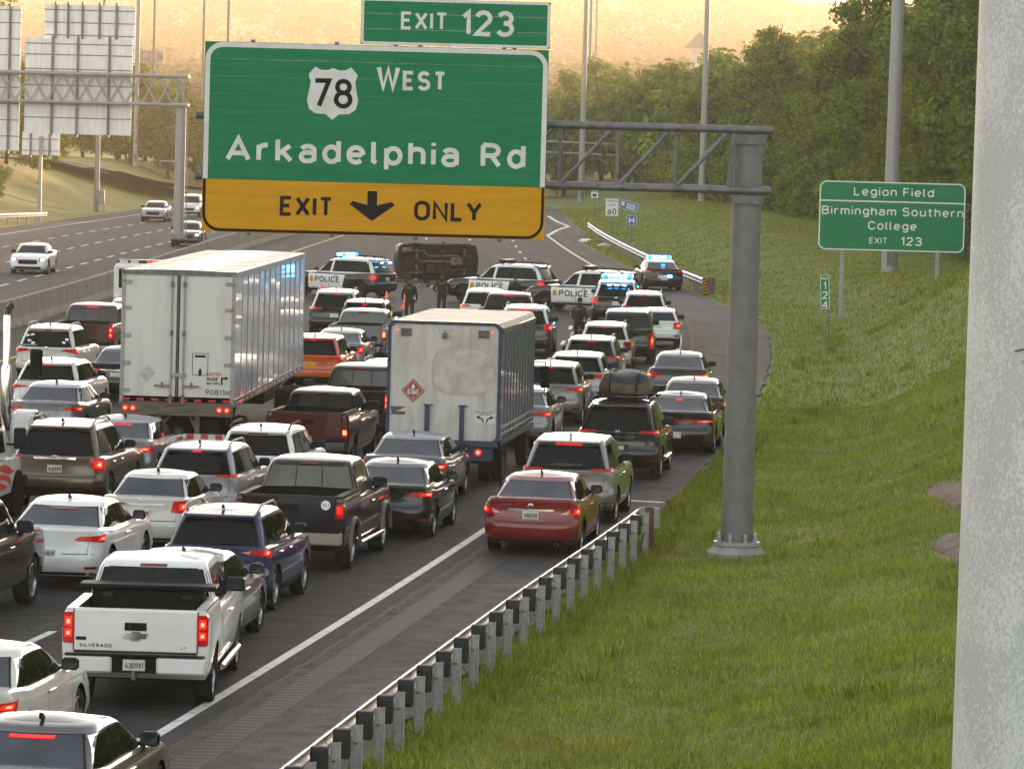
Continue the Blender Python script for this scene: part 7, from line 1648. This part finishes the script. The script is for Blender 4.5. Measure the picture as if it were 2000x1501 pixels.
# left bank trees
for (kd, X, Y, s_, lab) in (('tall', -41.5, 338, .95, 'tall green tree behind the cropped sign back at left edge'), ('broad', -45.0, 346, 1.0, 'broad tree at the far left edge behind the sign backs'), ('round', -39.5, 356, .7, 'small round tree on the left bank by slip road'), ('light', -36.5, 352, .5, 'small pale tree beside the slip road on left')):
    tree(kd, X, Y, s_, lab, 'trees on the left bank')
for i in range(30):
    Y = 446 + (i % 3) * 24 + rnd.uniform(-7, 7); X = -58 + (i // 3) * 3.6 + rnd.uniform(-1.5, 1.5)
    tree('far' if i % 2 else 'fardark', X, Y, rnd.uniform(.6, .85), 'hazy tree on the slope behind the left gantry', 'hazy trees behind the left gantry')
for i in range(14):
    tree('bush', -36.5 - i * .9 + rnd.uniform(-.6, .6), 326 + i * 1.6 + rnd.uniform(-2, 2), rnd.uniform(.35, .6), 'low bush along the crest of the left bank', 'bushes on the left bank')

# far wooded hills: leaf masses nobody could count
rng = np.random.default_rng(21); C = []; Rd = []
while len(C) < 4200:
    Y = 620 + 3900 * rng.random() ** 1.5; X = (rng.random() * 2 - 1) * (0.155 * Y + 12); s_ = rng.uniform(3.2, 6.8) * (1 + Y / 4000)
    C.append((X, Y, terr(X, Y) + s_ * .75)); Rd.append(s_)
V = leaf_cloud(np.array(C), np.array(Rd), 44, 0.75 + np.array(C)[:, 1] / 1900, rng, up=.5)
o = link('woodland', quads_mesh('woodland', V, M['leaf_far'])); prop(o, 'hazy wooded hills glowing in the low sun', 'woodland', kind='stuff')

# grass blades near the camera, coarser further up the banks
def blades(name, label, area, n, hgt, wid, mat, seed, clump=0.0):
    rng = np.random.default_rng(seed); m_ = int(n * 1.6)
    y = area[2] + (area[3] - area[2]) * rng.random(m_) ** area[4]; x = right_np(y) + area[0] + (area[1] - area[0]) * rng.random(m_)
    ok = (np.abs(x) < 0.118 * y + 1.0) & ((x - 7.95) ** 2 / .36 + (y - 78.5) ** 2 / 16 > .8) & ((x - 8.8) ** 2 / .25 + (y - 90) ** 2 / 21 > .8); P = np.stack([x[ok], y[ok]], 1)[:n]
    z = terr_np(P[:, 0], P[:, 1]); n = len(P)
    tone = 0.6 + 0.5 * np.sin(P[:, 0] * 2.1 + np.sin(P[:, 1] * 1.3) * 2) * np.sin(P[:, 1] * .9 + 1)
    h = hgt * rng.uniform(.5, 1.35, n) * (0.75 + 0.5 * np.clip(tone, 0, 1)); a = rng.uniform(0, 6.28, n); ln = rng.uniform(.15, .8, n) * h; la = rng.uniform(0, 6.28, n); wv = wid * rng.uniform(.7, 1.4, n)
    d = np.stack([np.cos(a) * wv, np.sin(a) * wv, np.zeros(n)], 1); B = np.stack([P[:, 0], P[:, 1], z - .01], 1); T = B + np.stack([np.cos(la) * ln, np.sin(la) * ln, h], 1); Mi = (B + T) / 2 + np.stack([np.zeros(n), np.zeros(n), h * .12], 1)
    V = np.stack([B - d, B + d, Mi + d * .7, T, Mi - d * .7], 1).reshape(-1, 3)
    o = link(name, quads_mesh(name, V, mat, 5)); prop(o, label, 'grass', kind='stuff'); return o
blades('grass', 'long green grass blades on the near bank', (0.15, 12.0, 52, 132, 1.25), 250000, .105, .0060, M['blade'], 31)
blades('grass', 'green grass of the farther bank before the trees', (0.1, 19, 128, 410, 1.15), 150000, .12, .016, M['blade'], 32)
blades('weeds', 'taller weed tufts and long grass along the guardrail foot', (0.05, 1.0, 48, 120, 1.2), 16000, .20, .006, M['blade'], 33)
_rg = np.random.default_rng(9); C = []
for k in range(80):
    cy0 = _rg.uniform(54, 190); cx0 = right_np(cy0) + _rg.uniform(.8, 11); nb = 46; a = _rg.uniform(0, 6.28, nb); rr = _rg.uniform(0, .28, nb)
    bx_, by_ = cx0 + np.cos(a) * rr, cy0 + np.sin(a) * rr; bz_ = terr_np(bx_, by_); hh = _rg.uniform(.14, .34, nb); dx_, dy_ = np.cos(a) * hh * .4, np.sin(a) * hh * .4; wv = .011; nx_, ny_ = -np.sin(a) * wv, np.cos(a) * wv
    C.append(np.stack([np.stack([bx_ - nx_, by_ - ny_, bz_], 1), np.stack([bx_ + nx_, by_ + ny_, bz_], 1), np.stack([bx_ + dx_ * .5 + nx_, by_ + dy_ * .5 + ny_, bz_ + hh * .65], 1), np.stack([bx_ + dx_, by_ + dy_, bz_ + hh], 1)], 1).reshape(-1, 3))
o = link('weed_tufts', quads_mesh('weed_tufts', np.concatenate(C), M['blade'])); prop(o, 'darker broad weed tufts scattered over the grass bank', 'weeds', kind='stuff')
rng = np.random.default_rng(5); C = []
for k in range(26):
    cx, cyy = rng.uniform(1.2, 7.5), rng.uniform(60, 125)
    for q in range(26):
        y = cyy + rng.normal(0, 1.0); x = ref(y) + shw(y) + cx + rng.normal(0, .35); C.append((x, y, terr(x, y) + .11))
V = leaf_cloud(np.array(C), np.full(len(C), .012), 3, .011, rng); o = link('clover_flowers', quads_mesh('clover_flowers', V, M['clover'])); prop(o, 'tiny white clover flowers dotted in the near grass', 'flowers', kind='stuff')

# ------------------------------------------------------------------ far landmarks
def landmark(name, label, cat, X, Y): return empty(name, (X, Y, terr(X, Y)), 0, label, cat)
STONE = simple('pale_stone', (.45, .42, .38), .8, c2=(.36, .33, .30), scale=.5); SLATE_R = simple('slate_roof', (.10, .10, .11), .7)
X, Y = 45.5, 1180.0; e = landmark('bell_tower', 'pale bell tower with pointed roof far off in the haze', 'tower', X, Y)
zt = 8.2 + (225 - 85) / 9000 * Y - e.location.z
MB().rbox((0, 0, zt / 2 - 2), (4.6, 4.6, zt + 4), .1).build('shaft', STONE, e); MB().lathe([(3.6, zt), (3.3, zt + .5), (0, zt + 4.2)], n=4).build('roof', SLATE_R, e)
for z in (zt - 3, zt - 7): MB().box((0, -2.32, z), (1.1, .1, 1.8)).build('window', M['glass'], e)
X, Y = 56.5, 1150.0; e = landmark('church', 'pale gabled church front far off in the haze', 'building', X, Y); zt = 8.2 + (225 - 135) / 9000 * Y - e.location.z
MB().rbox((0, 4, zt / 2 - 2), (9, 9, zt + 4), .1).build('wall', STONE, e); MB().prism([(-5, zt), (5, zt), (0, zt + 4.2)], -.6, 9).build('roof', STONE, e); MB().box((0, -.7, zt - 1), (1.6, .1, 3)).build('window', M['glass'], e)
X, Y = -53.0, 655.0; e = landmark('billboard', 'faded billboard on the hazy slope left of big sign', 'billboard', X, Y); z = 8.2 + (225 - 145) / 9000 * Y - e.location.z
MB().rbox((0, 0, z + 1.0), (4.9, .3, 2.0), .05).build('panel', simple('billboard_print', (.35, .30, .26), .6, c2=(.12, .10, .10), scale=.8), e)
for x in (-1.5, 1.5): MB().tube((x, .3, -.5), (x, .3, z + 1.6), .15, n=8).build('post', M['galv_dark'], e)

# ------------------------------------------------------------------ evening haze
hz = MB().box((0, 2550, 79), (7000, 7300, 164)).build('haze', bpy.data.materials.new('haze_air')); prop(hz, 'golden evening haze lying over the valley', 'haze', kind='stuff')
hm = hz.data.materials[0]; hm.use_nodes = True; t = hm.node_tree; t.nodes.clear(); o_ = t.nodes.new('ShaderNodeOutputMaterial'); pv = t.nodes.new('ShaderNodeVolumePrincipled')
pv.inputs['Color'].default_value = (1.0, 0.86, 0.66, 1); pv.inputs['Density'].default_value = 0.00024; pv.inputs['Anisotropy'].default_value = 0.37
t.links.new(pv.outputs[0], o_.inputs['Volume'])
